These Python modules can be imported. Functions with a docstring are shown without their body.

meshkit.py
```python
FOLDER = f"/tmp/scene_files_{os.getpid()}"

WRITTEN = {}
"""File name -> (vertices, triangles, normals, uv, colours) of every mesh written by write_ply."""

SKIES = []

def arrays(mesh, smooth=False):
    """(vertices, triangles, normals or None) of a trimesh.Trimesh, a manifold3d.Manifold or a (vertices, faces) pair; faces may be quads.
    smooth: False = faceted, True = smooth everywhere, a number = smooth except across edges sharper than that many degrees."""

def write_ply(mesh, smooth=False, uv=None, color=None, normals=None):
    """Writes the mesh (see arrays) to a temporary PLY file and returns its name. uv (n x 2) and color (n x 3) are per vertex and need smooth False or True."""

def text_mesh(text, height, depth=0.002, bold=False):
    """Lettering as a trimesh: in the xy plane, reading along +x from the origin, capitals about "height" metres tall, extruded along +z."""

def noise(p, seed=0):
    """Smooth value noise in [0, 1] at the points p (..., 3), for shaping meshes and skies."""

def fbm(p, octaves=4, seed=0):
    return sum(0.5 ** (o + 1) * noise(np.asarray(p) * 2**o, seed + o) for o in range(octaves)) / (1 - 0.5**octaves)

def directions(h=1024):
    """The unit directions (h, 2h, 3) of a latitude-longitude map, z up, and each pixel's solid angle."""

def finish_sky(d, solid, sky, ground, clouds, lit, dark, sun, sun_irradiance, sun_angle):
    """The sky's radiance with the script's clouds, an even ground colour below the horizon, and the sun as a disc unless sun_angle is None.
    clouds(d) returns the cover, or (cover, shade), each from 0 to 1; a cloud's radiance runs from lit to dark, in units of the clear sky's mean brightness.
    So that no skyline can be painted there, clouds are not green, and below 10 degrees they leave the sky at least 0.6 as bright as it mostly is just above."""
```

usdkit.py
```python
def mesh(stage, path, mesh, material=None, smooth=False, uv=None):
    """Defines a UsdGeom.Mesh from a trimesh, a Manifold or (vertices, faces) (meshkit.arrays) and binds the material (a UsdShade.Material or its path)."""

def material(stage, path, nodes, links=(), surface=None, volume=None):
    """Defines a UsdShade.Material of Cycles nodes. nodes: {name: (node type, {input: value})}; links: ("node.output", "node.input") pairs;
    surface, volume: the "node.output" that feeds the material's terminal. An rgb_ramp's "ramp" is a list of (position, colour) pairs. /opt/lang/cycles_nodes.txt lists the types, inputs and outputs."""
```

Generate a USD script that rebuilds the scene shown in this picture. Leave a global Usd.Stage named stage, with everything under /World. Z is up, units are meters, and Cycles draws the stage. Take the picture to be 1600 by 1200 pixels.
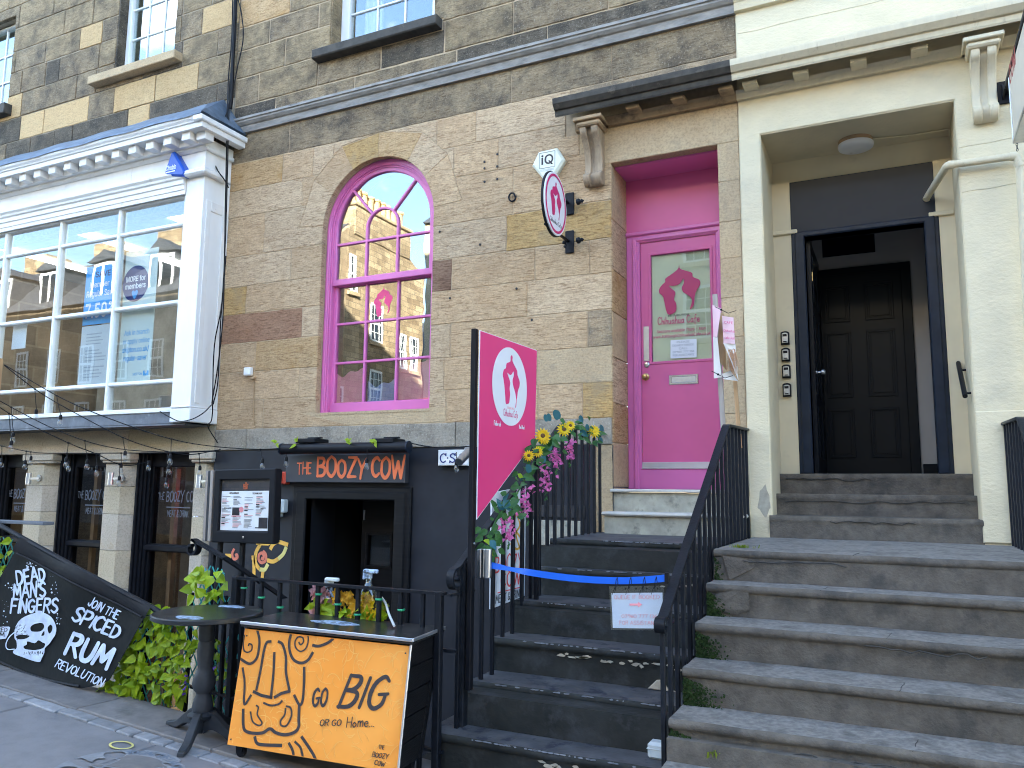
import math, random
import numpy as np
import trimesh, usdkit, meshkit
from scipy.spatial import ConvexHull
from shapely.geometry import Polygon, LineString, Point, MultiPolygon, box as sbox
from shapely.ops import unary_union
from shapely import affinity
from pxr import Usd, UsdGeom, UsdLux, UsdShade, Gf, Sdf

stage = Usd.Stage.CreateInMemory()
UsdGeom.SetStageUpAxis(stage, 'Z'); UsdGeom.SetStageMetersPerUnit(stage, 1.0)
UsdGeom.Xform.Define(stage, '/World'); UsdGeom.Scope.Define(stage, '/World/Looks')

# ------------------------------------------------------------------ camera
E = 1.58                                   # eye height above the foot of the dark steps
FPX = 1241.78                              # focal length of the photograph in its own pixels (1600 wide)
YAW, PITCH, ROLL = (math.radians(a) for a in (25.834, 7.484, -0.563))
FW = np.array([-math.sin(YAW)*math.cos(PITCH), math.cos(YAW)*math.cos(PITCH), math.sin(PITCH)])
_r = np.array([math.cos(YAW), math.sin(YAW), 0.0]); _d = np.cross(FW, _r)
RT = math.cos(ROLL)*_r + math.sin(ROLL)*_d
DN = -math.sin(ROLL)*_r + math.cos(ROLL)*_d
cam = UsdGeom.Camera.Define(stage, '/World/camera')
m = Gf.Matrix4d(1.0)
for i, ax in enumerate((RT, -DN, -FW)):
    m.SetRow(i, Gf.Vec4d(*map(float, ax), 0))
m.SetRow(3, Gf.Vec4d(0, 0, E, 1))
cam.AddTransformOp().Set(m)
cam.CreateHorizontalApertureAttr(36.0); cam.CreateVerticalApertureAttr(27.0)
cam.CreateFocalLengthAttr(36.0*FPX/1600)
cam.CreateClippingRangeAttr(Gf.Vec2f(0.05, 2000))
cam.CreateExposureAttr(3.6)

# ------------------------------------------------------------------ sky and sun (behind the terrace: the street front is in shade)
SUN_EL, SUN_AZ = math.radians(21), math.radians(28)      # azimuth from +y (north of the picture) towards +x
sunv = np.array([math.cos(SUN_EL)*math.sin(SUN_AZ), math.cos(SUN_EL)*math.cos(SUN_AZ), math.sin(SUN_EL)])
dome = UsdLux.DomeLight.Define(stage, '/World/sky')
skym = usdkit.material(stage, '/World/Looks/sky_air', {
    's': ('sky_texture', {'sky_type': 'single_scattering', 'sun_disc': False, 'sun_elevation': SUN_EL, 'sun_rotation': SUN_AZ, 'altitude': 100.0, 'air_density': 1.0, 'aerosol_density': 0.35, 'ozone_density': 1.5}),
    'tc': ('texture_coordinate', {}),
    'mp': ('mapping', {'scale': (1.0, 1.0, 2.2)}),
    'n': ('noise_texture', {'scale': 2.3, 'detail': 9.0, 'roughness': 0.56, 'distortion': 0.25}),
    'r': ('rgb_ramp', {'ramp': [(0.0, (0, 0, 0)), (0.61, (0, 0, 0)), (0.71, (0.85, 0.85, 0.85)), (1, (1, 1, 1))]}),
    'mx': ('mix', {'color2': (9.5, 9.7, 10.0)}),
    'b': ('background_shader', {'strength': 0.10})},
    [('tc.generated', 'mp.vector'), ('mp.vector', 'n.vector'), ('n.fac', 'r.fac'), ('r.color', 'mx.fac'), ('s.color', 'mx.color1'), ('mx.color', 'b.color')], surface='b.background')
UsdShade.MaterialBindingAPI.Apply(dome.GetPrim()).Bind(skym)
dome.GetPrim().SetCustomDataByKey('kind', 'structure')
sun = UsdLux.DistantLight.Define(stage, '/World/sun')
sun.CreateIntensityAttr(1.2); sun.CreateAngleAttr(0.53); sun.CreateColorAttr(Gf.Vec3f(1.0, 0.94, 0.84))
sun.CreateNormalizeAttr(True)
_z = sunv; _x = np.cross([0, 0, 1.0], _z); _x /= np.linalg.norm(_x); _y = np.cross(_z, _x)
ms = Gf.Matrix4d(1.0)
for i, ax in enumerate((_x, _y, _z)):
    ms.SetRow(i, Gf.Vec4d(*map(float, ax), 0))
sun.AddTransformOp().Set(ms)

# ------------------------------------------------------------------ helpers
def ray(px, py):
    return FW + (px-800)/FPX*RT + (py-600)/FPX*DN
EYE = np.array([0, 0, E])
def at(px, py, Y):                         # the point of the wall plane y = Y that stands at this place of the photograph
    v = ray(px, py); return EYE + v*(Y/v[1])
def atx(px, py, X):
    v = ray(px, py); return EYE + v*(X/v[0])
def atz(px, py, Z):
    v = ray(px, py); return EYE + v*((Z-E)/v[2])
def hit(px, py, o, n):
    v = ray(px, py); o = np.asarray(o, float); n = np.asarray(n, float)
    return EYE + v*(((o-EYE) @ n)/(v @ n))
SL = 0.07                                   # the street falls to the right
def ground(x): return -SL*(x+2.4)
def unit(v): v = np.asarray(v, float); return v/np.linalg.norm(v)

used = {}
def numbered(parent, name):
    k = (parent, name); n = used.get(k, 0); used[k] = n+1
    return f'{parent}/{name}' if n == 0 else f'{parent}/{name}_{n:03d}'
def tag(p, label=None, cat=None, group=None, kind=None):
    for k, v in (('label', label), ('category', cat), ('group', group), ('kind', kind)):
        if v: p.SetCustomDataByKey(k, v)
    return p
def thing(name, label, cat, loc=(0, 0, 0), group=None, rot=None):
    x = UsdGeom.Xform.Define(stage, numbered('/World', name))
    x.AddTranslateOp().Set(Gf.Vec3d(*map(float, loc)))
    if rot: x.AddRotateZOp().Set(float(rot))
    p = x.GetPrim(); tag(p, label, cat, group); ORIG[str(p.GetPath())] = np.asarray(loc, float)
    return p
ORIG = {}
def origin(p):
    s = str(p.GetPath())
    while s and s not in ORIG: s = s.rpartition('/')[0]
    return ORIG.get(s, np.zeros(3))
def copy_of(src, loc, label, group=None):
    x = UsdGeom.Xform.Define(stage, numbered('/World', src.GetName()))
    x.AddTranslateOp().Set(Gf.Vec3d(*map(float, loc)))
    p = x.GetPrim(); p.GetReferences().AddInternalReference(src.GetPath()); p.SetInstanceable(True)
    d = src.GetCustomData(); tag(p, label, d['category'], group or d.get('group'))
    return p

class MB:                                   # collects shapes; build() makes them one mesh
    def __init__(s): s.v, s.f, s.n = [], [], 0
    def add(s, v, f):
        v = np.asarray(v, float).reshape(-1, 3); f = np.asarray(f, int)
        if f.size == 0: return s
        if f.shape[1] == 4: f = np.vstack([f[:, [0, 1, 2]], f[:, [0, 2, 3]]])
        s.v.append(v); s.f.append(f+s.n); s.n += len(v); return s
    def tm(s, t): return s.add(t.vertices, t.faces)
    def box(s, x0, x1, y0, y1, z0, z1, b=0.0):
        c = np.array([[x, y, z] for x in (x0, x1) for y in (y0, y1) for z in (z0, z1)], float)
        return s.obb(c.mean(0), ((abs(x1-x0)/2, 0, 0), (0, abs(y1-y0)/2, 0), (0, 0, abs(z1-z0)/2)), b)
    def obb(s, c, ax, b=0.0):               # oriented box: centre, three half-axis vectors, chamfer
        c = np.asarray(c, float); ax = np.asarray(ax, float); L = np.linalg.norm(ax, axis=1)
        P = []
        b = min(b, L.min()*0.8)
        sg = [(i, j, k) for i in (-1, 1) for j in (-1, 1) for k in (-1, 1)]
        if b <= 0:
            P = [c+i*ax[0]+j*ax[1]+k*ax[2] for i, j, k in sg]
        else:
            for t in sg:
                for q in range(3):
                    P.append(c+sum(t[a]*ax[a]*(1 if a == q else 1-b/L[a]) for a in range(3)))
        return s.hull(P)
    def hull(s, P):
        P = np.asarray(P, float); h = ConvexHull(P); f = h.simplices.copy(); ce = P.mean(0)
        nn = np.cross(P[f[:, 1]]-P[f[:, 0]], P[f[:, 2]]-P[f[:, 0]])
        fl = (nn*(P[f[:, 0]]-ce)).sum(1) < 0
        f[fl] = f[fl][:, [0, 2, 1]]
        return s.add(P, f)
    def bar(s, a, b, w, d=None, up=(0, 0, 1), ch=0.0):   # straight bar of rectangular section
        a = np.asarray(a, float); b = np.asarray(b, float); t = b-a; L = np.linalg.norm(t); t /= L
        u = np.cross(t, up)
        if np.linalg.norm(u) < 1e-5: u = np.cross(t, (1, 0, 0))
        u = unit(u); w2 = np.cross(u, t); d = w if d is None else d
        return s.obb((a+b)/2, (t*L/2, u*w/2, w2*d/2), ch)
    def tube(s, pts, r, n=8, caps=True):
        p = np.asarray(pts, float); r = np.broadcast_to(r, (len(p),)).astype(float)
        t = np.gradient(p, axis=0); t /= np.linalg.norm(t, axis=1, keepdims=True)+1e-12
        a = np.cross(t[0], (0, 0, 1.0)); a = np.cross(t[0], (1.0, 0, 0)) if np.linalg.norm(a) < 1e-3 else a
        A = []; a = unit(a)
        for i in range(len(p)):
            a = unit(a-t[i]*(a @ t[i])); A.append(a)
        A = np.array(A); B = np.cross(t, A); g = np.arange(n)*2*np.pi/n
        v = p[:, None]+r[:, None, None]*(np.cos(g)[None, :, None]*A[:, None]+np.sin(g)[None, :, None]*B[:, None])
        i, j = np.meshgrid(np.arange(len(p)-1), np.arange(n), indexing='ij')
        q = np.stack([i*n+j, i*n+(j+1) % n, (i+1)*n+(j+1) % n, (i+1)*n+j], -1).reshape(-1, 4)
        v = v.reshape(-1, 3); f = np.vstack([q[:, [0, 1, 2]], q[:, [0, 2, 3]]])
        if caps:
            v = np.vstack([v, p[0], p[-1]]); k = len(v); e = (len(p)-1)*n
            f = np.vstack([f, [[(x+1) % n, x, k-2] for x in range(n)], [[e+x, e+(x+1) % n, k-1] for x in range(n)]])
        return s.add(v, f)
    def lathe(s, prof, c=(0, 0, 0), n=20, axis=(0, 0, 1)):   # prof: (radius, height) pairs, bottom to top
        ax = unit(axis); a = np.cross(ax, (0, 1.0, 0.3)); a = unit(a); b = np.cross(ax, a)
        c = np.asarray(c, float); g = np.arange(n)*2*np.pi/n; pr = np.asarray(prof, float)
        v = c+pr[:, 1, None, None]*ax+pr[:, 0, None, None]*(np.cos(g)[None, :, None]*a+np.sin(g)[None, :, None]*b)
        i, j = np.meshgrid(np.arange(len(pr)-1), np.arange(n), indexing='ij')
        q = np.stack([i*n+j, i*n+(j+1) % n, (i+1)*n+(j+1) % n, (i+1)*n+j], -1).reshape(-1, 4)
        return s.add(v.reshape(-1, 3), q)
    def ball(s, c, r, sub=1):
        t = trimesh.creation.icosphere(sub, 1.0); return s.add(np.asarray(c)+t.vertices*np.asarray(r), t.faces)
    def sheet(s, g):                        # grid of points (m, n, 3)
        g = np.asarray(g, float); m_, n_ = g.shape[:2]
        i, j = np.meshgrid(np.arange(m_-1), np.arange(n_-1), indexing='ij')
        q = np.stack([i*n_+j, (i+1)*n_+j, (i+1)*n_+j+1, i*n_+j+1], -1).reshape(-1, 4)
        return s.add(g.reshape(-1, 3), q)
    def prism(s, poly, F, d, b=0.0, back=True):   # shapely polygon in frame F = (origin, u, v, n); front at 0, back at -d along n; chamfer b
        o, u, v, nn = (np.asarray(q, float) for q in F)
        for g in (getattr(poly, 'geoms', None) or [poly]):
            if g.is_empty or g.area < 1e-9: continue
            g = g if g.exterior.is_ccw else Polygon(g.exterior.coords[::-1], [h.coords for h in g.interiors])
            rings = [np.array(g.exterior.coords)[:-1]]+[np.array(h.coords)[:-1] if not h.is_ccw else np.array(h.coords)[::-1][:-1] for h in g.interiors]
            ins = [inset(r_, b) if b > 0 else r_ for r_ in rings]
            try:
                q = Polygon(ins[0], ins[1:]); vv, ff = trimesh.creation.triangulate_polygon(q, engine='earcut')
            except Exception:
                continue
            vv = np.asarray(vv)
            P3 = o+vv[:, :1]*u+vv[:, 1:2]*v
            cr = ((vv[ff[:, 1]]-vv[ff[:, 0]])[:, 0]*(vv[ff[:, 2]]-vv[ff[:, 0]])[:, 1]-(vv[ff[:, 1]]-vv[ff[:, 0]])[:, 1]*(vv[ff[:, 2]]-vv[ff[:, 0]])[:, 0])
            ff = np.where((cr < 0)[:, None], ff[:, [0, 2, 1]], ff)
            flip = np.cross(u, v) @ nn < 0
            s.add(P3, ff[:, [0, 2, 1]] if flip else ff)
            if d <= 0: continue
            for r_, i_ in zip(rings, ins):
                k = len(r_); L = []
                L.append((i_, 0.0))
                if b > 0: L.append((r_, -b))
                L.append((r_, -d))
                V = np.vstack([o+a[:, :1]*u+a[:, 1:2]*v+h*nn for a, h in L]); f = []
                for w in range(len(L)-1):
                    for x in range(k):
                        y = (x+1) % k; f.append([w*k+x, (w+1)*k+x, (w+1)*k+y, w*k+y])
                f = np.array(f)
                s.add(V, f[:, ::-1] if flip else f)
            if back:
                v2, f2 = trimesh.creation.triangulate_polygon(g, engine='earcut'); v2 = np.asarray(v2)
                s.add(o+v2[:, :1]*u+v2[:, 1:2]*v-d*nn, f2[:, [0, 2, 1]])
        return s
    def build(s, name, mat, parent=None, label=None, smooth=False, cat=None, group=None, kind=None):
        if not s.v: return None
        up = '/World' if parent is None else str(parent.GetPath())
        v, f = np.vstack(s.v), np.vstack(s.f)
        if parent is not None: v = v-origin(parent)
        me = usdkit.mesh(stage, numbered(up, name), (v, f), M[mat], smooth=smooth)
        return tag(me.GetPrim(), label, cat, group, kind)

def inset(r, b):
    p = np.asarray(r, float); a = np.roll(p, 1, 0); c = np.roll(p, -1, 0)
    e1 = p-a; e2 = c-p
    e1 /= np.linalg.norm(e1, axis=1, keepdims=True)+1e-12; e2 /= np.linalg.norm(e2, axis=1, keepdims=True)+1e-12
    n1 = np.stack([-e1[:, 1], e1[:, 0]], 1); n2 = np.stack([-e2[:, 1], e2[:, 0]], 1)
    q = n1+n2; q /= np.maximum((q*n1).sum(1, keepdims=True), 0.25)
    return p+q*b
def wall_frame(Y): return ((0, Y, 0), (1, 0, 0), (0, 0, 1), (0, -1, 0))      # (x, z) drawings seen from the street
def rect(x0, z0, x1, z1): return sbox(min(x0, x1), min(z0, z1), max(x0, x1), max(z0, z1))
def smoothline(P, n=8, closed=False):
    P = np.asarray(P, float)
    if len(P) < 3: return P
    Q = np.vstack([P[-1], P, P[0], P[1]]) if closed else np.vstack([2*P[0]-P[1], P, 2*P[-1]-P[-2]])
    out = []
    for i in range(1, len(Q)-2):
        for t in np.linspace(0, 1, n, endpoint=False):
            a, b_, c, d = Q[i-1:i+3]
            out.append(0.5*((2*b_)+(-a+c)*t+(2*a-5*b_+4*c-d)*t*t+(-a+3*b_-3*c+d)*t**3))
    if not closed: out.append(Q[-2])
    return np.array(out)
def profile_bar(mb, prof, x0, x1, Y):        # moulding: prof = (out, z) pairs from bottom to top, run along x in front of the plane Y
    p = np.asarray(prof, float); k = len(p)
    V = np.vstack([np.column_stack([np.full(k, x), Y-p[:, 0], p[:, 1]]) for x in (x0, x1)])
    f = [[i, k+i, k+i+1, i+1] for i in range(k-1)]
    mb.add(V, np.array(f)[:, ::-1] if x1 < x0 else np.array(f))
    pl = Polygon(p); 
    if pl.is_valid and pl.area > 0:
        v2, f2 = trimesh.creation.triangulate_polygon(pl, engine='earcut'); v2 = np.asarray(v2)
        for x in (x0, x1): mb.add(np.column_stack([np.full(len(v2), x), Y-v2[:, 0], v2[:, 1]]), f2)
    return mb

# hand lettering: strokes on a one-unit capital height
GL = {'A': '0,0 .35,1 .68,0|.12,.36 .57,.36', 'B': '.04,0 .04,1|~.04,.98 .42,.95 .5,.76 .36,.57 .06,.53|~.06,.53 .5,.47 .57,.24 .4,.04 0,.02',
 'C': '~.56,.86 .36,1 .1,.82 .02,.5 .1,.17 .34,0 .58,.16', 'D': '.04,0 .04,1|~.04,1 .42,.9 .6,.5 .42,.1 .04,0', 'E': '.5,1 .04,1 .04,0 .5,0|.04,.52 .42,.53',
 'F': '.52,1 .04,1 .04,0|.04,.52 .42,.53', 'G': '~.56,.86 .36,1 .1,.82 .02,.5 .1,.17 .34,0 .58,.14 .6,.44|.36,.44 .68,.46', 'H': '.04,0 .04,1|.56,0 .56,1|.04,.5 .56,.52',
 'I': '.06,0 .08,1', 'J': '~.36,1 .36,.3 .24,.03 .06,.1 .02,.26', 'K': '.04,0 .04,1|.52,1 .04,.45|.16,.56 .56,0', 'L': '.04,1 .04,0 .48,.02', 'M': '0,0 .1,1 .38,.28 .66,1 .76,0',
 'N': '.02,0 .06,1 .52,.02 .56,1', 'O': '~.3,1 .06,.8 .02,.5 .06,.2 .3,0 .54,.2 .6,.5 .54,.82 .3,1', 'P': '.04,0 .04,1|~.04,.98 .42,.96 .52,.72 .38,.5 .04,.44',
 'Q': '~.3,1 .06,.8 .02,.5 .06,.2 .3,0 .54,.2 .6,.5 .54,.82 .3,1|.36,.26 .62,-.08', 'R': '.04,0 .04,1|~.04,.98 .42,.96 .5,.74 .36,.54 .06,.5|.24,.5 .56,0',
 'S': '~.52,.86 .32,1 .08,.86 .1,.62 .4,.45 .53,.22 .3,0 .02,.14', 'T': '0,1 .6,1|.3,1 .3,0', 'U': '~.04,1 .04,.35 .16,.04 .4,.04 .54,.35 .56,1', 'V': '0,1 .3,0 .62,1',
 'W': '0,1 .2,0 .42,.72 .62,0 .84,1', 'X': '0,0 .56,1|0,1 .56,0', 'Y': '0,1 .28,.48|.58,1 .28,.48 .2,-.04', 'Z': '.02,1 .54,1 .04,0 .56,.02', "'": '.06,1.02 .02,.8',
 '0': '~.28,1 .06,.8 .02,.5 .06,.2 .28,0 .5,.2 .54,.5 .5,.82 .28,1', '1': '.04,.8 .2,1 .2,0', '3': '~.04,.9 .26,1 .46,.8 .22,.54|~.22,.54 .5,.4 .44,.08 .2,0 .02,.14', '4': '.4,0 .4,1 .02,.3 .54,.3',
 '6': '~.44,.95 .12,.6 .04,.28 .24,0 .48,.2 .44,.44 .2,.5 .06,.3', '7': '.02,1 .5,1 .18,0', '9': '~.48,.7 .28,.5 .06,.68 .24,1 .46,.86 .48,.5 .36,0', '.': '.04,0 .07,.03', '&': '~.55,.0 .12,.75 .3,1 .4,.78 .02,.25 .2,0 .5,.4', '+': '.0,.4 .4,.4|.2,.2 .2,.6', '-': '.02,.42 .34,.42', '!': '.06,1 .06,.3|.06,.04 .07,0',
 'a': '~.42,.42 .2,.5 .02,.25 .16,0 .4,.2|.42,.5 .42,.1 .5,0', 'b': '.04,1 .04,0|~.04,.2 .2,.5 .42,.3 .24,0 .04,.08', 'c': '~.4,.42 .2,.52 .02,.25 .18,0 .42,.1', 'd': '~.4,.4 .2,.5 .02,.25 .16,0 .4,.16|.42,1 .42,0', 'e': '~.04,.26 .38,.3 .3,.5 .1,.46 .02,.22 .2,0 .44,.1',
 'f': '~.4,.95 .24,1 .18,.8 .14,-.3|0,.5 .36,.52', 'g': '~.4,.42 .2,.5 .02,.25 .16,0 .4,.2|~.42,.5 .4,-.2 .2,-.36 .04,-.24', 'h': '.04,1 .04,0|~.04,.3 .22,.5 .36,.4 .38,0', 'i': '.06,.5 .06,0|.07,.68 .08,.72', 'k': '.04,1 .04,0|.34,.5 .06,.22 .38,0', 'l': '.06,1 .06,0', 'm': '.04,.5 .04,0|~.04,.3 .18,.5 .28,.4 .3,0|~.3,.3 .44,.5 .54,.4 .56,0', 'n': '.04,.5 .04,0|~.04,.3 .22,.5 .36,.4 .38,0',
 'o': '~.2,.5 .02,.25 .2,0 .4,.25 .2,.5', 'p': '.04,.5 .04,-.35|~.04,.2 .2,.5 .42,.3 .24,0 .04,.08', 'r': '.04,.5 .04,0|~.04,.28 .18,.48 .32,.46', 's': '~.34,.42 .16,.5 .08,.36 .3,.2 .2,.0 .02,.06', 't': '.14,.8 .14,.04 .28,.02|0,.5 .3,.52', 'u': '~.04,.5 .06,.1 .2,0 .36,.16|.38,.5 .38,.08 .46,0', 'v': '0,.5 .18,0 .38,.5', 'w': '0,.5 .14,0 .28,.4 .42,0 .56,.5', 'x': '0,0 .36,.5|0,.5 .36,0', 'y': '0,.5 .2,.05|.4,.5 .12,-.35', '|': '.06,-.1 .06,1.1', '/': '0,-.1 .35,1'}
GW = {k: max(float(p.split(',')[0]) for st in v.replace('~', '').split('|') for p in st.split()) for k, v in GL.items()}
def brush(text, h, w, gap=.16, jit=0.0, slant=0.0, seed=1, space=.35, xs=1.0):
    """hand-drawn lettering as a shapely shape, baseline at 0, capitals h tall, stroke width w (both in metres)"""
    rn = random.Random(seed); x = 0.0; out = []
    for ch in text:
        if ch == ' ': x += space*xs; continue
        s = GL.get(ch) or GL.get(ch.upper())
        if s is None: continue
        sc = 1+rn.uniform(-jit, jit); dz = rn.uniform(-jit, jit)*.5; ro = rn.uniform(-jit, jit)*.5
        for st in s.split('|'):
            sm = st[0] == '~'; P = np.array([[float(q) for q in p.split(',')] for p in st.lstrip('~').split()])
            if sm: P = smoothline(P, 5)
            P = P*[sc*xs, sc]; P = np.column_stack([P[:, 0]-ro*P[:, 1], P[:, 1]+ro*P[:, 0]+dz])
            P[:, 0] += slant*P[:, 1]; Q = (P+[x, 0])*h
            n = len(Q)
            if n >= 2:
                L = [Point(Q[i]).buffer(w/2*(1.0-.28*abs(2*i/(n-1)-1)**2 if jit else 1.0), 4) for i in range(n)]
                out += [unary_union([L[i], L[i+1]]).convex_hull for i in range(n-1)]
        x += (GW[ch] if ch in GW else GW[ch.upper()])*sc*xs+gap
    g = unary_union(out).simplify(w*.04)
    return g, (x-gap)*h
def fit(shape, x0, y0, x1=None, y1=None, rot=0.0, center=False):
    b = shape.bounds; g = affinity.translate(shape, -b[0], -b[1]); W, H = b[2]-b[0], b[3]-b[1]
    if x1 is not None:
        sx = (x1-x0)/W; sy = (y1-y0)/H if y1 is not None else sx
        g = affinity.scale(g, sx, sy, origin=(0, 0))
    g = affinity.translate(g, x0, y0)
    return affinity.rotate(g, rot, origin=(x0, y0)) if rot else g
_tc = {}
def typed(text, bold=False):                 # printed lettering as a shapely shape, 1 unit capital height
    k = (text, bold)
    if k not in _tc:
        import glob
        from PIL import Image, ImageDraw, ImageFont
        tm = meshkit.text_mesh(text, 1.0, 0.01, bold)
        up = tm.triangles[(tm.face_normals[:, 2] > .9)]
        _tc[k] = unary_union([Polygon(t[:, :2]).buffer(1e-4) for t in up])
    return _tc[k]
def put(mb, shape, F, d=0.0015, lift=0.0008):
    o, u, v, n = (np.asarray(q, float) for q in F)
    return mb.prism(shape, (o+n*(lift+d), u, v, n), d, back=False)
# ------------------------------------------------------------------ materials
M = {}
def mk(name, nodes, links, surface): M[name] = usdkit.material(stage, '/World/Looks/'+name, nodes, links, surface)
def paint(name, col, rough=.5, var=.12, scale=5, bump=0.0, bscale=70, metal=0.0, col2=None, dirt=None, dirt_at=(.55, .7), dscale=3, spec=.5, coat=0.0, stretch=(1, 1, 1), bdist=.004, detail=5.0, emit=0.0, rnd=0.0):
    c = np.array(col, float); lo = c*(1-var) if col2 is None else c; hi = np.minimum(c*(1+var), .95) if col2 is None else np.array(col2, float)
    N = {'tc': ('texture_coordinate', {}), 'mp': ('mapping', {'scale': stretch}), 'n': ('noise_texture', {'scale': float(scale), 'detail': detail, 'roughness': .62}),
         'r': ('rgb_ramp', {'ramp': [(.32, lo), (.68, hi)]}), 'p': ('principled_bsdf', {'roughness': rough, 'metallic': metal, 'specular_ior_level': spec, 'coat_weight': coat})}
    L = [('tc.object', 'mp.vector'), ('mp.vector', 'n.vector'), ('n.fac', 'r.fac')]
    top = 'r.color'
    if rnd:
        N['oi'] = ('object_info', {}); N['hr'] = ('map_range', {'from_min': 0.0, 'from_max': 1.0, 'to_min': 1-rnd, 'to_max': 1+rnd}); N['hv'] = ('hsv', {})
        L += [('oi.random', 'hr.value'), ('hr.result', 'hv.value'), (top, 'hv.color')]; top = 'hv.color'
    if dirt is not None:
        N['dn'] = ('noise_texture', {'scale': float(dscale), 'detail': 9.0, 'roughness': .68}); N['dr'] = ('rgb_ramp', {'ramp': [(dirt_at[0], (0, 0, 0)), (dirt_at[1], (1, 1, 1))]}); N['dm'] = ('mix', {'color2': dirt})
        L += [('mp.vector', 'dn.vector'), ('dn.fac', 'dr.fac'), ('dr.color', 'dm.fac'), (top, 'dm.color1')]; top = 'dm.color'
    L.append((top, 'p.base_color'))
    if emit: N['p'][1]['emission_strength'] = emit; L.append((top, 'p.emission_color'))
    if bump:
        N['bn'] = ('noise_texture', {'scale': float(bscale), 'detail': 4.0, 'roughness': .6}); N['b'] = ('bump', {'strength': bump, 'distance': bdist})
        L += [('mp.vector', 'bn.vector'), ('bn.fac', 'b.height'), ('b.normal', 'p.normal')]
    mk(name, N, L, 'p.BSDF')
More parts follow.
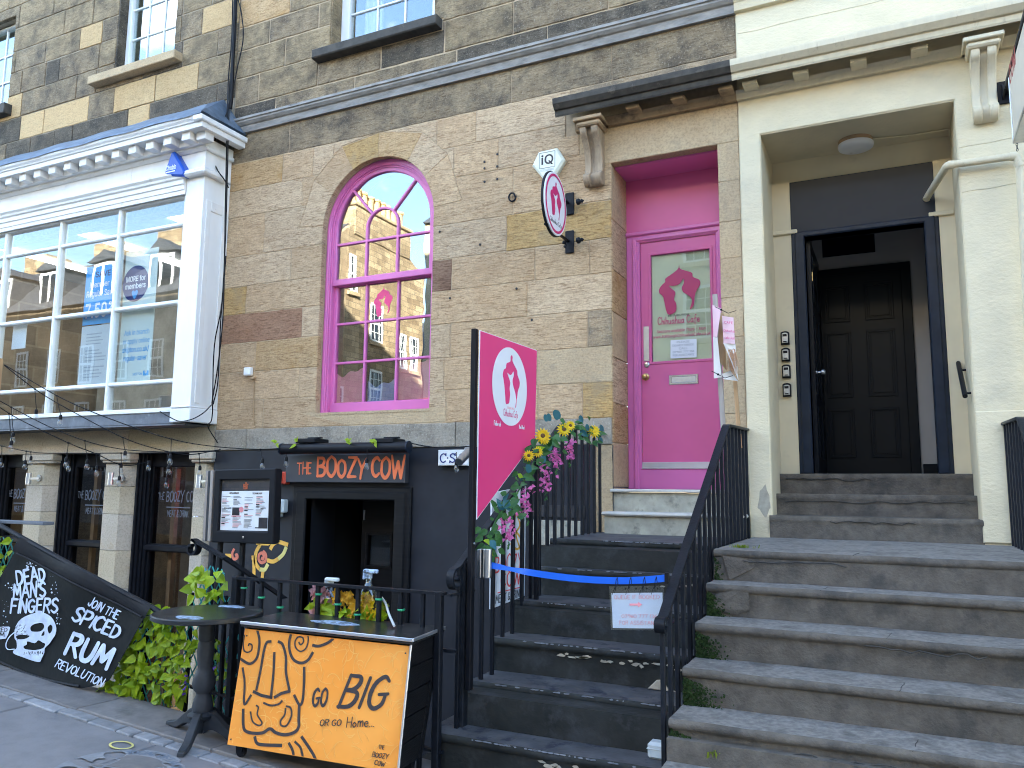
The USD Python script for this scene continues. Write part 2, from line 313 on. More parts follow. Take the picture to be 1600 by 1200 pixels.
def stone(name, base, alt, stain=None, stain_at=(.5, .72), flecks=None, tool=.8, rnd=.06, edge=None):
    """droved sandstone: blotchy colour, wavy horizontal tool marks, soot stains, pitting"""
    N = {'tc': ('texture_coordinate', {}), 'oi': ('object_info', {}),
         'n1': ('noise_texture', {'scale': 2.2, 'detail': 8.0, 'roughness': .65, 'distortion': .4}), 'r1': ('rgb_ramp', {'ramp': [(.3, base), (.7, alt)]}),
         'mp': ('mapping', {'scale': (8.0, 8.0, 72.0)}), 'tl': ('noise_texture', {'scale': 1.0, 'detail': 3.0, 'roughness': .55, 'distortion': 1.6}),
         'tr': ('rgb_ramp', {'ramp': [(.33, (.42, .36, .31)), (.52, (1, 1, 1)), (.7, (1.12, 1.12, 1.1))]}), 'tm': ('mix', {'mix_type': 'multiply', 'fac': tool}),
         'n3': ('noise_texture', {'scale': 46.0, 'detail': 4.0, 'roughness': .7}), 'r3': ('rgb_ramp', {'ramp': [(.3, (.62, .6, .58)), (.52, (1, 1, 1)), (.75, (1.12, 1.1, 1.07))]}), 'm3': ('mix', {'mix_type': 'multiply', 'fac': .75}),
         'hr': ('map_range', {'to_min': 1-rnd, 'to_max': 1+rnd}), 'hv': ('hsv', {}),
         'ht': ('mix', {'mix_type': 'mix', 'fac': .35}), 'b': ('bump', {'strength': .75, 'distance': .012}), 'p': ('principled_bsdf', {'roughness': .92, 'specular_ior_level': .15})}
    L = [('tc.object', 'n1.vector'), ('n1.fac', 'r1.fac'), ('tc.object', 'mp.vector'), ('mp.vector', 'tl.vector'), ('tl.fac', 'tr.fac'), ('r1.color', 'tm.color1'), ('tr.color', 'tm.color2'),
         ('tc.object', 'n3.vector'), ('n3.fac', 'r3.fac'), ('tm.color', 'm3.color1'), ('r3.color', 'm3.color2'), ('oi.random', 'hr.value'), ('hr.result', 'hv.value'), ('m3.color', 'hv.color')]
    top = 'hv.color'
    if stain is not None:
        N['sn'] = ('noise_texture', {'scale': 3.4, 'detail': 10.0, 'roughness': .72, 'distortion': .3}); N['sr'] = ('rgb_ramp', {'ramp': [(stain_at[0], (0, 0, 0)), (stain_at[1], (1, 1, 1))]}); N['sm'] = ('mix', {'color2': stain})
        L += [('tc.object', 'sn.vector'), ('sn.fac', 'sr.fac'), ('sr.color', 'sm.fac'), (top, 'sm.color1')]; top = 'sm.color'
    if flecks is not None:
        N['fn'] = ('noise_texture', {'scale': 60.0, 'detail': 5.0, 'roughness': .75}); N['fr'] = ('rgb_ramp', {'ramp': [(.56, (0, 0, 0)), (.64, (.8, .8, .8))]}); N['fm'] = ('mix', {'color2': flecks})
        L += [('tc.object', 'fn.vector'), ('fn.fac', 'fr.fac'), ('fr.color', 'fm.fac'), (top, 'fm.color1')]; top = 'fm.color'
    L += [(top, 'p.base_color'), ('tl.color', 'ht.color1'), ('n3.color', 'ht.color2'), ('ht.color', 'b.height'), ('b.normal', 'p.normal')]
    mk(name, N, L, 'p.BSDF')
def glass(name, refl, tint=(1, 1, 1), rough=0.0):
    mk(name, {'lw': ('layer_weight', {'blend': 0.5}), 'pw': ('math', {'math_type': 'power', 'value2': 5.0}), 'mr': ('math', {'math_type': 'multiply_add', 'value2': 1.0-refl, 'value3': refl}), 't': ('transparent_bsdf', {'color': tint}), 'n': ('noise_texture', {'scale': 2.2, 'detail': 1.0}), 'tc': ('texture_coordinate', {}),
              'b': ('bump', {'strength': .035, 'distance': .02}), 'g': ('glossy_bsdf', {'color': (.97, 1, 1), 'roughness': rough}), 'm': ('mix_closure', {})},
       [('tc.object', 'n.vector'), ('n.fac', 'b.height'), ('b.normal', 'g.normal'), ('lw.facing', 'pw.value1'), ('pw.value', 'mr.value1'), ('mr.value', 'm.fac'), ('t.BSDF', 'm.closure1'), ('g.BSDF', 'm.closure2')], 'm.closure')
def leafm(name, c1, c2, rough=.4, tr=.35):
    mk(name, {'oi': ('object_info', {}), 'ge': ('geometry', {}), 'tc': ('texture_coordinate', {}), 'n': ('noise_texture', {'scale': 14.0, 'detail': 3.0}), 'ad': ('math', {'math_type': 'multiply_add', 'value2': .55}), 'hf': ('math', {'math_type': 'multiply', 'value2': .45}), 'r': ('rgb_ramp', {'ramp': [(.2, c1), (.8, c2)]}),
              'p': ('principled_bsdf', {'roughness': rough, 'specular_ior_level': .4}), 't': ('translucent_bsdf', {}), 'm': ('mix_closure', {'fac': tr})},
       [('tc.object', 'n.vector'), ('n.fac', 'hf.value1'), ('ge.random_per_island', 'ad.value1'), ('hf.value', 'ad.value3'), ('ad.value', 'r.fac'), ('r.color', 'p.base_color'), ('r.color', 't.color'), ('p.BSDF', 'm.closure1'), ('t.BSDF', 'm.closure2')], 'm.closure')

stone('tan_stone', (.478, .325, .188), (.548, .395, .242), stain=(.38, .255, .147), stain_at=(.5, .75))
stone('pale_stone', (.495, .352, .217), (.565, .422, .272), stain=(.38, .265, .155), stain_at=(.55, .8))
stone('warm_stone', (.45, .29, .145), (.51, .355, .195), stain=(.36, .21, .08), stain_at=(.54, .7))
stone('ochre_stone', (.46, .28, .105), (.50, .34, .16), stain=(.33, .24, .14), stain_at=(.5, .7))
stone('red_stone', (.31, .165, .10), (.38, .225, .14), stain=(.36, .23, .14), stain_at=(.58, .75))
stone('dark_red_stone', (.20, .115, .075), (.30, .19, .125), rnd=.05)
stone('grey_stone', (.38, .275, .165), (.46, .34, .215), stain=(.15, .12, .088), stain_at=(.42, .66), flecks=(.40, .33, .25))
stone('sooty_stone', (.20, .148, .092), (.33, .25, .155), stain=(.075, .062, .048), stain_at=(.45, .66), flecks=(.34, .285, .21))
stone('black_stone', (.09, .074, .055), (.165, .135, .098), stain=(.042, .037, .031), stain_at=(.45, .66), flecks=(.24, .205, .16))
stone('brown_stone', (.265, .195, .115), (.37, .28, .165), stain=(.095, .075, .052), stain_at=(.44, .66), flecks=(.30, .24, .165))
stone('new_stone', (.50, .335, .165), (.56, .40, .215), tool=.35, rnd=.08)
stone('smooth_stone', (.45, .325, .195), (.52, .395, .245), tool=.12, stain=(.26, .21, .15), stain_at=(.55, .8))
stone('band_stone', (.27, .235, .185), (.36, .315, .25), tool=.12, stain=(.15, .13, .105), stain_at=(.5, .7), flecks=(.45, .42, .36))
stone('yellow_ashlar', (.50, .41, .28), (.56, .47, .34), tool=.08, stain=(.40, .27, .13), stain_at=(.6, .8))
stone('pale_ashlar', (.50, .42, .32), (.58, .50, .40), tool=.08, stain=(.42, .31, .18), stain_at=(.58, .78))
stone('rubble_stone', (.40, .30, .17), (.52, .41, .25), stain=(.2, .14, .085), stain_at=(.5, .7), tool=.2, rnd=.25)
stone('dark_rubble', (.22, .165, .105), (.34, .26, .17), stain=(.10, .08, .06), stain_at=(.5, .7), tool=.2, rnd=.25)
paint('mortar', (.44, .325, .205), .95, .15, 20, .4, 120)
paint('dark_mortar', (.30, .245, .175), .95, .2, 20, .4, 120)
paint('moulding_grey', (.27, .25, .225), .85, .25, 6, .4, 60, dirt=(.13, .122, .112), dirt_at=(.56, .72), dscale=5, stretch=(1, 1, 3))
paint('moulding_black', (.058, .051, .042), .9, .35, 8, .6, 60, dirt=(.13, .11, .085), dirt_at=(.6, .72), dscale=9)
paint('moulding_tan', (.36, .25, .145), .9, .2, 5, .5, 60, dirt=(.15, .105, .065), dirt_at=(.5, .7), dscale=6)
paint('console_tan', (.33, .245, .16), .9, .2, 14, .4, 80, dirt=(.16, .12, .085), dirt_at=(.55, .75), dscale=9, stretch=(3, 3, .6))
paint('cream_wall', (.66, .565, .38), .8, .06, 3, .95, 26, dirt=(.50, .44, .31), dirt_at=(.58, .82), dscale=2.2, bdist=.006, stretch=(1, 1, 1.7))
paint('cream_smooth', (.66, .56, .37), .75, .05, 3, .2, 20, dirt=(.52, .44, .30), dirt_at=(.6, .82), dscale=3)
paint('cream_trim', (.62, .54, .38), .75, .06, 6, .35, 40, dirt=(.40, .32, .22), dirt_at=(.6, .76), dscale=7, stretch=(3, 3, .8))
paint('render_patch', (.36, .32, .245), .95, .2, 14, .6, 50)
paint('pink', (.67, .16, .41), .38, .05, 2.5, .12, 30, coat=.12)
paint('pink_door_paint', (.67, .12, .31), .42, .04, 2.5, .06, 40)
paint('white_paint', (.80, .80, .79), .5, .03, 4, .1, 30, dirt=(.66, .64, .60), dirt_at=(.63, .8), dscale=5, stretch=(2, 2, .6))
paint('white_trim', (.78, .765, .74), .55, .04, 7, .15, 40, dirt=(.52, .46, .40), dirt_at=(.6, .74), dscale=9)
paint('window_white', (.80, .81, .80), .45, .03, 6)
paint('lead', (.10, .14, .19), .5, .3, 7, .4, 14, dirt=(.22, .27, .33), dirt_at=(.52, .7), dscale=5, metal=.1)
paint('slate_panel', (.12, .13, .15), .65, .25, 7, .4, 30, dirt=(.22, .23, .25), dirt_at=(.56, .7), dscale=6)
paint('black_wall', (.019, .020, .025), .5, .25, 3, .35, 18, dirt=(.025, .027, .034), dirt_at=(.5, .8), dscale=2, spec=.28)
paint('black_paint', (.008, .008, .010), .38, .3, 8, .25, 40, spec=.18)
paint('black_wood', (.009, .0085, .009), .42, .4, 6, .5, 30, dirt=(.05, .047, .043), dirt_at=(.68, .74), dscale=14, stretch=(.5, 1, 6), spec=.18)
paint('navy_paint', (.012, .018, .030), .35, .25, 8, .3, 40, coat=.1, spec=.18)
paint('navy_panel', (.015, .019, .027), .33, .12, 3, .15, 12, spec=.18)
paint('door_black', (.0045, .0055, .008), .36, .2, 6, .1, 40, spec=.18)
paint('iron', (.009, .010, .013), .42, .35, 20, .5, 90, dirt=(.15, .055, .025), dirt_at=(.73, .77), dscale=7, bdist=.003, spec=.18)
paint('iron_worn', (.013, .0145, .018), .4, .4, 20, .5, 90, dirt=(.18, .065, .03), dirt_at=(.62, .70), dscale=6, bdist=.003, spec=.18)
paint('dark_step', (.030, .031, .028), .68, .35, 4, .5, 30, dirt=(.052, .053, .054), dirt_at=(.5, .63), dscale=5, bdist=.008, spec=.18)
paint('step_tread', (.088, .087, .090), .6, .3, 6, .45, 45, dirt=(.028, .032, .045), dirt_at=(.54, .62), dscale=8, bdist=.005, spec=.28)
paint('chip', (.46, .40, .31), .9, .2, 20, .4, 60)
paint('scuff', (.16, .165, .18), .8, .2, 30)
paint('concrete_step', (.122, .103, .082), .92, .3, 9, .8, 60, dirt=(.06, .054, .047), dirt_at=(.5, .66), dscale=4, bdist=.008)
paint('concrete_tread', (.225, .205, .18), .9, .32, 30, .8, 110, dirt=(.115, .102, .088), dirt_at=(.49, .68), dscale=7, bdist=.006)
paint('pale_sill', (.52, .485, .43), .8, .12, 8, .3, 60)
paint('sill_riser', (.36, .335, .265), .92, .22, 8, .5, 60, dirt=(.15, .145, .12), dirt_at=(.55, .7), dscale=7)
leafm('moss', (.02, .045, .008), (.07, .12, .02), .9, .1)
paint('slab', (.21, .195, .19), .85, .14, 5, .6, 80, dirt=(.12, .115, .12), dirt_at=(.52, .72), dscale=2.5, rnd=.1)
paint('slab_edge', (.20, .18, .165), .88, .2, 6, .7, 60, dirt=(.12, .11, .10), dirt_at=(.52, .72), dscale=4, rnd=.1)
paint('sett', (.25, .245, .245), .85, .2, 14, .6, 70, rnd=.2)
paint('joint_dirt', (.05, .046, .04), .95, .4, 14, .6, 60)
paint('asphalt', (.05, .05, .052), .9, .25, 40, .6, 200)
paint('area_floor', (.06, .06, .06), .9, .3, 5, .4, 40)
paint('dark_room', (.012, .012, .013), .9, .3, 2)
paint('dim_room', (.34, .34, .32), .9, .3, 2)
paint('green_blind', (.62, .64, .44), .8, .05, 3)
paint('pale_blind', (.55, .55, .50), .8, .05, 3)
paint('beige_inside', (.42, .385, .35), .8, .05, 2)
paint('chrome', (.72, .72, .72), .18, .05, 8, metal=1.0)
paint('steel', (.55, .55, .56), .32, .08, 20, metal=1.0)
paint('brass', (.45, .32, .14), .35, .2, 20, metal=1.0)
paint('aluminium', (.78, .78, .80), .3, .04, 10, metal=.9)
paint('black_plastic', (.009, .009, .011), .4, .15, 10, spec=.18)
paint('grey_plastic', (.55, .60, .60), .45, .06, 8)
paint('white_plastic', (.78, .78, .76), .4, .04, 8)
paint('cream_plastic', (.72, .75, .64), .4, .04, 8)
paint('blue_plastic', (.012, .075, .42), .4, .06, 8)
paint('red_plastic', (.52, .055, .025), .45, .08, 8)
paint('sign_grey', (.040, .040, .046), .5, .08, 4)
paint('sign_orange', (.80, .17, .055), .5, .08, 10)
paint('flag_pink', (.83, .045, .21), .4, .02, 2, coat=.1)
paint('logo_pink', (.62, .015, .16), .45, .03, 3)
paint('magenta_film', (.45, .01, .12), .35, .03, 3)
paint('print_white', (.80, .82, .86), .5, .03, 4)
paint('paper', (.80, .83, .88), .6, .03, 6, .2, 9)
paint('print_black', (.02, .018, .02), .6, .1, 10)
paint('print_dark', (.035, .028, .03), .55, .1, 10)
paint('print_red', (.75, .10, .10), .6, .1, 10)
paint('print_pink', (.85, .32, .34), .6, .1, 10)
paint('window_text', (.17, .19, .22), .6, .15, 12)
paint('print_grey', (.36, .40, .45), .6, .08, 10)
paint('worn_print', (.25, .25, .255), .7, .2, 12)
paint('print_faint', (.58, .60, .60), .6, .08, 10)
paint('print_blue', (.035, .33, .72), .5, .04, 3)
paint('poster_sky', (.03, .34, .78), .5, .04, 3)
paint('poster_grey', (.56, .60, .64), .6, .03, 3)
paint('poster_green', (.60, .68, .66), .6, .03, 3)
paint('print_navy', (.012, .022, .14), .5, .05, 5)
paint('orange_panel', (.88, .30, .035), .45, .05, 2, col2=(.92, .36, .06), detail=2.0)
paint('orange_ghost', (.95, .44, .10), .45, .05, 4)
paint('cow_yellow', (.80, .42, .06), .6, .2, 6)
paint('cow_cream', (.72, .62, .20), .6, .15, 6)
paint('cow_red', (.66, .17, .10), .6, .15, 6)
paint('banner_black', (.007, .0075, .007), .5, .25, 3, .25, 6, bdist=.02, spec=.18)
paint('hem_black', (.011, .0105, .012), .5, .2, 8, .35, 10, bdist=.01, spec=.18)
paint('banner_white', (.55, .62, .76), .5, .18, 14)
paint('table_top', (.020, .020, .020), .22, .3, 6, .15, 30, dirt=(.075, .07, .062), dirt_at=(.62, .68), dscale=9)
paint('table_iron', (.038, .040, .044), .5, .2, 12, .3, 60, spec=.28)
paint('sticker', (.35, .45, .60), .5, .5, 25, dirt=(.10, .13, .17), dirt_at=(.5, .56), dscale=30)
paint('tape_blue', (.008, .12, .62), .4, .06, 6)
paint('wood', (.50, .30, .14), .7, .2, 3, .3, 30, stretch=(8, 8, .8))
paint('grey_wood', (.34, .29, .25), .8, .2, 3, .3, 30, stretch=(8, 8, .8))
paint('sign_cream', (.62, .56, .46), .5, .05, 4)
paint('card_white', (.74, .70, .66), .6, .06, 6)
paint('card_pink', (.76, .50, .56), .6, .06, 6)
paint('card_brown', (.40, .26, .14), .8, .15, 8)
paint('straw', (.55, .33, .20), .7, .4, 60, stretch=(8, 8, 1))
paint('cable', (.010, .010, .011), .5, .2, 10, spec=.18)
paint('teal_wire', (.03, .30, .30), .5, .1, 10)
paint('green_tie', (.02, .30, .14), .5, .1, 10)
leafm('lime_leaf', (.33, .47, .012), (.56, .66, .03), .42, .25)
leafm('lime_leaf_deep', (.24, .37, .012), (.45, .56, .025), .42, .25)
leafm('green_leaf', (.035, .13, .03), (.13, .27, .06), .45, .2)
leafm('blue_leaf', (.03, .14, .16), (.08, .26, .26), .45, .15)
leafm('sunflower_petal', (.86, .60, .012), (.92, .78, .03), .5, .2)
leafm('wisteria', (.74, .16, .44), (.88, .42, .62), .5, .25)
leafm('rose_petal', (.70, .34, .33), (.82, .60, .58), .5, .2)
leafm('orchid_petal', (.75, .40, .02), (.85, .58, .06), .5, .2)
leafm('violet', (.16, .05, .55), (.28, .12, .7), .5, .2)
leafm('sprout', (.22, .30, .02), (.38, .42, .06), .6, .2)
paint('sun_disc', (.10, .05, .012), .9, .3, 60)
mk('neon_red', {'e': ('emission', {'color': (1, .02, .03), 'strength': 5.0})}, [], 'e.emission')
mk('neon_blue', {'e': ('emission', {'color': (.35, .5, 1), 'strength': 4.0})}, [], 'e.emission')
glass('pane_bright', .17, (.9, .93, .93))
glass('pane', .085, (.95, .97, .96))
glass('clear', .03, (.985, .985, .985))
glass('pane_blue', .25, (.86, .92, .92))
glass('pane_dark', .045, (.80, .80, .79))
mk('bulb_glass', {'lw': ('layer_weight', {'blend': 0.5}), 'pw': ('math', {'math_type': 'power', 'value2': 3.0}), 'mr': ('math', {'math_type': 'multiply_add', 'value2': .85, 'value3': .08}), 't': ('transparent_bsdf', {'color': (.9, .92, .93)}), 'g': ('glossy_bsdf', {'roughness': .03, 'color': (1, 1, 1)}), 'm': ('mix_closure', {})}, [('lw.facing', 'pw.value1'), ('pw.value', 'mr.value1'), ('mr.value', 'm.fac'), ('t.BSDF', 'm.closure1'), ('g.BSDF', 'm.closure2')], 'm.closure')
# ------------------------------------------------------------------ the middle building: sandstone front
D = 6.8; WF = wall_frame(D)
def zz(z): return z+E                       # heights measured from the eye
rn = random.Random(7)
sand = thing('sandstone_building', 'weathered sandstone townhouse with pink arched window and pink door', 'building', (-4.1, D, 0))
XL, XR = -7.105, -1.115
CX, CZ, RA = -4.94, 2.845, .72
def arch_poly(cx, z0, zc, r, n=28):
    a = np.linspace(0, math.pi, n)
    return Polygon([(cx+r, zz(z0))]+[(cx+r*math.cos(t), zz(zc)+r*math.sin(t)) for t in a]+[(cx-r, zz(z0))])
AW = arch_poly(CX, .79, CZ, RA)
DO = rect(-2.285, zz(-.5), -1.30, zz(3.03))            # pink door opening
BD = rect(-5.70, -1.6, -4.575, zz(-.135))              # basement doorway
UX0 = at(516, 60, D)[0]; UX1 = at(677, 28, D)[0]
UW = rect(UX0, zz(4.975), UX1, 8.3)                # window above
TOPZ = 9.7
holes = unary_union([AW, DO, BD, UW])
MB().prism(rect(XL, zz(.40), XR, TOPZ).difference(holes.buffer(.012)), ((0, D+.0035, 0),)+WF[1:], .46).build('mortar', 'mortar', sand)
MB().prism(rect(XL, -1.8, XR, zz(.395)).difference(holes), ((0, D+.002, 0),)+WF[1:], .46).build('basement_wall', 'black_wall', sand, label='black painted wall of the basement front')
MB().box(XL, XR, D-.02, D+9, TOPZ, 18.6).build('upper_wall', 'brown_stone', sand)
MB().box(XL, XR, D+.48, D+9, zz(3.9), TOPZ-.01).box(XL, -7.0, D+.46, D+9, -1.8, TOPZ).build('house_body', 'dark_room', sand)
def rough(poly, step=.09, j=.0035):          # hand cut edges
    P = np.array(poly.exterior.coords); out = []
    for a, b in zip(P[:-1], P[1:]):
        k = max(1, int(np.hypot(*(b-a))/step)); 
        for t in range(k): out.append(a+(b-a)*t/k+[rn.uniform(-j, j), rn.uniform(-j, j)])
    q = Polygon(out); return q if q.is_valid else poly
def lay(parent, poly, mat, Y=D, jit=.003, gap=.0018, depth=.06, b=.003, name='stone', label=None):
    poly = poly.buffer(-gap, join_style=2)
    for g in (getattr(poly, 'geoms', None) or [poly]):
        if g.is_empty or g.area < .002: continue
        g = Polygon(g.exterior); g = rough(g)
        MB().prism(g, ((0, Y-rn.uniform(0, jit), 0),)+WF[1:], depth, b, back=False).build(name, mat, parent, label)
# courses: (z bottom, z top, [x joints], [tones]); tones: t tan, p pale, w warm, o ochre, r red, d dark red, g grey, s sooty, k black, b brown, n new, m smooth
TONE = dict(t='tan_stone', p='pale_stone', w='warm_stone', o='ochre_stone', r='red_stone', d='dark_red_stone', g='grey_stone', s='sooty_stone', k='black_stone', b='brown_stone', n='new_stone', m='smooth_stone', B='band_stone')
# wedge stones round the arch
VS = []
for i, (a0, a1, tn) in enumerate(((4, 34, 't'), (34, 58, 'p'), (58, 90, 'w'), (90, 118, 'o'), (118, 146, 't'), (146, 176, 'p'))):
    a0, a1 = math.radians(a0), math.radians(a1)
    pt = [(CX+RA*math.cos(t), zz(CZ)+RA*math.sin(t)) for t in np.linspace(a0, a1, 7)]
    far = 1.06
    o1 = (CX+far*math.cos(a1), min(zz(CZ)+far*math.sin(a1), zz(3.85))); o0 = (CX+far*math.cos(a0), min(zz(CZ)+far*math.sin(a0), zz(3.85)))
    mid = (a0+a1)/2
    pg = Polygon(pt+[o1, o0]).buffer(0)
    VS.append(pg)
    lay(sand, pg, TONE[tn])
arch_zone = unary_union(VS+[AW])
jx = lambda px, z: None
COURSES = [
 (3.85, 4.215, [-7.105, -6.21, -4.78, -3.335, -2.27, -1.115], 'sssss'),
 (3.505, 3.85, [-7.105, -6.29, -5.84, -5.55, -4.2, -3.73, -2.70, -1.87, -1.115], 'wtpptpgg'),
 (3.17, 3.505, [-7.105, -5.98, -5.5, -4.3, -3.99, -3.47, -2.60, -1.115], 'ptpptpm'),
 (2.68, 3.17, [-7.105, -6.52, -4.6, -3.30, -2.285, -1.30, -1.115], 'tptttm'),
 (2.315, 2.68, [-7.105, -6.1, -4.9, -3.37, -2.285, -1.30, -1.115], 'ptponm'),
 (1.985, 2.315, [-7.105, -6.75, -5.3, -3.985, -3.06, -2.50, -2.285, -1.30, -1.115], 'otdtttpm'),
 (1.64, 1.985, [-7.105, -5.90, -5.2, -3.14, -2.285, -1.30, -1.115], 'rptpmm'),
 (1.295, 1.64, [-7.105, -6.56, -5.2, -3.985, -2.52, -2.285, -1.30, -1.115], 'twptgpm'),
 (.967, 1.295, [-7.105, -5.90, -5.2, -4.05, -3.03, -2.285, -1.30, -1.115], 'ttptmmm'),
 (.64, .967, [-7.105, -6.40, -5.2, -4.02, -3.02, -2.57, -2.285, -1.30, -1.115], 'ttpttomm'),
]
keep = rect(-2.74, zz(3.38), XR, zz(3.68))             # the door head cornice covers this
sill = rect(-5.885, zz(.645), -4.02, zz(.79))
for z0, z1, xs, tn in COURSES:
    for a, b_, c in zip(xs[:-1], xs[1:], tn):
        pg = rect(a, zz(z0), b_, zz(z1)).difference(unary_union([arch_zone, holes, keep, sill]))
        lay(sand, pg, TONE[c], b=.006 if c != 'm' else .003)
lay(sand, sill.union(rect(-5.885, zz(.645), -5.66, zz(.955))).union(rect(-4.22, zz(.645), -4.02, zz(.975))), 'smooth_stone', jit=0, b=.004)
MB().box(-5.66, -4.22, D-.004, D+.3, zz(.765), zz(.79)).build('window_sill', 'smooth_stone', sand)
for a, b_ in zip([-7.105, -6.62, -5.2, -3.9, -2.62], [-6.62, -5.2, -3.9, -2.62, -2.29]):
    lay(sand, rect(a, zz(.40), b_, zz(.64)), 'band_stone', Y=D-.012, jit=0, b=.005)
UP = [(4.40, 4.585, [-7.105, -6.45, -5.3, -3.98, -2.94, -1.115], 'ksskk'), (4.585, 4.95, [-7.105, -6.73, -5.83, -4.95, -4.13, -3.32, -2.3, -1.115], 'sbskbsb'),
      (4.95, 5.31, [-7.105, -6.34, -5.53, -4.27, -3.3, -2.49, -1.9, -1.115], 'bbsbbbs'), (5.31, 5.62, [-7.105, -6.60, -5.85, -5.53, -4.27, -3.6, -2.6, -1.115], 'bsbsbsb'), (5.62, 6.0, [-7.105, -6.3, -5.53, -4.27, -3.2, -2, -1.115], 'wbsbsb'), (6.0, 6.36, [-7.105, -6.5, -5.53, -4.27, -3, -2, -1.115], 'bbsbsb'), (6.36, 6.72, [-7.105, -6.2, -5.5, -4.2, -3.4, -2.2, -1.115], 'bsbbsb'), (6.72, 7.1, [-7.105, -6.6, -5.2, -4.4, -3, -2, -1.115], 'sbbsbb'), (7.1, 7.6, [-7.105, -6.2, -5.0, -4.1, -3.2, -2, -1.115], 'bbsbbs'), (7.6, 8.12, [-7.105, -6.5, -5.3, -4.3, -3, -2, -1.115], 'bsbbsb')]
for z0, z1, xs, tn in UP:
    for a, b_, c in zip(xs[:-1], xs[1:], tn):
        lay(sand, rect(a, zz(z0), b_, zz(z1)).difference(unary_union([UW, rect(-5.83, zz(4.86), -4.16, zz(4.98))])), TONE[c], gap=.006, b=.008, jit=.008)
# drill holes and iron hooks left in the wall
for px, py in ((757, 253), (777, 241), (777, 260), (757, 263), (777, 280), (757, 284), (687, 362), (807, 641 - 190), (703, 466), (750, 382), (831, 500)):
    p = at(px, py, D-.004); MB().lathe([(.0, .006), (.011, .006), (.013, 0)], p, 8, (0, -1, 0)).build('drill_hole', 'print_black', sand)
p = at(800, 308, D-.02); a = np.linspace(0, 6.6, 22)
MB().tube(np.column_stack([p[0]+.035*np.cos(a), p[1]-.012+.004*a, p[2]+.04*np.sin(a)]), .009, 6).build('iron_ring', 'iron', sand)
# string course, door head cornice
profile_bar(MB(), [(0, zz(4.213)), (.035, zz(4.213)), (.04, zz(4.29)), (.06, zz(4.30)), (.085, zz(4.325)), (.085, zz(4.345)), (.10, zz(4.352)), (.10, zz(4.38)), (0, zz(4.41))], XL-.02, XR, D).build('string_course', 'moulding_grey', sand)
CP = [(0, zz(3.385)), (.05, zz(3.385)), (.065, zz(3.43)), (.08, zz(3.455)), (.26, zz(3.46)), (.27, zz(3.475)), (.275, zz(3.515)), (.295, zz(3.52)), (.335, zz(3.56)), (.34, zz(3.60)), (.34, zz(3.612)), (0, zz(3.67))]
profile_bar(MB(), CP[4:], -2.74, XR, D).build('door_cornice', 'moulding_black', sand)
profile_bar(MB(), CP[:4]+[(.08, zz(3.462)), (0, zz(3.462))], -2.62, XR, D).build('cornice_bed', 'moulding_tan', sand)
for i in range(4):
    x = -2.43+i*.415
    MB().box(x-.06, x+.06, D-.20, D-.05, zz(3.432), zz(3.462), .005).build('cornice_block', 'moulding_tan', sand)
def console(parent, x, w, zt, zb, mat):
    P = [(.0, zz(zb)-.0), (.06, zz(zb)-.02), (.115, zz(zb)+.02), (.125, zz(zb)+.075), (.075, zz(zb)+.115), (.065, zz(zb)+.20), (.095, zz(zb)+.32), (.155, zz(zt)-.10), (.205, zz(zt)-.05), (.215, zz(zt)), (0, zz(zt))]
    P = smoothline(P[:-1], 4); P = np.vstack([P, [(0, zz(zt))]])
    mb = MB()
    for k, (dx, ww, sc) in enumerate(((-.36, .2, 1.0), (0, .22, .80), (.36, .2, 1.0))):
        pl = Polygon([(q[0]*sc, q[1]) for q in P]).buffer(0)
        mb.prism(pl, ((x+dx*w+ww*w, D, 0), (0, -1, 0), (0, 0, 1), (1, 0, 0)), 2*ww*w, .008)
    mb.prism(Polygon([(q[0]*.74, q[1]) for q in P]).buffer(0), ((x+w/2, D, 0), (0, -1, 0), (0, 0, 1), (1, 0, 0)), w, .004)
    for sx in (-1, 1):
        mb.lathe([(.0, 0), (.045, 0), (.045, .01), (.0, .014)], (x+sx*w*.5, D-.075, zz(zb)+.06), 14, (sx, 0, 0))
    mb.build('console', mat, parent, smooth=35)
    MB().box(x-w*.75, x+w*.75, D-.24, D-.004, zz(zt)+.002, zz(zt)+.05, .015).box(x-w*.9, x+w*.9, D-.262, D-.005, zz(zt)+.05, zz(zt)+.085, .006).build('console_cap', 'moulding_tan' if 'tan' in mat else mat, parent)
console(sand, -2.43, .155, 3.335, 2.83, 'console_tan')
# lintel and jamb stones of the door, inner reveals
MB().prism(rect(-2.36, zz(3.03), XR, zz(3.385)), ((0, D-.006, 0),)+WF[1:], .5, .006).build('lintel', 'smooth_stone', sand)
zs = [-.46, .02, .42, .78, 1.2, 1.62, 2.02, 2.5, 3.03]
for i in range(len(zs)-1):
    for x0, x1 in ((-2.30, -2.283), (-1.302, -1.285)):
        MB().box(x0, x1, D+.012, D+.46, zz(zs[i])+.003, zz(zs[i+1])-.003, .004).build('jamb_stone', ('pale_stone', 'smooth_stone', 'warm_stone')[i % 3], sand)
lay(sand, rect(-2.46, zz(-.38), -2.287, zz(.40)), 'smooth_stone', jit=0)
lay(sand, rect(-1.30, zz(-.38), XR, zz(.64)), 'smooth_stone', jit=0)
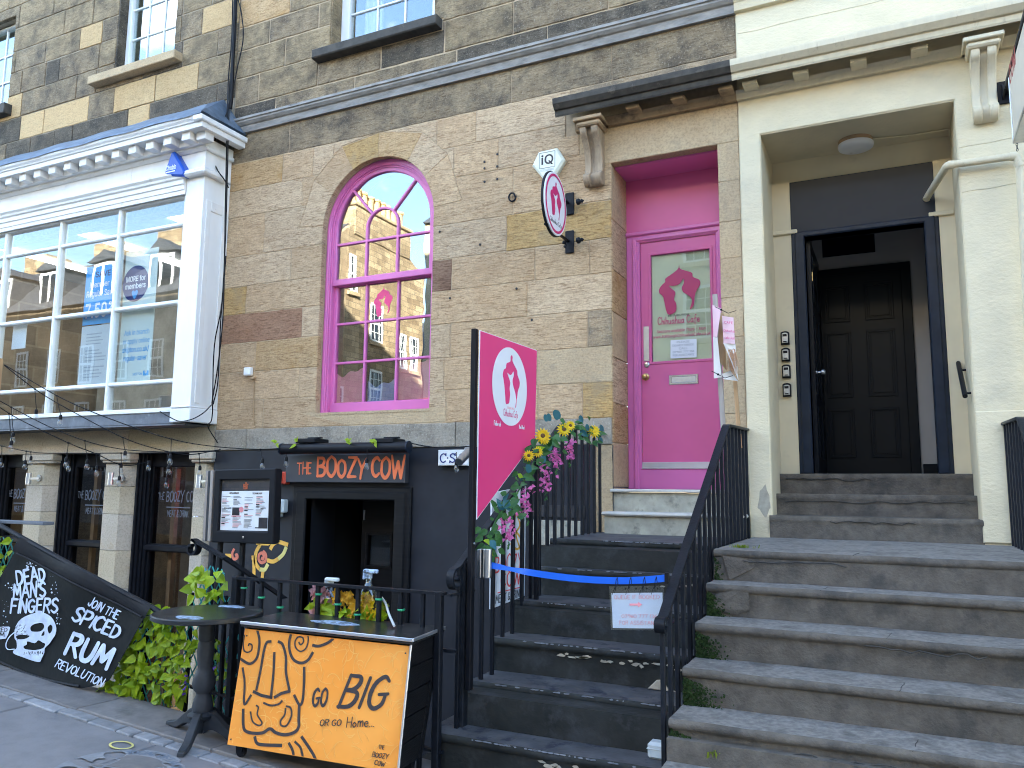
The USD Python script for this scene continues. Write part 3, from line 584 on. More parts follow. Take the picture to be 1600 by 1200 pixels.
# ---- pink arched sash window
def ring(ro, ri, z0, zc=CZ, cx=CX+.0, zi=None):
    return arch_poly(cx, z0, zc, ro, 40).difference(arch_poly(cx, zi if zi is not None else z0, zc, ri, 40))
W6 = lambda Y: ((0, Y, 0),)+WF[1:]
GX0, GX1 = -5.565, -4.345; gcx = (GX0+GX1)/2; gr = (GX1-GX0)/2
aw = MB().prism(arch_poly(CX, .79, CZ, .735, 40).difference(arch_poly(gcx, .70, CZ, gr+.075, 40)), W6(6.892), .1, .008)
aw.prism(arch_poly(gcx, .79, CZ, gr+.105, 40).difference(arch_poly(gcx, .70, CZ, gr+.06, 40)), W6(6.905), .12, .006)
aw.prism(arch_poly(gcx, .79, CZ, gr+.062, 40).difference(arch_poly(gcx, .70, CZ, gr+.042, 40)), W6(6.925), .12, .004)
win = aw.build('arched_window', 'pink', sand, label='pink painted arched sash window', smooth=25)
up = MB().prism(arch_poly(gcx, 2.225, CZ, gr+.045, 40).difference(arch_poly(gcx, 2.295, CZ, gr, 40)), W6(6.935), .055, .006).build('upper_sash', 'pink', win, smooth=25)
MB().prism(rect(GX0-.05, zz(.795), GX1+.05, zz(2.285)).difference(rect(GX0, zz(.912), GX1, zz(2.215))), W6(6.985), .05, .006).build('lower_sash', 'pink', win)
bw = .013
bars = [rect(x-bw, zz(2.29), x+bw, zz(2.70)) for x in (-5.165, -4.757)]+[rect(GX0-.01, zz(2.695)-bw, GX1+.01, zz(2.695)+bw)]
icx = -4.961
bars += [Point(icx, zz(2.84)).buffer(.204+bw).difference(Point(icx, zz(2.84)).buffer(.204-bw)).intersection(rect(-6, zz(2.84), -4, 9))]
bars += [rect(icx+s*.204-bw, zz(2.69), icx+s*.204+bw, zz(2.845)) for s in (-1, 1)]
for t in (48, 132):
    t = math.radians(t); bars.append(LineString([(icx+.205*math.cos(t), zz(2.84)+.205*math.sin(t)), (gcx+(gr+.01)*math.cos(t), zz(CZ)+(gr+.01)*math.sin(t))]).buffer(bw, cap_style=2))
allb = unary_union(bars)
MB().prism(allb, W6(6.94), .04, .004).build('glazing_bar', 'pink', win)
inside = arch_poly(gcx, 2.29, CZ, gr+.004, 40)
for g in inside.difference(allb.buffer(-.002)).geoms:
    MB().prism(g.buffer(.002), W6(6.962), .004).build('pane', 'pane_bright', win)
lb = [rect(x-bw, zz(.91), x+bw, zz(2.22)) for x in (-5.178, -4.762)]+[rect(GX0-.01, zz(z)-bw, GX1+.01, zz(z)+bw) for z in (1.795, 1.355)]
for q in lb: MB().prism(q, W6(6.99+(.0015 if q.bounds[2]-q.bounds[0] > .1 else 0)), .035, .004).build('glazing_bar', 'pink', win)
xs = [GX0, -5.178, -4.762, GX1]; zs = [.91, 1.355, 1.795, 2.215]
for i in range(3):
    for j in range(3):
        MB().prism(rect(xs[i]+bw*.9, zz(zs[j])+bw*.9, xs[i+1]-bw*.9, zz(zs[j+1])-bw*.9), W6(7.012), .004).build('pane', 'pane_bright', win)
# pink half curtains and a pink logo on the glass
def wavy(x0, x1, z0, z1, s): return Polygon([(x0, zz(z0))]+[(x1, zz(z0))]+[(x1+(x0-x1)*t, zz(z1)+.03*math.sin(s+5*t)+.02*math.sin(13*t+s)) for t in np.linspace(0, 1, 12)])
paint('curtain_pink', (.80, .30, .36), .8, .12, 5, .3, 9); paint('curtain_blue', (.20, .23, .42), .8, .2, 5, .3, 9)
MB().prism(wavy(GX0, -5.18, .92, 1.25, .5), W6(7.035), .004).prism(wavy(-4.76, GX1, .92, 1.33, 2), W6(7.035), .004).build('half_curtain', 'curtain_pink', win)
MB().prism(wavy(-5.16, -4.78, .92, 1.12, 1.5), W6(7.05), .004).build('half_curtain', 'curtain_blue', win)
# emblem: an updo of hair round the gap of a small dog
EMB = np.array([(345, 178), (352, 205), (400, 225), (445, 245), (452, 275), (500, 300), (505, 335), (480, 370), (465, 400), (455, 470), (430, 502), (424, 497), (440, 440), (415, 405), (375, 378), (362, 345), (380, 310), (375, 280), (345, 315), (300, 325), (262, 322), (290, 350), (312, 375), (300, 420), (315, 450), (318, 490), (300, 520), (245, 522), (215, 400), (185, 370), (183, 340), (205, 310), (232, 290), (235, 265), (290, 235), (335, 205)], float)
def emblem(x, z, w, hgt):
    P = EMB.copy(); P[:, 0] = (P[:, 0]-345)/322*w+x; P[:, 1] = (522-P[:, 1])/344*hgt+z
    return Polygon(smoothline(P, 3, True)).buffer(0)
EMB2 = np.array([(345, 330), (356, 350), (352, 378), (372, 415), (405, 460), (410, 500), (437, 560), (432, 610), (418, 650), (405, 740), (398, 812), (391, 806), (400, 740), (385, 665), (365, 615), (358, 560), (372, 515), (366, 478), (345, 512), (328, 522), (298, 508), (312, 545), (330, 590), (325, 650), (330, 700), (322, 780), (305, 797), (285, 792), (275, 680), (262, 590), (252, 540), (262, 490), (284, 470), (290, 425), (328, 398), (334, 375), (334, 350)], float)
def emblem_tall(x, z, w, hgt):
    P = EMB2.copy(); P[:, 0] = (P[:, 0]-345)/185*w+x; P[:, 1] = (812-P[:, 1])/482*hgt+z
    return Polygon(smoothline(P, 3, True)).buffer(0)
c0 = at(597, 497, 7.0)
MB().prism(emblem(c0[0], c0[2]+.03, .24, .32), W6(7.010), .0015).build('window_emblem', 'flag_pink', win)
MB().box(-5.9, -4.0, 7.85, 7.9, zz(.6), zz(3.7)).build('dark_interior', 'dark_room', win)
# ---- sash window above
def sash(parent, x0, x1, z0, z1, Y, cols, rows, mat='window_white', gl='pane_blue', label=None, fr=.075, back=True):
    w = MB().prism(rect(x0, z0, x1, z1).difference(rect(x0+fr, z0+fr, x1-fr, z1-.03)), W6(Y), .1, .006).build('sash_window', mat, parent, label)
    X = np.linspace(x0+fr, x1-fr, cols+1); Z = np.linspace(z0+fr, z1-.03, rows+1)
    for x in X[1:-1]: MB().box(x-.012, x+.012, Y+.03, Y+.06, Z[0], Z[-1], .004).build('glazing_bar', mat, w)
    for z in Z[1:-1]: MB().box(X[0], X[-1], Y+.028, Y+.062, z-.012, z+.012, .004).build('glazing_bar', mat, w)
    for i in range(cols):
        for j in range(rows): MB().box(X[i]+.011, X[i+1]-.011, Y+.045, Y+.049, Z[j]+.011, Z[j+1]-.011).build('pane', gl, w)
    if back: MB().box(x0, x1, Y+.35, Y+.38, z0, z1).build('blind', 'pale_blind', w)
    return w
paint('blue_grey_blind', (.42, .44, .48), .8, .05, 3)
mw = sash(sand, UX0-.03, UX1+.02, zz(4.975), 8.3, 6.98, 3, 4, label='white painted sash window above the arched one', fr=.15, gl='pane_bright', back=False)
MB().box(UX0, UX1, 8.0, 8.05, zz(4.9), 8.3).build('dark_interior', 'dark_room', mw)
for k in range(5): MB().tube([(UX0+.18+.05*k, 7.25+.02*(k % 2), z) for z in (zz(4.98), 8.3)], .03, 8).build('curtain_fold', 'pale_blind', mw)
MB().prism(rect(-5.83, zz(4.862), -4.165, zz(4.972)), W6(6.67), .4, .012).build('upper_window_sill', 'moulding_black', sand)
MB().box(UX0-.004, UX0+.01, D+.01, D+.2, zz(4.98), 8.3).build('window_jamb', 'brown_stone', sand)
# ---- pink door in its recess
df = MB().prism(rect(-2.285, zz(0.0), -1.30, zz(2.455)).difference(rect(-2.15, zz(.19), -1.425, zz(2.37))), W6(7.24), .12, .01)
df.prism(rect(-2.22, zz(0.0), -1.36, zz(2.42)).difference(rect(-2.175, zz(.0), -1.40, zz(2.385))), W6(7.225), .05, .008)
df.prism(rect(-2.285, zz(2.44), -1.30, zz(2.475)), W6(7.215), .1, .01).box(-2.15, -1.42, 7.245, 7.29, zz(.005), zz(.188))
dfp = df.build('door_frame', 'pink', sand)
MB().prism(rect(-2.285, zz(2.475), -1.30, zz(3.025)), W6(7.262), .05).build('fanlight_panel', 'pink_door_paint', sand)
MB().box(-2.28, -1.305, D+.10, 7.26, zz(3.012), zz(3.028)).build('soffit_board', 'pink', sand)
dg = rect(-2.045, zz(1.20), -1.485, zz(2.235))
door = MB().prism(rect(-2.148, zz(.19), -1.427, zz(2.368)).difference(dg), W6(7.262), .05, .004).prism(dg.buffer(.028, join_style=2).difference(dg), W6(7.254), .02, .006).build('door', 'pink_door_paint', sand, label='bright pink front door with a glazed upper half')
MB().prism(dg, W6(7.278), .005).build('pane', 'pane', door)
MB().box(-2.15, -1.42, 7.243, 7.262, zz(.195), zz(.255), .004).box(-2.15, -1.42, 7.232, 7.262, zz(.192), zz(.206), .003).build('weather_bar', 'aluminium', door)
MB().prism(rect(-1.885, zz(.972), -1.612, zz(1.063)).difference(rect(-1.862, zz(.992), -1.635, zz(1.044))), W6(7.252), .012, .004).build('letter_plate', 'chrome', door)
MB().prism(rect(-1.862, zz(.992), -1.635, zz(1.044)), W6(7.257), .006, .002).build('letter_flap', 'steel', door)
MB().prism(rect(-2.125, zz(1.21), -2.07, zz(1.545)), W6(7.256), .006, .002).build('push_plate', 'steel', door)
MB().lathe([(.028, 0), (.028, .006), (.02, .012), (0, .014)], (-2.098, 7.262, zz(1.175)), 16, (0, -1, 0)).build('lock', 'chrome', door)
k0 = at(1009, 589, 7.262)
MB().lathe([(.036, 0), (.034, .008), (.02, .014), (.016, .03), (.025, .04), (.022, .055), (0, .06)], (k0[0], 7.262, k0[2]), 16, (0, -1, 0)).build('door_knob', 'brass', door, smooth=40)
MB().prism(emblem(-1.775, zz(1.655), .39, .46), W6(7.2765), .001).build('emblem', 'magenta_film', door)
def lettering(parent, text, mat, F, x, z, h, width=None, bold=False, hand=None, rot=0.0, slant=.0, name='lettering', center=True, seed=1, jit=.0, lift=.0008):
    s = typed(text, bold) if hand is None else brush(text, 1.0, hand, jit=jit, slant=slant, seed=seed)[0]
    if hand is None and slant: s = affinity.affine_transform(s, [1, slant, 0, 1, 0, 0])
    b = s.bounds; W = (b[2]-b[0]); sx = (width/W) if width else h
    s = affinity.translate(s, -(b[0]+b[2])/2 if center else -b[0], 0); s = affinity.scale(s, sx, h, origin=(0, 0))
    if rot: s = affinity.rotate(s, rot, origin=(0, 0))
    s = affinity.translate(s, x, z)
    return put(MB(), s, F, .0008, lift).build(name, mat, parent)
DFm = W6(7.2775)
lettering(door, 'EDINBURGH', 'print_dark', DFm, -1.79, zz(1.625), .018, .20)
lettering(door, 'Chihuahua Cafe', 'logo_pink', DFm, -1.79, zz(1.555), .07, .40, hand=.11)
lettering(door, 'Sessions available Thurs - Mon', 'logo_pink', DFm, -1.77, zz(1.475), .028, .46, slant=.2)
lettering(door, 'www.EdinburghChihuahuaCafe.co.uk', 'logo_pink', DFm, -1.765, zz(1.425), .028, .54, slant=.2)
n0 = MB().prism(affinity.rotate(rect(-1.87, zz(1.222), -1.625, zz(1.395)), -1), W6(7.2745), .001).build('paper_note', 'paper', door)
for i, t in enumerate(('PLEASE', 'DO NOT KNOCK', 'CALL', '07960 777 136', 'FOR ASSISTANCE')):
    lettering(door, t, 'print_grey', W6(7.273), -1.748, zz(1.365)-.031*i, .018, min(.2, .02*len(t)), hand=.12, seed=i)
MB().box(-2.25, -1.33, 7.292, 7.295, zz(1.15), zz(2.27)).build('inner_blind', 'green_blind', door)
# the two pale door sills
MB().box(-2.31, XR+.0, 6.80-.02, 7.3, zz(-.024), zz(.005), .008).build('door_sill', 'pale_sill', sand)
MB().box(-2.285, -1.14, 6.812, 7.25, zz(-.20), zz(-.026)).build('sill_riser', 'sill_riser', sand)
MB().box(-2.33, XR+.0, 6.60, 6.84, zz(-.224), zz(-.19), .012).build('door_sill', 'pale_sill', sand)
MB().box(-2.31, -1.13, 6.635, 6.83, zz(-.39), zz(-.226)).build('sill_riser', 'sill_riser', sand)
# ---- basement doorway of the bar
O1 = rect(-5.70, -1.6, -4.575, zz(-.135))
fr = MB()
for gx, zt, Y in ((.19, .135, 6.765), (.13, .085, 6.75), (.07, .045, 6.775)):
    fr.prism(rect(-5.70-gx, -1.6, -4.575+gx, zz(-.135)+zt).difference(O1), W6(Y), .08, .012)
fr.build('basement_door_frame', 'black_wood', sand, label='black moulded door frame of the basement bar')
bdoor = MB().prism(rect(-5.33, -1.6, -4.58, zz(-.15)).difference(rect(-5.24, zz(-.84), -4.95, zz(-.52))), W6(7.26), .05, .004).prism(rect(-5.27, zz(-.87), -4.92, zz(-.49)).difference(rect(-5.24, zz(-.84), -4.95, zz(-.52))), W6(7.25), .02, .005).build('basement_door', 'black_wood', sand, label='dark brown basement door with a small square window')
MB().prism(rect(-5.24, zz(-.84), -4.95, zz(-.52)), W6(7.285), .005).build('pane', 'pane_dark', bdoor)
MB().box(-5.30, -5.288, 7.243, 7.262, zz(-.36), zz(-.25)).build('hinge', 'steel', bdoor)
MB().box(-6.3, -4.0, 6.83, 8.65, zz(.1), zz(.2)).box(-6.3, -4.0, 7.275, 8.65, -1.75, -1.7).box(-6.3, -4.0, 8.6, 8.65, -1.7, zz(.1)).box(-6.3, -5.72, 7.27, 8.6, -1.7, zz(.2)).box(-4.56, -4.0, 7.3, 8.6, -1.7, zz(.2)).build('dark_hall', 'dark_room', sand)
# black panelled part by the steps with an air grille
MB().prism(rect(-3.05, -1.6, -2.462, zz(.40)), W6(D-.03), .03, .006).build('black_boarding', 'black_wall', sand)
for i in range(6):
    MB().box(-3.05+.1*i-.008, -3.05+.1*i, D-.036, D-.03, -.8, zz(.39)).build('board_joint', 'black_paint', sand)
gq = at(872, 800, D-.04)
for i in range(7):
    MB().box(gq[0]-.26+.078*i, gq[0]-.26+.078*i+.05, D-.044, D-.03, gq[2]-.05, gq[2]+.06, .003).build('grille_slot', 'print_black', sand)
MB().box(gq[0]-.26, gq[0]+.22, D-.05, D-.032, gq[2]-.30, gq[2]-.075, .003).build('vent_board', 'sill_riser', sand)
# ------------------------------------------------------------------ left building with the white shopfront
LX0, LX1 = -13.2, -7.112
left = thing('shop_building', 'soot-darkened stone building with white painted shopfront over basement windows', 'building', (-9.5, D, 0))
p1 = at(190, 60, D); wl0, wl1 = at(183, 60, D)[0], at(274, 40, D)[0]
w2x = at(18, 100, D)[0]; w2z = at(14, 166, D)[2]
LW = rect(wl0, zz(5.53), wl1, 8.6); LW2 = rect(-13.0, w2z, w2x, 8.6)
bw_ = [(-11.35, -10.46), (-9.92, -8.93), (-8.47, -7.40)]
BW = [rect(a, -1.8, b_, zz(.355)) for a, b_ in bw_]
lh = unary_union([LW, LW2]+BW+[rect(-12.9, zz(.8), -7.3, zz(3.5))])
MB().prism(rect(LX0, zz(4.2), LX1, TOPZ).difference(unary_union([LW, LW2]).buffer(.012)), W6(D+.006), .4).prism(rect(LX0, zz(.39), LX1, zz(.8)).union(rect(LX0, zz(3.45), LX1, zz(4.2))).union(rect(-7.3, zz(.8), LX1, zz(3.45))), W6(D+.016), .2).build('mortar', 'dark_mortar', left)
MB().box(LX0, LX1, D-.02, D+9, TOPZ, 18.3).build('upper_wall', 'brown_stone', left)
MB().box(LX0, LX1, 11, D+9, -1.8, TOPZ).box(LX0, LX1, D+.5, 11, zz(3.6), zz(3.9)).box(LX1-.03, LX1, D+.2, 11, -1.8, TOPZ).box(LX0, LX1, D+.4, 11, zz(.45), zz(.55)).build('house_body', 'dim_room', left)
LC = [(4.72, 4.972, [-13.2, -11.62, -11.05, -10.52, -10.13, -9.02, -8.61, -7.41, -7.112], 'skkkknkk'), (4.972, 5.345, [-13.2, -11.95, -11.33, -10.80, -9.84, -9.32, -8.53, -7.76, -7.112], 'kksnnsnnb'[0:2]+'nnsnnb'),
      (5.345, 5.71, [-13.2, -11.35, -10.13, -9.72, -8.8, -8.07, -7.45, -7.112], 'nssskbsb'[0:7]), (5.71, 6.08, [-13.2, -11.4, -10.85, -10.55, -9.7, -8.12, -7.75, -7.112], 'ssksbsn'), (6.08, 6.42, [-13.2, -11.6, -10.9, -10.14, -9.68, -8.12, -7.6, -7.112], 'bsbnsbb'), (6.42, 6.8, [-13.2, -11.7, -10.52, -9.9, -8.12, -7.5, -7.112], 'bbbbsb'), (6.8, 7.18, [-13.2, -11.6, -10.8, -10.0, -8.6, -7.8, -7.112], 'sbbsbb'), (7.18, 7.6, [-13.2, -11.9, -10.3, -9.2, -8.4, -7.5, -7.112], 'bbsbnb'), (7.6, 8.12, [-13.2, -11.6, -10.8, -9.6, -8.6, -7.8, -7.112], 'bsbbsb')]
sills = unary_union([rect(-9.73, zz(5.418), -8.07, zz(5.535)), rect(-13, w2z-.16, w2x+.12, w2z)])
for z0, z1, xs, tn in LC:
    for a, b_, c in zip(xs[:-1], xs[1:], tn):
        lay(left, rect(a, zz(z0), b_, zz(z1)).difference(unary_union([LW, LW2, sills])), TONE[c], gap=.006, b=.008 if c != 'n' else .004, jit=.009)
MB().box(-9.73, -8.07, D-.13, D+.2, zz(5.418), zz(5.535), .008).build('window_sill', 'smooth_stone', left)
MB().box(-13, w2x+.12, D-.12, D+.2, w2z-.16, w2z, .008).build('window_sill', 'moulding_black', left)
MB().box(wl0-.004, wl0+.02, D+.0, D+.13, zz(5.53), 8.6).build('window_jamb', 'black_stone', left)
sash(left, wl0-.03, wl1+.02, zz(5.535), 8.6, 6.93, 3, 3, fr=.12, gl='pane_blue', label='white sash window with pale curtains above the white shopfront')
sash(left, -13, w2x+.02, w2z, 8.6, 6.93, 3, 3, fr=.10, gl='pane_blue', label='white sash window at the far left edge')
# --- projecting shopfront
B = 6.40
MB().prism(rect(-13.2, zz(3.60), -7.10, zz(3.92)), W6(B), .4).build('fascia', 'white_paint', left)
for x in (-9.62, -8.34): MB().box(x-.004, x+.004, B-.002, B+.01, zz(3.665), zz(3.885)).build('fascia_joint', 'white_trim', left)
pil = MB().box(-7.385, -7.10, B, D+.2, zz(.70), zz(3.62), .006)
pil.box(-7.40, -7.085, B-.014, D, zz(.70), zz(.862), .01).box(-7.395, -7.09, B-.022, D, zz(.862), zz(.885), .008)
pil.build('pilaster', 'white_paint', left)
MB().box(-7.1, -7.088, B+.05, B+.12, zz(.92), zz(3.3), .004).box(-7.1, -7.088, B+.30, B+.37, zz(.92), zz(3.3), .004).box(-7.1, -7.09, B+.12, B+.30, zz(3.18), zz(3.3), .004).build('side_panel', 'white_trim', left)
MD = [(0, zz(3.39)), (.02, zz(3.39)), (.02, zz(3.44)), (.03, zz(3.445)), (.03, zz(3.50)), (.045, zz(3.51)), (.045, zz(3.56)), (.065, zz(3.575)), (.07, zz(3.60)), (.095, zz(3.625)), (.095, zz(3.65)), (0, zz(3.665))]
profile_bar(MB(), MD, -13.2, -7.385, B).build('window_head_moulding', 'white_trim', left)
MB().box(-7.40, -7.02, B-.09, B+.3, zz(3.575), zz(3.65), .02).build('moulding_return', 'white_trim', left)
BM = [(0, zz(3.88)), (.02, zz(3.88)), (.05, zz(3.905)), (.05, zz(3.93)), (0, zz(3.93))]
profile_bar(MB(), BM, -13.2, -7.05, B).box(-7.1, -7.05, B, D, zz(3.88), zz(3.93), .01).build('bed_moulding', 'white_trim', left)
MB().box(-13.2, -7.08, B-.10, D, zz(3.93), zz(4.03)).build('dentil_band', 'white_paint', left)
for i in range(17):
    x = -7.13-.296*i
    MB().box(x-.13, x, B-.22, B-.09, zz(3.935), zz(4.032), .004).build('dentil', 'white_trim', left)
MB().box(-7.09, -6.95, B-.16, B-.03, zz(3.935), zz(4.032), .004).build('dentil', 'white_trim', left)
CO = [(0, zz(4.03)), (.26, zz(4.03)), (.26, zz(4.09)), (.275, zz(4.095)), (.28, zz(4.11)), (.30, zz(4.13)), (.31, zz(4.155)), (0, zz(4.19))]
profile_bar(MB(), CO, -13.2, -6.93, B).box(-7.0, -6.895, B-.264, D+.02, zz(4.028), zz(4.095), .003).box(-7.0, -6.862, B-.314, D+.02, zz(4.092), zz(4.158), .01).build('cornice', 'white_paint', left)
g = np.array([[[x, y, z+.007*math.sin(7*x+9*y)*(x < xe-.05)] for x in np.linspace(-13.2, xe, 70)] for y, z, xe in ((B-.32, zz(4.155), -6.86), (B-.31, zz(4.185), -6.865), (B, zz(4.46), -7.12), (D+.01, zz(4.72), -7.30), (D+.02, zz(4.76), -7.30))])
MB().sheet(g[:, ::-1]).build('lead_roof', 'lead', left, smooth=40)
MB().hull([(-6.86, B-.31, zz(4.185)), (-6.87, D, zz(4.19)), (-7.118, B, zz(4.462)), (-7.29, D, zz(4.735)), (-7.3, D, zz(4.2)), (-7.2, B-.2, zz(4.17))]).build('lead_flashing', 'lead', left)
# shop window
GXs = [-12.9, -11.95, -10.79, -9.65, -8.54, -7.445]; GZ = [.877, 1.19, 2.115, 3.055, 3.375]
sw = MB()
sw.prism(rect(-12.95, zz(.825), -7.385, zz(3.42)).difference(rect(-12.9, zz(.877), -7.42, zz(3.375))), W6(B+.015), .1, .006)
sw = sw.build('shop_window', 'window_white', left, label='large white framed shop window of many panes')
for x in GXs[1:-1]: MB().prism(rect(x-.026, zz(.87), x+.026, zz(3.39)), W6(B+.022), .09, .012).build('mullion', 'window_white', sw)
for z in GZ[1:-1]: MB().prism(rect(-12.9, zz(z)-.024, -7.42, zz(z)+.024), W6(B+.03), .08, .012).build('transom', 'window_white', sw)
for i in range(5):
    for j in range(4):
        MB().box(GXs[i]+.02, GXs[i+1]-.02, B+.062, B+.067, zz(GZ[j])+.02, zz(GZ[j+1])-.02).build('pane', 'pane', sw)
MB().prism(rect(-13.2, zz(.69), -7.40, zz(.828)), W6(B+.03), .35, .008).build('stall_riser', 'slate_panel', left)
MB().box(-13.2, -7.2, B+.03, D+.02, zz(.675), zz(.692)).build('bay_soffit', 'slate_panel', left)
# posters hanging inside the glass
PY = B+.13; PF = W6(PY)
def pxz(px, py, Y=PY): q = at(px, py, Y); return q[0], q[2]
def quad_px(*P, Y=PY): return Polygon([pxz(a, b_, Y) for a, b_ in P])
ax, az = pxz(140, 405); bx, bz = pxz(181, 500); cx_, cz_ = pxz(122, 602); ex, ez = pxz(182, 400)
P0 = MB().prism(rect(-9.22, zz(1.99), -8.60, zz(2.75)), PF, .004).build('poster', 'poster_sky', left, label='blue savings poster behind the shop glass')
MB().prism(rect(-9.22, zz(1.20), -8.60, zz(1.975)), PF, .004).build('poster_panel', 'poster_grey', P0)
lettering(P0, 'SAVE', 'print_navy', PF, -8.9, zz(2.60), .07, .28, True)
lettering(P0, 'Member', 'print_white', PF, -8.95, zz(2.47), .07, .36, True)
lettering(P0, 'Regular Saver', 'print_white', PF, -8.9, zz(2.35), .075, .56, True)
lettering(P0, '7.50', 'print_white', PF, -8.98, zz(2.08), .18, .40, True)
lettering(P0, '%', 'print_white', PF, -8.69, zz(2.17), .09, .11, True)
rl = random.Random(4)
tl = MB()
for k in range(14):
    if k in (4, 9): continue
    put(tl, rect(-9.12, zz(1.86)-.042*k, -9.12+rl.uniform(.25, .4), zz(1.86)-.042*k+.014), PF)
tl.build('small_print', 'print_grey', P0, kind='stuff')
P1 = MB().prism(rect(-8.50, zz(1.20), -7.93, zz(2.86)), PF, .004).build('poster', 'poster_green', left, label='pale poster with a navy disc behind the shop glass')
cc = pxz(212, 443)
put(MB(), affinity.scale(Point(0, 0).buffer(1, 24), .225, .225).buffer(0) if False else affinity.translate(Point(0, 0).buffer(.225, 24), cc[0], cc[1]), PF).build('disc', 'print_navy', P1)
lettering(P1, 'MORE for', 'print_white', PF, cc[0], cc[1]+.03, .065, .34, True, lift=.002)
lettering(P1, 'members', 'print_white', PF, cc[0], cc[1]-.06, .065, .36, True, lift=.002)
he = Polygon(smoothline([(0, -.07), (-.05, 0), (-.045, .035), (-.02, .04), (0, .02), (.02, .04), (.045, .035), (.05, 0)], 4, True))
put(MB(), affinity.translate(he, cc[0], cc[1]-.125), PF, lift=.002).build('heart', 'print_blue', P1)
for i, (t, wd) in enumerate((('Ask in branch', .43), ('or apply online', .46), ('skipton.co.uk/', .46), ('regular-saver', .40))):
    lettering(P1, t, 'print_blue', PF, -8.21, zz(1.80)-.105*i, .062, wd, i > 1)
lettering(P1, 'SKIPTON', 'print_blue', PF, -8.15, zz(1.30), .03, .16); 
put(MB(), unary_union([rect(-8.05, zz(1.29), -8.025, zz(1.35)), rect(-7.985, zz(1.29), -7.96, zz(1.35)), Polygon([(-8.05, zz(1.35)), (-8.005, zz(1.31)), (-7.96, zz(1.35)), (-7.985, zz(1.29)), (-8.025, zz(1.29))]).buffer(0)]), PF).build('logo', 'print_blue', P1)
P2 = MB().prism(rect(-10.62, zz(1.78), -10.33, zz(2.1)), PF, .004).build('poster', 'paper', left, label='small white notice in the left shop panes')
MB().box(-13, -7.5, 9.6, 9.65, zz(.6), zz(3.6)).box(-13, -7.5, B+.12, 9.6, zz(.69), zz(.70)).build('shop_room', 'dim_room', left)
mk('shop_light', {'e': ('emission', {'color': (1, .98, .94), 'strength': 1.6})}, [], 'e.emission')
for x in (-12.2, -10.4, -8.6): MB().box(x-.08, x+.08, 7.0, 9.2, zz(3.56), zz(3.585)).build('ceiling_light', 'shop_light', left)
MB().box(-8.2, -7.6, 6.9, 7.3, zz(.70), zz(1.10), .01).build('desk', 'beige_inside', left)
# --- lintel band and piers of the basement
for a, b_, t in ((-13.2, -10.2, 'pale_ashlar'), (-10.2, -8.56, 'pale_ashlar'), (-8.56, -7.55, 'yellow_ashlar'), (-7.55, -7.112, 'yellow_ashlar')):
    lay(left, rect(a, zz(.39), b_, zz(.70)), t, jit=0, b=.004)
for pi, (a, b_) in enumerate(((-10.46, -9.92), (-8.93, -8.47), (-7.40, -7.112))):
    c = a+(b_-a)*.62
    for k, (z0, z1) in enumerate(((-2.6, -1.25), (-1.25, -.80), (-.80, -.36), (-.36, -.02), (-.02, .26))):
        pg = [(a, D), (c, D), (b_, D+.11), (b_, D+.4), (a, D+.4)]
        MB().prism(Polygon(pg), ((0, 0, zz(z1)-.003), (1, 0, 0), (0, 1, 0), (0, 0, 1)), z1-z0-.005, .004).build('pier_stone', 'pale_ashlar' if (k+pi) % 2 else 'yellow_ashlar', left)
    MB().box(a-.03, b_+.02, D-.04, D+.3, zz(.265), zz(.30), .012).box(a-.05, b_+.03, D-.06, D+.3, zz(.30), zz(.385), .01).build('pier_cap', 'pale_ashlar', left)
txtw = []
for wi, (a, b_) in enumerate(bw_):
    zr = zz(-.775)
    f = MB().prism(rect(a, -1.8, b_, zz(.39)).difference(unary_union([rect(a+.17, zr+.06, b_-.05, zz(.22)), rect(a+.17, -1.7, b_-.05, zr-.03)])), W6(6.99), .1, .01)
    for k in range(4): f.box(a+.0, a+.04+.035*k, 6.87+.028*k, 7.05, -1.8, zz(.39), .008)
    f.box(a+.1, b_-.02, 6.955, 7.0, zr-.02, zr+.05, .012)
    w = f.build('basement_window', 'black_paint', left, label='black framed basement window with bar lettering' if wi == 1 else None)
    MB().box(a+.16, b_-.04, 7.03, 7.034, zr+.05, zz(.23)).build('pane', 'pane_dark', w)
    MB().box(a+.16, b_-.04, 7.03, 7.034, -1.7, zr-.02).build('pane', 'pane_dark', w)
    F7 = W6(7.028); mx = (a+b_)/2+.05
    lettering(w, 'THE', 'window_text', F7, mx-.30, zz(-.18), .085, .11, hand=.16, jit=.12)
    lettering(w, 'BOOZY COW', 'window_text', F7, mx+.055, zz(-.20), .125, .54, hand=.15, jit=.12, seed=3)
    put(MB(), rect(mx-.2, zz(-.275), mx+.2, zz(-.262)), F7).build('underline', 'window_text', w)
    lettering(w, 'MEAT & DRINK', 'window_text', F7, mx, zz(-.38), .075, .36, hand=.16, jit=.1)
    MB().box(a+.36, a+.42, 7.12, 7.18, -1.8, zz(.2)).build('timber_post', 'card_brown', w)
    MB().box(a, b_, 8.0, 8.05, -1.8, zz(.3)).build('back_wall', 'dark_rubble' if wi else 'black_stone', w)
    MB().box(a+.2, b_, 7.6, 7.9, -1.4, -.2).build('seat_back', 'red_stone', w)
    if wi == 2:
        lettering(w, 'N', 'neon_red', W6(7.06), b_-.14, zz(.02), .09, .07, hand=.22); lettering(w, 'N', 'neon_red', W6(7.06), b_-.17, zz(-.13), .09, .07, hand=.22)
        lettering(w, 'JAR', 'neon_blue', W6(7.06), b_-.16, zz(-.48), .15, .2, hand=.16, rot=12)
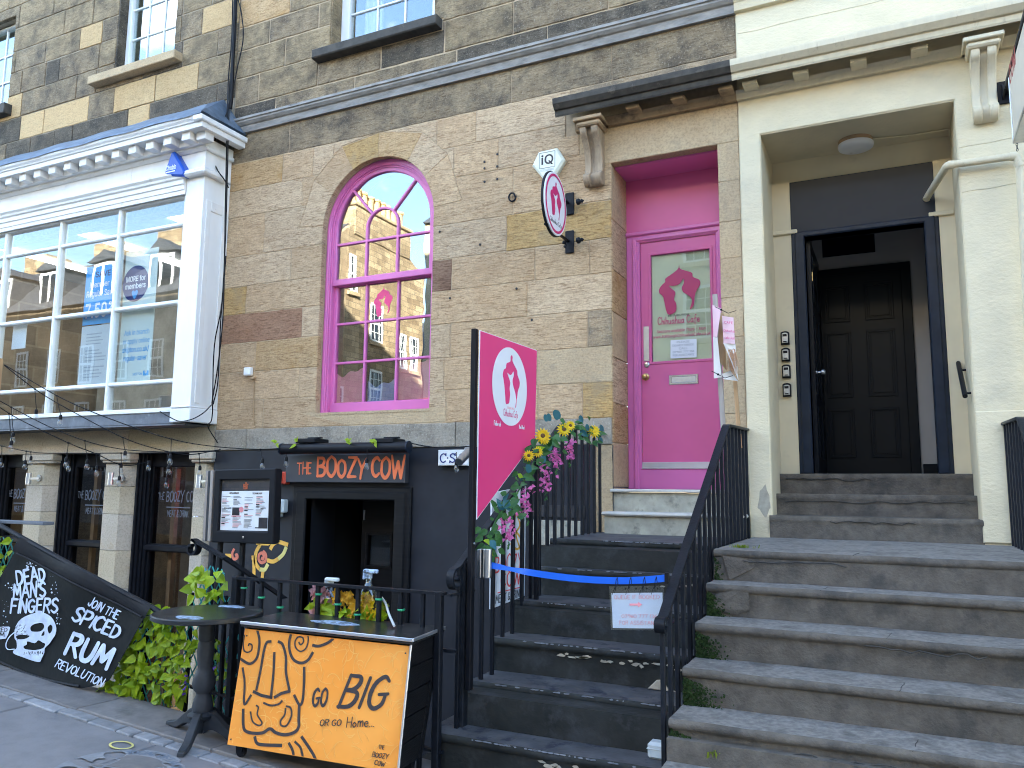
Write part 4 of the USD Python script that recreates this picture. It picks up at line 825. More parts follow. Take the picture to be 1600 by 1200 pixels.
# cow face painted on the black basement wall (strokes follow the photograph)
def px_strokes(mb_groups, parent, plane, frame_inv, w):
    pass
def wall_stroke(pts, wpx, Y=D, sc=1.0, sm=True):
    P = np.array([at(a, b_, Y)[[0, 2]] for a, b_ in pts]); P = smoothline(P, 6) if sm else P
    return LineString(P).buffer(wpx*sc, cap_style=2)
def z7(L, x0=320, y0=840, s=7.5): return [(x0+a/s, y0+b_/s) for a, b_ in L]
mu = [('cow_yellow', [z7([(650, 80), (605, 160), (590, 240), (600, 310), (640, 370)]), z7([(565, 210), (575, 330), (575, 470)]), z7([(680, 400), (672, 480)]), z7([(765, 140), (800, 80), (860, 50), (975, 85)]), z7([(730, 265), (800, 280), (860, 250)]), z7([(240, 212), (310, 215)])], 0.022),
      ('cow_cream', [z7([(640, 370), (700, 375), (740, 310)]), z7([(860, 250), (920, 190), (955, 110)]), z7([(290, 255), (330, 310), (390, 330)])], .022),
      ('cow_red', [z7([(680, 155), (715, 200), (710, 270), (665, 295), (632, 260), (635, 205), (665, 180), (690, 210), (680, 250), (658, 240)]), z7([(345, 130), (320, 190), (340, 250), (380, 235), (375, 200), (355, 210)])], .016)]
for mat, ss, wd in mu:
    for q in ss: put(MB(), wall_stroke(q, wd), W6(D+.002), .0015).build('mural_stroke', mat, sand)
put(MB(), Polygon([at(*q, D)[[0, 2]] for q in z7([(600, 65), (720, 70), (735, 30), (775, 75), (740, 95), (600, 85)])]), W6(D+.002), .0015).build('mural_stroke', 'cow_yellow', sand)

# ------------------------------------------------------------------ cream painted building on the right
cream = thing('cream_building', 'cream painted building with a recessed dark doorway', 'building', (.5, D, 0))
RO = rect(-.93, zz(-.5), .535, zz(3.05)); RX0, RX1 = XR+.002, 3.2
MB().prism(rect(RX0, -.6, RX1, TOPZ).difference(RO), W6(D-.012), .7, .01).build('wall', 'cream_wall', cream)
MB().box(RX0, RX1, D-.02, D+9, TOPZ, 18.5).box(.6, RX1, D+.7, D+9, -.6, TOPZ).build('upper_wall', 'cream_wall', cream)
MB().prism(rect(.535, zz(-.36), .86, zz(.60)), W6(D-.03), .02, .008).build('plinth', 'cream_wall', cream)
for z, x0, x1 in ((2.30, .545, .9), (2.66, .545, 1.4), (3.39, -1.1, 1.4), (4.02, -1.1, 1.6), (4.42, -1.1, 1.6)):
    q = [(x, zz(z)+.006*math.sin(9*x)+.004*math.sin(23*x)) for x in np.linspace(x0, x1, 16)]
    MB().tube([(a, D-.012, b_) for a, b_ in q], .004, 4).build('wall_crack', 'cream_trim', cream)
profile_bar(MB(), [(.01, zz(4.213)), (.05, zz(4.22)), (.055, zz(4.29)), (.10, zz(4.33)), (.115, zz(4.38)), (.01, zz(4.40))], XR, RX1, D).build('string_course', 'cream_wall', cream)
profile_bar(MB(), CP[4:], XR+.001, RX1, D).build('door_cornice', 'cream_trim', cream)
profile_bar(MB(), [(.013, zz(3.385))]+CP[1:4]+[(.08, zz(3.462)), (.013, zz(3.462))], XR+.001, RX1, D).build('cornice_bed', 'cream_trim', cream)
for x in (-.98, -.57, -.13, .31): MB().box(x-.06, x+.06, D-.20, D-.05, zz(3.432), zz(3.462), .005).build('cornice_block', 'cream_trim', cream)
console(cream, .735, .15, 3.335, 2.83, 'cream_trim')
# recess
MB().box(-.93, .535, D+.68, D+.74, zz(2.825), zz(3.05)).box(-.93, -.775, 7.41, 7.48, zz(.15), zz(2.82)).box(.395, .535, 7.41, 7.48, zz(.15), zz(2.82)).build('door_surround', 'cream_smooth', cream)
MB().box(-.94, .55, D, 7.5, zz(3.046), zz(3.07)).build('soffit', 'cream_wall', cream)
MB().box(-.94, -.929, D+.0, 7.45, zz(-.4), zz(3.05)).box(.534, .55, D+.0, 7.45, zz(-.4), zz(3.05)).build('recess_side', 'cream_wall', cream)
for x0, x1 in ((-.935, -.72), (.34, .53)): MB().box(x0, x1, 7.385, 7.415, zz(2.322), zz(2.36), .006).build('transom_ledge', 'cream_smooth', cream)
MB().prism(rect(-.775, zz(2.33), .395, zz(2.822)), W6(7.43), .05, .004).build('transom_panel', 'navy_panel', cream)
fr = MB()
O2 = rect(-.66, 0, .30, zz(2.28))
for gx, Y in ((.115, 7.40), (.085, 7.385), (.05, 7.41), (.02, 7.43)):
    fr.prism(rect(-.66-gx, zz(.152), .30+gx, zz(2.28)+min(gx, .05)).difference(O2), W6(Y), .12, .01)
fr.build('door_frame', 'navy_paint', cream, label='dark navy moulded frame of the open doorway')
od = MB().box(-.66, -.62, 7.5, 8.35, zz(.16), zz(2.27), .004)
for z0, z1 in ((.3, .75), (.85, 1.6), (1.7, 2.15)):
    for y0, y1 in ((7.58, 7.88), (7.97, 8.27)): od.box(-.622, -.612, y0, y1, zz(z0), zz(z1), .006)
od = od.build('outer_door', 'door_black', cream, label='dark outer door standing open against the left wall')
MB().lathe([(.026, 0), (.026, .006), (.011, .012), (.011, .035), (.028, .045), (.03, .06), (.02, .075), (0, .078)], (-.62, 7.60, zz(1.066)), 14, (1, 0, 0)).build('door_knob', 'steel', od, smooth=40)
MB().lathe([(.015, 0), (.015, .008), (0, .01)], (-.62, 7.62, zz(1.35)), 10, (1, 0, 0)).box(-.625, -.612, 7.52, 7.55, zz(1.9), zz(1.98)).build('latch', 'brass', od)
MB().prism(rect(-.72, zz(.1), .42, zz(2.95)).difference(rect(-.60, zz(2.41), -.10, zz(2.62))), W6(8.62), .04).box(-.75, -.70, 7.5, 8.62, zz(.1), zz(2.9)).box(.37, .42, 7.5, 8.62, zz(.1), zz(2.9)).box(-.75, .42, 7.5, 8.62, zz(2.80), zz(2.84)).build('vestibule_wall', 'beige_inside', cream)
MB().prism(rect(-.60, zz(2.41), -.10, zz(2.62)), W6(8.625), .02).build('inner_fanlight', 'door_black', cream)
MB().box(-.75, .42, 7.3, 8.62, zz(.10), zz(.15)).build('vestibule_floor', 'concrete_step', cream)
MB().box(.22, .37, 8.58, 8.62, zz(.15), zz(.27), .004).build('skirting', 'door_black', cream)
idr = MB().prism(rect(-.74, zz(.15), .205, zz(2.27)), W6(8.58), .04, .006).prism(rect(-.74, zz(.15), .12, zz(2.20)), W6(8.56), .03, .006)
idr = idr.build('inner_door', 'door_black', cream, label='black six-panelled inner door')
for x0, x1 in ((-.60, -.36), (-.22, .04)):
    for z0, z1 in ((.33, .82), (.93, 1.60), (1.70, 2.08)):
        MB().prism(rect(x0, zz(z0), x1, zz(z1)).difference(rect(x0+.025, zz(z0+.025), x1-.025, zz(z1-.025))), W6(8.548), .014, .005).prism(rect(x0+.04, zz(z0+.04), x1-.04, zz(z1-.04)), W6(8.552), .01, .004).build('door_panel', 'door_black', idr)

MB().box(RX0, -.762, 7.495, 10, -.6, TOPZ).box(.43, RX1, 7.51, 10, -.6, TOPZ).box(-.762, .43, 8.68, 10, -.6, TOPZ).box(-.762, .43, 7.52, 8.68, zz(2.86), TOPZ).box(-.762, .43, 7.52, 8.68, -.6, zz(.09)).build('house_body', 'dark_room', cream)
# patch of lost render and crumbled foot
def blob(cx, cz, rx, rz, n=14, seed=1, j=.3):
    r = random.Random(seed); return Polygon(smoothline([(cx+rx*math.cos(a)*(1+r.uniform(-j, j)), cz+rz*math.sin(a)*(1+r.uniform(-j, j))) for a in np.linspace(0, 2*math.pi, n, endpoint=False)], 2, True)).buffer(0)
pc = at(1194, 782, D-.014)
MB().prism(blob(pc[0], pc[2], .05, .115, seed=4).intersection(rect(-1.1, 0, -.934, 3)), W6(D-.0135), .002).build('render_patch', 'render_patch', cream)
# ------------------------------------------------------------------ ground: pavement with slabs, sunken area, road
def slabz(x): return ground(x)
pv = MB()
AY = 3.93                                  # edge of the sunken area
for x0, x1, y0, y1 in ((-40, 14, -1.9, 3.44), (-2.62, 14, 3.44, 6.9)):
    pv.add([(x0, y0, ground(x0)-.012), (x1, y0, ground(x1)-.012), (x1, y1, ground(x1)-.012), (x0, y1, ground(x0)-.012)], [[0, 1, 2, 3]])
pave = pv.build('pavement', 'joint_dirt', None, kind='structure', label='worn grey stone slab pavement sloping down the street')
rn = random.Random(21)
def slab_piece(poly, mat, name, parent, th=.06, up=0.0):
    poly = poly.buffer(-.006, join_style=2)
    P = np.array(poly.exterior.coords); out = []
    for a, b_ in zip(P[:-1], P[1:]):
        k = max(1, int(np.hypot(*(b_-a))/.12))
        for t in range(k): out.append(a+(b_-a)*t/k+[rn.uniform(-.006, .006), rn.uniform(-.006, .006)])
    pl = Polygon(out)
    if not pl.is_valid: pl = poly
    mb = MB().prism(pl, ((0, 0, 0), (1, 0, 0), (0, 1, 0), (0, 0, 1)), th, .007, back=False)
    v = mb.v; j = rn.uniform(-.003, .003)
    for q in v: q[:, 2] += ground(q[:, 0])+up+j
    return mb.build(name, mat, parent)
# edge stones of the area, row of setts, paving slabs
xs = [-8.6, -7.2, -5.9, -4.78, -3.62, -2.66]
for a, b_ in zip(xs[:-1], xs[1:]): slab_piece(Polygon([(a, 3.56), (b_, 3.56), (b_+.03, AY), (a+.03, AY)]), 'slab_edge', 'edge_stone', pave, .5)
x = -8.0
while x < -2.7:
    w = rn.uniform(.10, .2) if rn.random() < .7 else rn.uniform(.25, .34)
    slab_piece(rect(x, 3.445+rn.uniform(-.008, .008), x+w, 3.545), 'sett', 'sett', pave); x += w
ys = [3.44, 2.72, 1.9, 1.0, .1, -.8, -1.75]
for r_ in range(6):
    x = -9.5+.37*(r_ % 3)
    while x < 5:
        w = rn.uniform(.75, 1.25)
        if r_ == 0 and -4.6 < x < -4.2: pass
        slab_piece(rect(x, ys[r_+1], x+w, ys[r_]), 'slab', 'paving_slab', pave); x += w
for k in range(6): slab_piece(rect(-2.6+1.0*k, 3.445, -1.6+1.0*k, 4.2), 'slab', 'paving_slab', pave)
MB().add([(-60, -9, ground(-60)-.13), (60, -9, ground(60)-.13), (60, -1.9, ground(60)-.13), (-60, -1.9, ground(-60)-.13)], [[0, 1, 2, 3]]).build('road', 'asphalt', None, kind='structure', label='asphalt road behind the viewer')
kb = MB()
for k in range(30):
    a, b_ = -20+k*1.0, -19.01+k*1.0
    kb.hull([(x, y, ground(x)+z) for x in (a, b_) for y in (-1.9, -1.76) for z in (-.3, .004)])
kb.build('kerb', 'sett', None, kind='structure', label='row of granite kerb stones along the road')
MB().hull([(x, y, ground(x)+z) for x in (-60, 60) for y in (-45, -9) for z in (-.5, 0)]).build('far_pavement', 'slab', None, kind='structure', label='pavement on the far side of the road')
MB().box(-13.3, -2.45, AY+.02, D+1.2, -1.75, -1.7).box(-13.3, -2.5, AY-.02, AY+.2, -1.75, ground(-2.45)-.03).build('basement_area', 'area_floor', None, kind='structure', label='sunken basement area in front of the bar')
MB().add([(-90, -80, -9), (90, -80, -9), (90, 60, -9), (-90, 60, -9)], [[0, 1, 2, 3]]).build('ground', 'asphalt', None, kind='structure', label='ground far around')

# ------------------------------------------------------------------ steps
def step_block(parent, x0, x1, y0, y1, z0, z1, mr, mt, seed, nose=.018, roundl=0.0, amp=.006, name='step'):
    """one stone step: worn tread, rounded nosing, uneven riser"""
    nx = max(8, int((x1-x0)/.07)); xs_ = np.linspace(x0, x1, nx)
    prof = [(y0+.012, z0), (y0+.006, z0+(z1-z0)*.5), (y0+.002, z1-.05), (y0-nose*.6, z1-.042), (y0-nose, z1-.025), (y0-nose*.8, z1-.008), (y0-nose*.2, z1), (y0+.03, z1+.001), (y0+.12, z1-.003), (y0+.22, z1), (y1, z1)]
    P = np.array([[(x, y, z) for x in xs_] for y, z in prof])
    nz = meshkit.fbm(P*[5, 5, 5]+seed*7.3, 4, seed)-.5; nf = meshkit.fbm(P*[22, 22, 22]+seed*3.1, 3, seed+5)-.5
    for i in range(len(prof)):
        P[i, :, 1] += (nz[i]*amp*2.2+nf[i]*amp*.9)*(1 if i < 7 else .2); P[i, :, 2] += (nz[i]*amp*1.2+nf[i]*amp*.5)*(0 if i == 0 else 1)
    if roundl:
        k = np.clip((x0+roundl-xs_)/roundl, 0, 1); P[:, :, 1] += (1-np.sqrt(1-np.minimum(k, .98)**2))*roundl
    st = MB().sheet(P[:7, ::-1][::-1] if False else P[:7]).build(name, mr, parent, smooth=50)
    MB().sheet(P[6:]).build('tread', mt, st, smooth=50)
    for c in (0, -1):
        q = np.vstack([P[:, c], [[P[-1, c, 0], P[-1, c, 1], z0]]]); f = [[0, i, i+1] for i in range(1, len(q)-1)]
        MB().add(q, np.array(f) if c == -1 else np.array(f)[:, ::-1]).build('step_end', mr, st)
    return st
ls = thing('dark_steps', 'black painted worn stone steps climbing to the pink door', 'steps', (-1.75, 5, 0))
LK = [(5.73, -.377), (5.44, -.567), (5.11, -.765), (4.77, -.962), (4.47, -1.17), (4.09, -1.38)]
for k, (y, z) in enumerate(LK):
    y1 = D if k == 0 else LK[k-1][0]+.03
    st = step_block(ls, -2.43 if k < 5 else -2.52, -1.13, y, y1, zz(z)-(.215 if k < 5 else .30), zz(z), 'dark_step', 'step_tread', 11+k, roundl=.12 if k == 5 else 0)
    r = random.Random(50+k); mb = MB(); sc = MB()
    for q in range(30 if k else 40):
        x = r.uniform(-2.25 if k else -2.0, -1.2); w = r.uniform(.004, .022)
        sc.prism(affinity.translate(blob(0, 0, w, .0042, 7, q+100*k, .4), x, 0), ((0, y-.0165, zz(z)-.004), (1, 0, 0), unit((0, .8, 1)), unit((0, -1, .8))), .0012)
    sc.build('scuff_mark', 'scuff', st, kind='stuff')
    for q in range(22 if k in (3, 4) else 8):
        x = r.uniform(-2.1, -1.25) if k < 3 else r.uniform(-1.95, -1.2)
        mb.prism(affinity.translate(blob(0, 0, r.uniform(.006, .032), r.uniform(.004, .010), 9, q+300*k, .4), x, zz(z)-.055-r.uniform(0, .03)), W6(y-.006), .002)
    mb.build('paint_chip', 'chip', st, kind='stuff')
q = at(1010, 1068, 4.45); MB().prism(Polygon([(-.085, 0), (-.03, .055), (0, .06), (.035, .02), (.09, 0)]), ((q[0], 4.752, zz(-1.17)+.004), (1, 0, 0), (0, 0, 1), (0, -1, 0)), .012, .006).build('rubble_lump', 'chip', ls, label='pale triangular lump of broken stone on a tread')
MB().box(-2.42, -1.14, 4.3, D, -.2, zz(-1.2)).box(-2.42, -1.14, 5.0, D, 0, zz(-.8)).box(-2.42, -1.14, 5.5, D, 0, zz(-.42)).build('step_core', 'dark_step', ls)
rs = thing('grey_steps', 'bare grey concrete steps leading up to the dark doorway', 'steps', (0, 5, 0))
RK = [(5.21, -.372), (4.97, -.56), (4.66, -.747), (4.35, -.935), (4.06, -1.12), (3.76, -1.306), (3.45, -1.49), (3.15, -1.68)]
for k, (y, z) in enumerate(RK):
    y1 = D if k == 0 else RK[k-1][0]+.03
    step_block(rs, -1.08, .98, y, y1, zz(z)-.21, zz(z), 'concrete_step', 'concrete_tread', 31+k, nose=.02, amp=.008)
for x, y, z, seed in ((-1.08, 5.21, -.372, 3), (-1.08, 4.97, -.56, 5)):
    MB().hull(np.array([(x+random.Random(seed+i).uniform(0, .26), y-.022+random.Random(seed*3+i).uniform(0, .05), zz(z)-.19+random.Random(seed*7+i).uniform(0, .195)) for i in range(26)])).build('broken_stone', 'concrete_step', rs)
MB().box(-1.08, .98, 4.0, D, -.5, zz(-1.2)).box(-1.08, .98, 4.7, D, 0, zz(-.8)).box(-1.08, .98, 5.2, D, 0, zz(-.42)).build('step_core', 'concrete_step', rs)
for k, (x0, x1, y0, y1, z) in enumerate(((-.955, .545, 6.775, 7.1, -.195), (-.929, .534, 7.03, 7.32, -.022), (-.928, .533, 7.29, 7.5, .150))):
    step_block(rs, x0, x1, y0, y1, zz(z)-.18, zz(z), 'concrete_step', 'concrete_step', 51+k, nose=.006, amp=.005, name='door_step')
# cracks
r = random.Random(3)
for (y, z, xa, xb) in ((7.023, -.08, -.85, .45), (6.768, -.235, -.5, .1), (7.283, .10, -.88, -.2), (5.187, -.435, -.9, -.3), (4.63, -.80, -.2, .35), (4.03, -1.2, -.6, 0)):
    X = np.linspace(xa, xb, 14); zc = zz(z)
    MB().tube([(x, y, zc+r.uniform(-.012, .012)) for x in X], .0035, 4).build('crack', 'joint_dirt', rs)
for k in range(7):
    y, z = RK[k]; x = r.uniform(-.6, .5); MB().tube([(x+r.uniform(-.004, .004)+.02*t, y-.012+t*.2, zz(z)-.0005) for t in np.linspace(0, 1, 6)]+[], .002, 4).build('crack', 'joint_dirt', rs)
# moss and small weeds in the corners of the grey steps
def tuft(mb, c, n, R, hgt, r):
    for _ in range(n):
        a = r.uniform(0, 6.28); d = abs(r.gauss(0, .5))*R; p = np.array(c)+[d*math.cos(a), d*math.sin(a)*.5, 0]
        l = r.uniform(.4, 1)*hgt; t = r.uniform(0, 6.28); u = np.array([math.cos(t), math.sin(t), 0])*l*.16; q = np.array([r.uniform(-.4, .4)*l, r.uniform(-.5, .1)*l, l])
        mb.add([p-u, p+u, p+q+u*.6, p+q-u*.6], [[0, 1, 2, 3]])
r = random.Random(9); mo = MB()
for k, (y, z) in enumerate(RK[:6]):
    wd = (.05, .10, .14, .17, .18, .18)[k]
    for i in range(700 if k > 0 else 120):
        x = -1.075+abs(r.gauss(0, .42))*wd; h_ = r.uniform(0, 1)**1.4*.15*(1-.5*(x+1.075)/wd/1.5)
        c = np.array([x, y-.012-r.uniform(0, .012), zz(z)-.195+h_]); s_ = r.uniform(.002, .0055); t = r.uniform(0, 6.28)
        u = np.array([math.cos(t), -.3, math.sin(t)])*s_; v = np.array([-math.sin(t), -.4, math.cos(t)])*s_
        mo.add([c-u-v, c+u-v, c+u+v, c-u+v], [[0, 1, 2, 3]])
tag(mo.build('moss', 'moss', None), 'dark green moss growing in the left corners of the grey steps', 'moss', kind='stuff')
w = MB(); tuft(w, (-.94, 5.42, zz(-.37)), 90, .10, .022, r); tuft(w, (-.86, 4.02, zz(-1.30)+.02), 60, .035, .06, r)
tag(w.build('weeds', 'sprout', None), 'yellow-green weeds sprouting on the grey steps', 'weeds', kind='stuff')
# ------------------------------------------------------------------ railings
def steptop(Y, K):
    z = -1.58
    for y, h_ in K:
        if Y >= y-.005: return h_
    return K[-1][1]-.19
def flatrail(mb, P, w=.05, t=.016, side=(1, 0, 0)):   # flat bar swept along P, its width along side
    P = np.asarray(P, float); s_ = np.asarray(side, float)*w/2
    T = np.gradient(P, axis=0); N = np.cross(T, side); N /= np.linalg.norm(N, axis=1, keepdims=True)
    g = np.stack([P-s_+N*t/2, P+s_+N*t/2, P+s_-N*t/2, P-s_-N*t/2, P-s_+N*t/2], 1)
    mb.sheet(g)
    for e in (0, -1): mb.add(g[e, :4], [[0, 1, 2, 3]] if e == -1 else [[3, 2, 1, 0]])
    return mb
cr = thing('stair_railing', 'black iron railing with sloping handrail dividing the two flights of steps', 'railing', (-1.12, 5, 0), group=None)
RX = -1.12
sl = (.475+.66)/(5.93-4.10)
def crz(Y): return .475+.028*(Y-5.93)/.87 if Y > 5.93 else .475+sl*(Y-5.93)
P = [(RX, Y, zz(crz(Y))) for Y in (6.79, 6.4, 6.0, 5.95, 5.90, 5.5, 5.0, 4.5, 4.12)]
a = np.linspace(.55, 4.6, 12); c0 = np.array([RX, 4.075, zz(crz(4.12))-.035])
P += [tuple(c0+np.array([0, -.038*math.sin(t)*(1-.08*t)*1.0, .038*math.cos(t)*(1-.08*t)])) for t in a]
flatrail(MB(), P, .052, .018).build('handrail', 'iron', cr, smooth=40)
for Y in np.arange(4.10, 6.8, .148):
    zb = min(steptop(Y, RK), steptop(Y, LK))-.005
    MB().box(RX-.012, RX+.012, Y-.012, Y+.012, zz(zb), zz(crz(Y))-.005, .003).build('baluster', 'iron_worn' if Y < 4.6 else 'iron', cr)
MB().bar((RX-.03, 4.35, zz(-.2)-.35), (RX-.03, 4.62, zz(-.2)-.35), .025, .012).bar((RX-.03, 4.35, zz(-.2)-.52), (RX-.03, 4.62, zz(-.2)-.52), .02, .01).build('bracket', 'iron_worn', cr)
r2 = copy_of(cr, (.72+.0, 5, 0), 'black iron railing at the right edge of the grey steps')
lr = thing('stair_railing', 'black iron railing with scrolled end beside the dark steps, hung with flowers', 'railing', (-2.38, 5, 0))
LXR = -2.38; l_s = .60
def lrz(Y): return min(-.345+l_s*(Y-4.40), .50)
P = [(LXR, Y, zz(lrz(Y))) for Y in (6.78, 6.2, 5.83, 5.79, 5.5, 5.0, 4.6, 4.3, 4.2)]
c0 = np.array([LXR, 4.175, zz(lrz(4.2))-.075])
P += [tuple(c0+np.array([0, -.075*math.sin(t)*(1-.13*t), .075*math.cos(t)*(1-.13*t)])) for t in np.linspace(.5, 7.0, 24)]
flatrail(MB(), P, .046, .016).build('handrail', 'iron_worn', lr, smooth=40)
for Y in np.arange(4.22, 6.75, .147):
    MB().box(LXR-.012, LXR+.012, Y-.012, Y+.012, zz(steptop(Y, LK))-.005, zz(lrz(Y))-.005, .003).build('baluster', 'iron', lr)
MB().box(LXR-.03, LXR+.03, 4.24, 4.30, zz(-1.4), zz(lrz(4.27))-.01, .006).build('newel_post', 'iron_worn', lr)
MB().bar((LXR, 4.1, zz(-.62)), (LXR, 4.40, zz(-.62)), .03, .012).bar((LXR-.1, 4.2, zz(-.95)), (LXR+.0, 4.2, zz(-.95)), .02, .02).build('bracket', 'iron_worn', lr)
ar = thing('area_railing', 'black iron railing along the sunken area behind the orange counter', 'railing', (-3.2, 4.0, 0))
ay = 4.03; az_ = -.60
flatrail(MB(), [(x, ay, zz(az_)) for x in (-2.36, -2.8, -3.4, -3.95)], .04, .016, (0, 1, 0)).build('top_rail', 'iron', ar)
flatrail(MB(), [(x, ay, ground(x)+.12) for x in (-2.36, -2.8, -3.4, -3.95, -4.35)], .03, .014, (0, 1, 0)).build('bottom_rail', 'iron', ar)
for i, x in enumerate(np.arange(-4.34, -2.36, .1525)):
    MB().box(x-.0125, x+.0125, ay-.0125, ay+.0125, ground(x)-.1, zz(az_)-.002 if x > -3.97 else zz(-.72), .003).build('baluster', 'iron', ar)
for x in (-3.95, -2.40): MB().box(x-.022, x+.022, ay-.022, ay+.022, ground(x)-.1, zz(az_)+.01, .005).build('post', 'iron', ar)
for i, x in enumerate((-3.88, -3.73, -3.57, -3.27, -3.12, -2.97, -2.82, -2.66)):
    MB().lathe([(.021, -.006), (.024, 0), (.021, .006)], (x+.003, ay, zz(az_)-.06-.05*((i*7) % 3)), 8).build('cable_tie', 'green_tie', ar)
# handrail with a scroll going down into the area
hr = thing('area_handrail', 'black scrolled handrail leading down into the basement area', 'handrail', (-4.3, 4.1, 0))
q0, q1, q2 = at(312, 848, 4.12), at(352, 872, 4.12), at(445, 935, 4.6)
scr = [q0+np.array([-.06, 0, -.04])+np.array([.06*math.sin(t)*(1-.1*t), 0, .06*math.cos(t)*(1-.1*t)]) for t in np.linspace(6.4, 0, 22)]
flatrail(MB(), scr+[q1, (q1+q2)/2, q2], .05, .016, (0, 1, 0)).build('handrail', 'iron', hr, smooth=40)
for q in (q0+(q1-q0)*.55, q1+(q2-q1)*.45): MB().box(q[0]-.014, q[0]+.014, q[1]-.014, q[1]+.014, -1.0, q[2]-.005, .003).build('post', 'iron', hr)
# ------------------------------------------------------------------ leafy trellises
def leaf(L, W, fold=.35, curl=.25, n=4):
    """a pointed leaf lying along +x, folded on its midrib"""
    t = np.linspace(0, 1, n+2); w = W*np.sin(np.pi*t**.62)*(1-.15*t); w[0] = w[-1] = 0
    mid = np.column_stack([t*L, 0*t, -curl*L*t**2]); l = mid+np.column_stack([0*t, w, fold*w]); r_ = mid+np.column_stack([0*t, -w, fold*w])
    v = np.vstack([mid, l[1:-1], r_[1:-1]]); m_ = n+2; f = []
    for i in range(m_-1):
        a, b_ = i, i+1
        for s_, o in ((1, m_-1), (-1, m_+n-1)):
            p, q = (o+i if 0 < i < m_-1 else None), (o+i+1 if 0 < i+1 < m_-1 else None)
            tri = [x for x in (a, b_, q, p) if x is not None]
            for k in range(1, len(tri)-1): f.append([tri[0], tri[k], tri[k+1]] if s_ == 1 else [tri[0], tri[k+1], tri[k]])
    return v, np.array(f)
def orient(v, p, d, n):
    d = unit(d); n = np.asarray(n, float); n = unit(n-d*(n @ d)); y = np.cross(n, d)
    return np.asarray(p)+v[:, :1]*d+v[:, 1:2]*y+v[:, 2:3]*n
def leafy(name, label, corners, Y, n, mats, seed, size=(.05, .075), lattice=True, group=None, drop=0.0):
    r = random.Random(seed); P = [at(a, b_, Y) for a, b_ in corners]; pl = Polygon([(p[0], p[2]) for p in P]); b = pl.bounds
    t = thing(name, label, 'trellis', (b[0], Y, b[1]), group=group)
    if lattice:
        mb = MB(); k = .075
        for i in range(-40, 60):
            for s_ in (1, -1):
                x0 = b[0]+i*k; ln = LineString([(x0, b[1]-.2), (x0+s_*(b[3]-b[1]+.4)*.6, b[3]+.2)]).intersection(pl)
                for g in (getattr(ln, 'geoms', None) or [ln]):
                    if g.length > .03:
                        c = np.array(g.coords); mb.bar((c[0, 0], Y+.02+.004*s_, c[0, 1]), (c[-1, 0], Y+.02+.004*s_, c[-1, 1]), .006)
        mb.build('lattice', 'teal_wire', t)
    cnt = 0; pts = []
    while cnt < n:
        x, z = r.uniform(b[0], b[2]), r.uniform(b[1], b[3])
        if not pl.contains(Point(x, z)): continue
        pts.append((x, z)); cnt += 1
    for x, z in pts:
        L = r.uniform(*size); v, f = leaf(L, L*r.uniform(.34, .46), r.uniform(.1, .5), r.uniform(.1, .5))
        d = np.array([r.uniform(-1, 1), r.uniform(-.9, -.1), r.uniform(-1.1, .45)]); nn = np.array([r.uniform(-.5, .5), -1, r.uniform(.1, 1.0)])
        MB().add(orient(v, (x-L*.3*d[0], Y-r.uniform(-.01, .05), z+L*.3), d, nn), f).build('leaf', r.choice(mats), t)
    return t
LF = ['lime_leaf', 'lime_leaf', 'lime_leaf_deep']
leafy('leaf_trellis', 'trellis of lime green artificial leaves between the black banner and the round table', [(232, 948), (312, 958), (316, 1010), (282, 1108), (235, 1100), (165, 1082)], 3.95, 296, LF, 5, (.06, .09))
leafy('leaf_trellis', 'small arched trellis of lime leaves behind the round table top', [(298, 950), (300, 905), (322, 884), (345, 890), (356, 940)], 4.0, 24, LF, 6, (.07, .10))
leafy('leaf_trellis', 'lime leaves at the far left behind the banner', [(-20, 920), (-20, 850), (5, 838), (28, 850), (12, 900)], 3.92, 40, LF, 7, (.06, .09))
leafy('leaf_trellis', 'dim green leafy netting behind the railing right of the table leg', [(328, 1010), (372, 985), (360, 1130), (322, 1120)], 4.12, 40, ['lime_leaf_deep', 'lime_leaf_deep'], 8)
lf = thing('loose_leaves', 'lime leaf sprigs caught on the black sign light above the bar door', 'leaves', tuple(at(540, 695, 6.6)))
r = random.Random(12)
for px, py in ((432, 692), (465, 690), (543, 688), (585, 688), (588, 692), (548, 692), (462, 695), (428, 690)):
    for k in range(2):
        v, f = leaf(r.uniform(.05, .08), .02, .3, .3); MB().add(orient(v, at(px+r.uniform(-3, 3), py, 6.55), (r.uniform(-1, 1), -.3, r.uniform(-.7, .8)), (0, -1, .5)), f).build('leaf', 'lime_leaf', lf)
vi = MB()
for q in ((333, 1047), (291, 1060), (290, 1078), (336, 1042)):
    p = at(*q, 3.93)
    for k in range(8):
        v, f = leaf(.02, .009, .3, .2, 2); vi.add(orient(v, p+[r.uniform(-.02, .02), r.uniform(-.02, 0), r.uniform(-.03, .03)], (r.uniform(-1, 1), -.6, r.uniform(-1, 1)), (0, -1, .3)), f)
tag(vi.build('violet_blossoms', 'violet', None), 'small violet blossoms on the railing beside the table leg', 'flowers', kind='stuff')
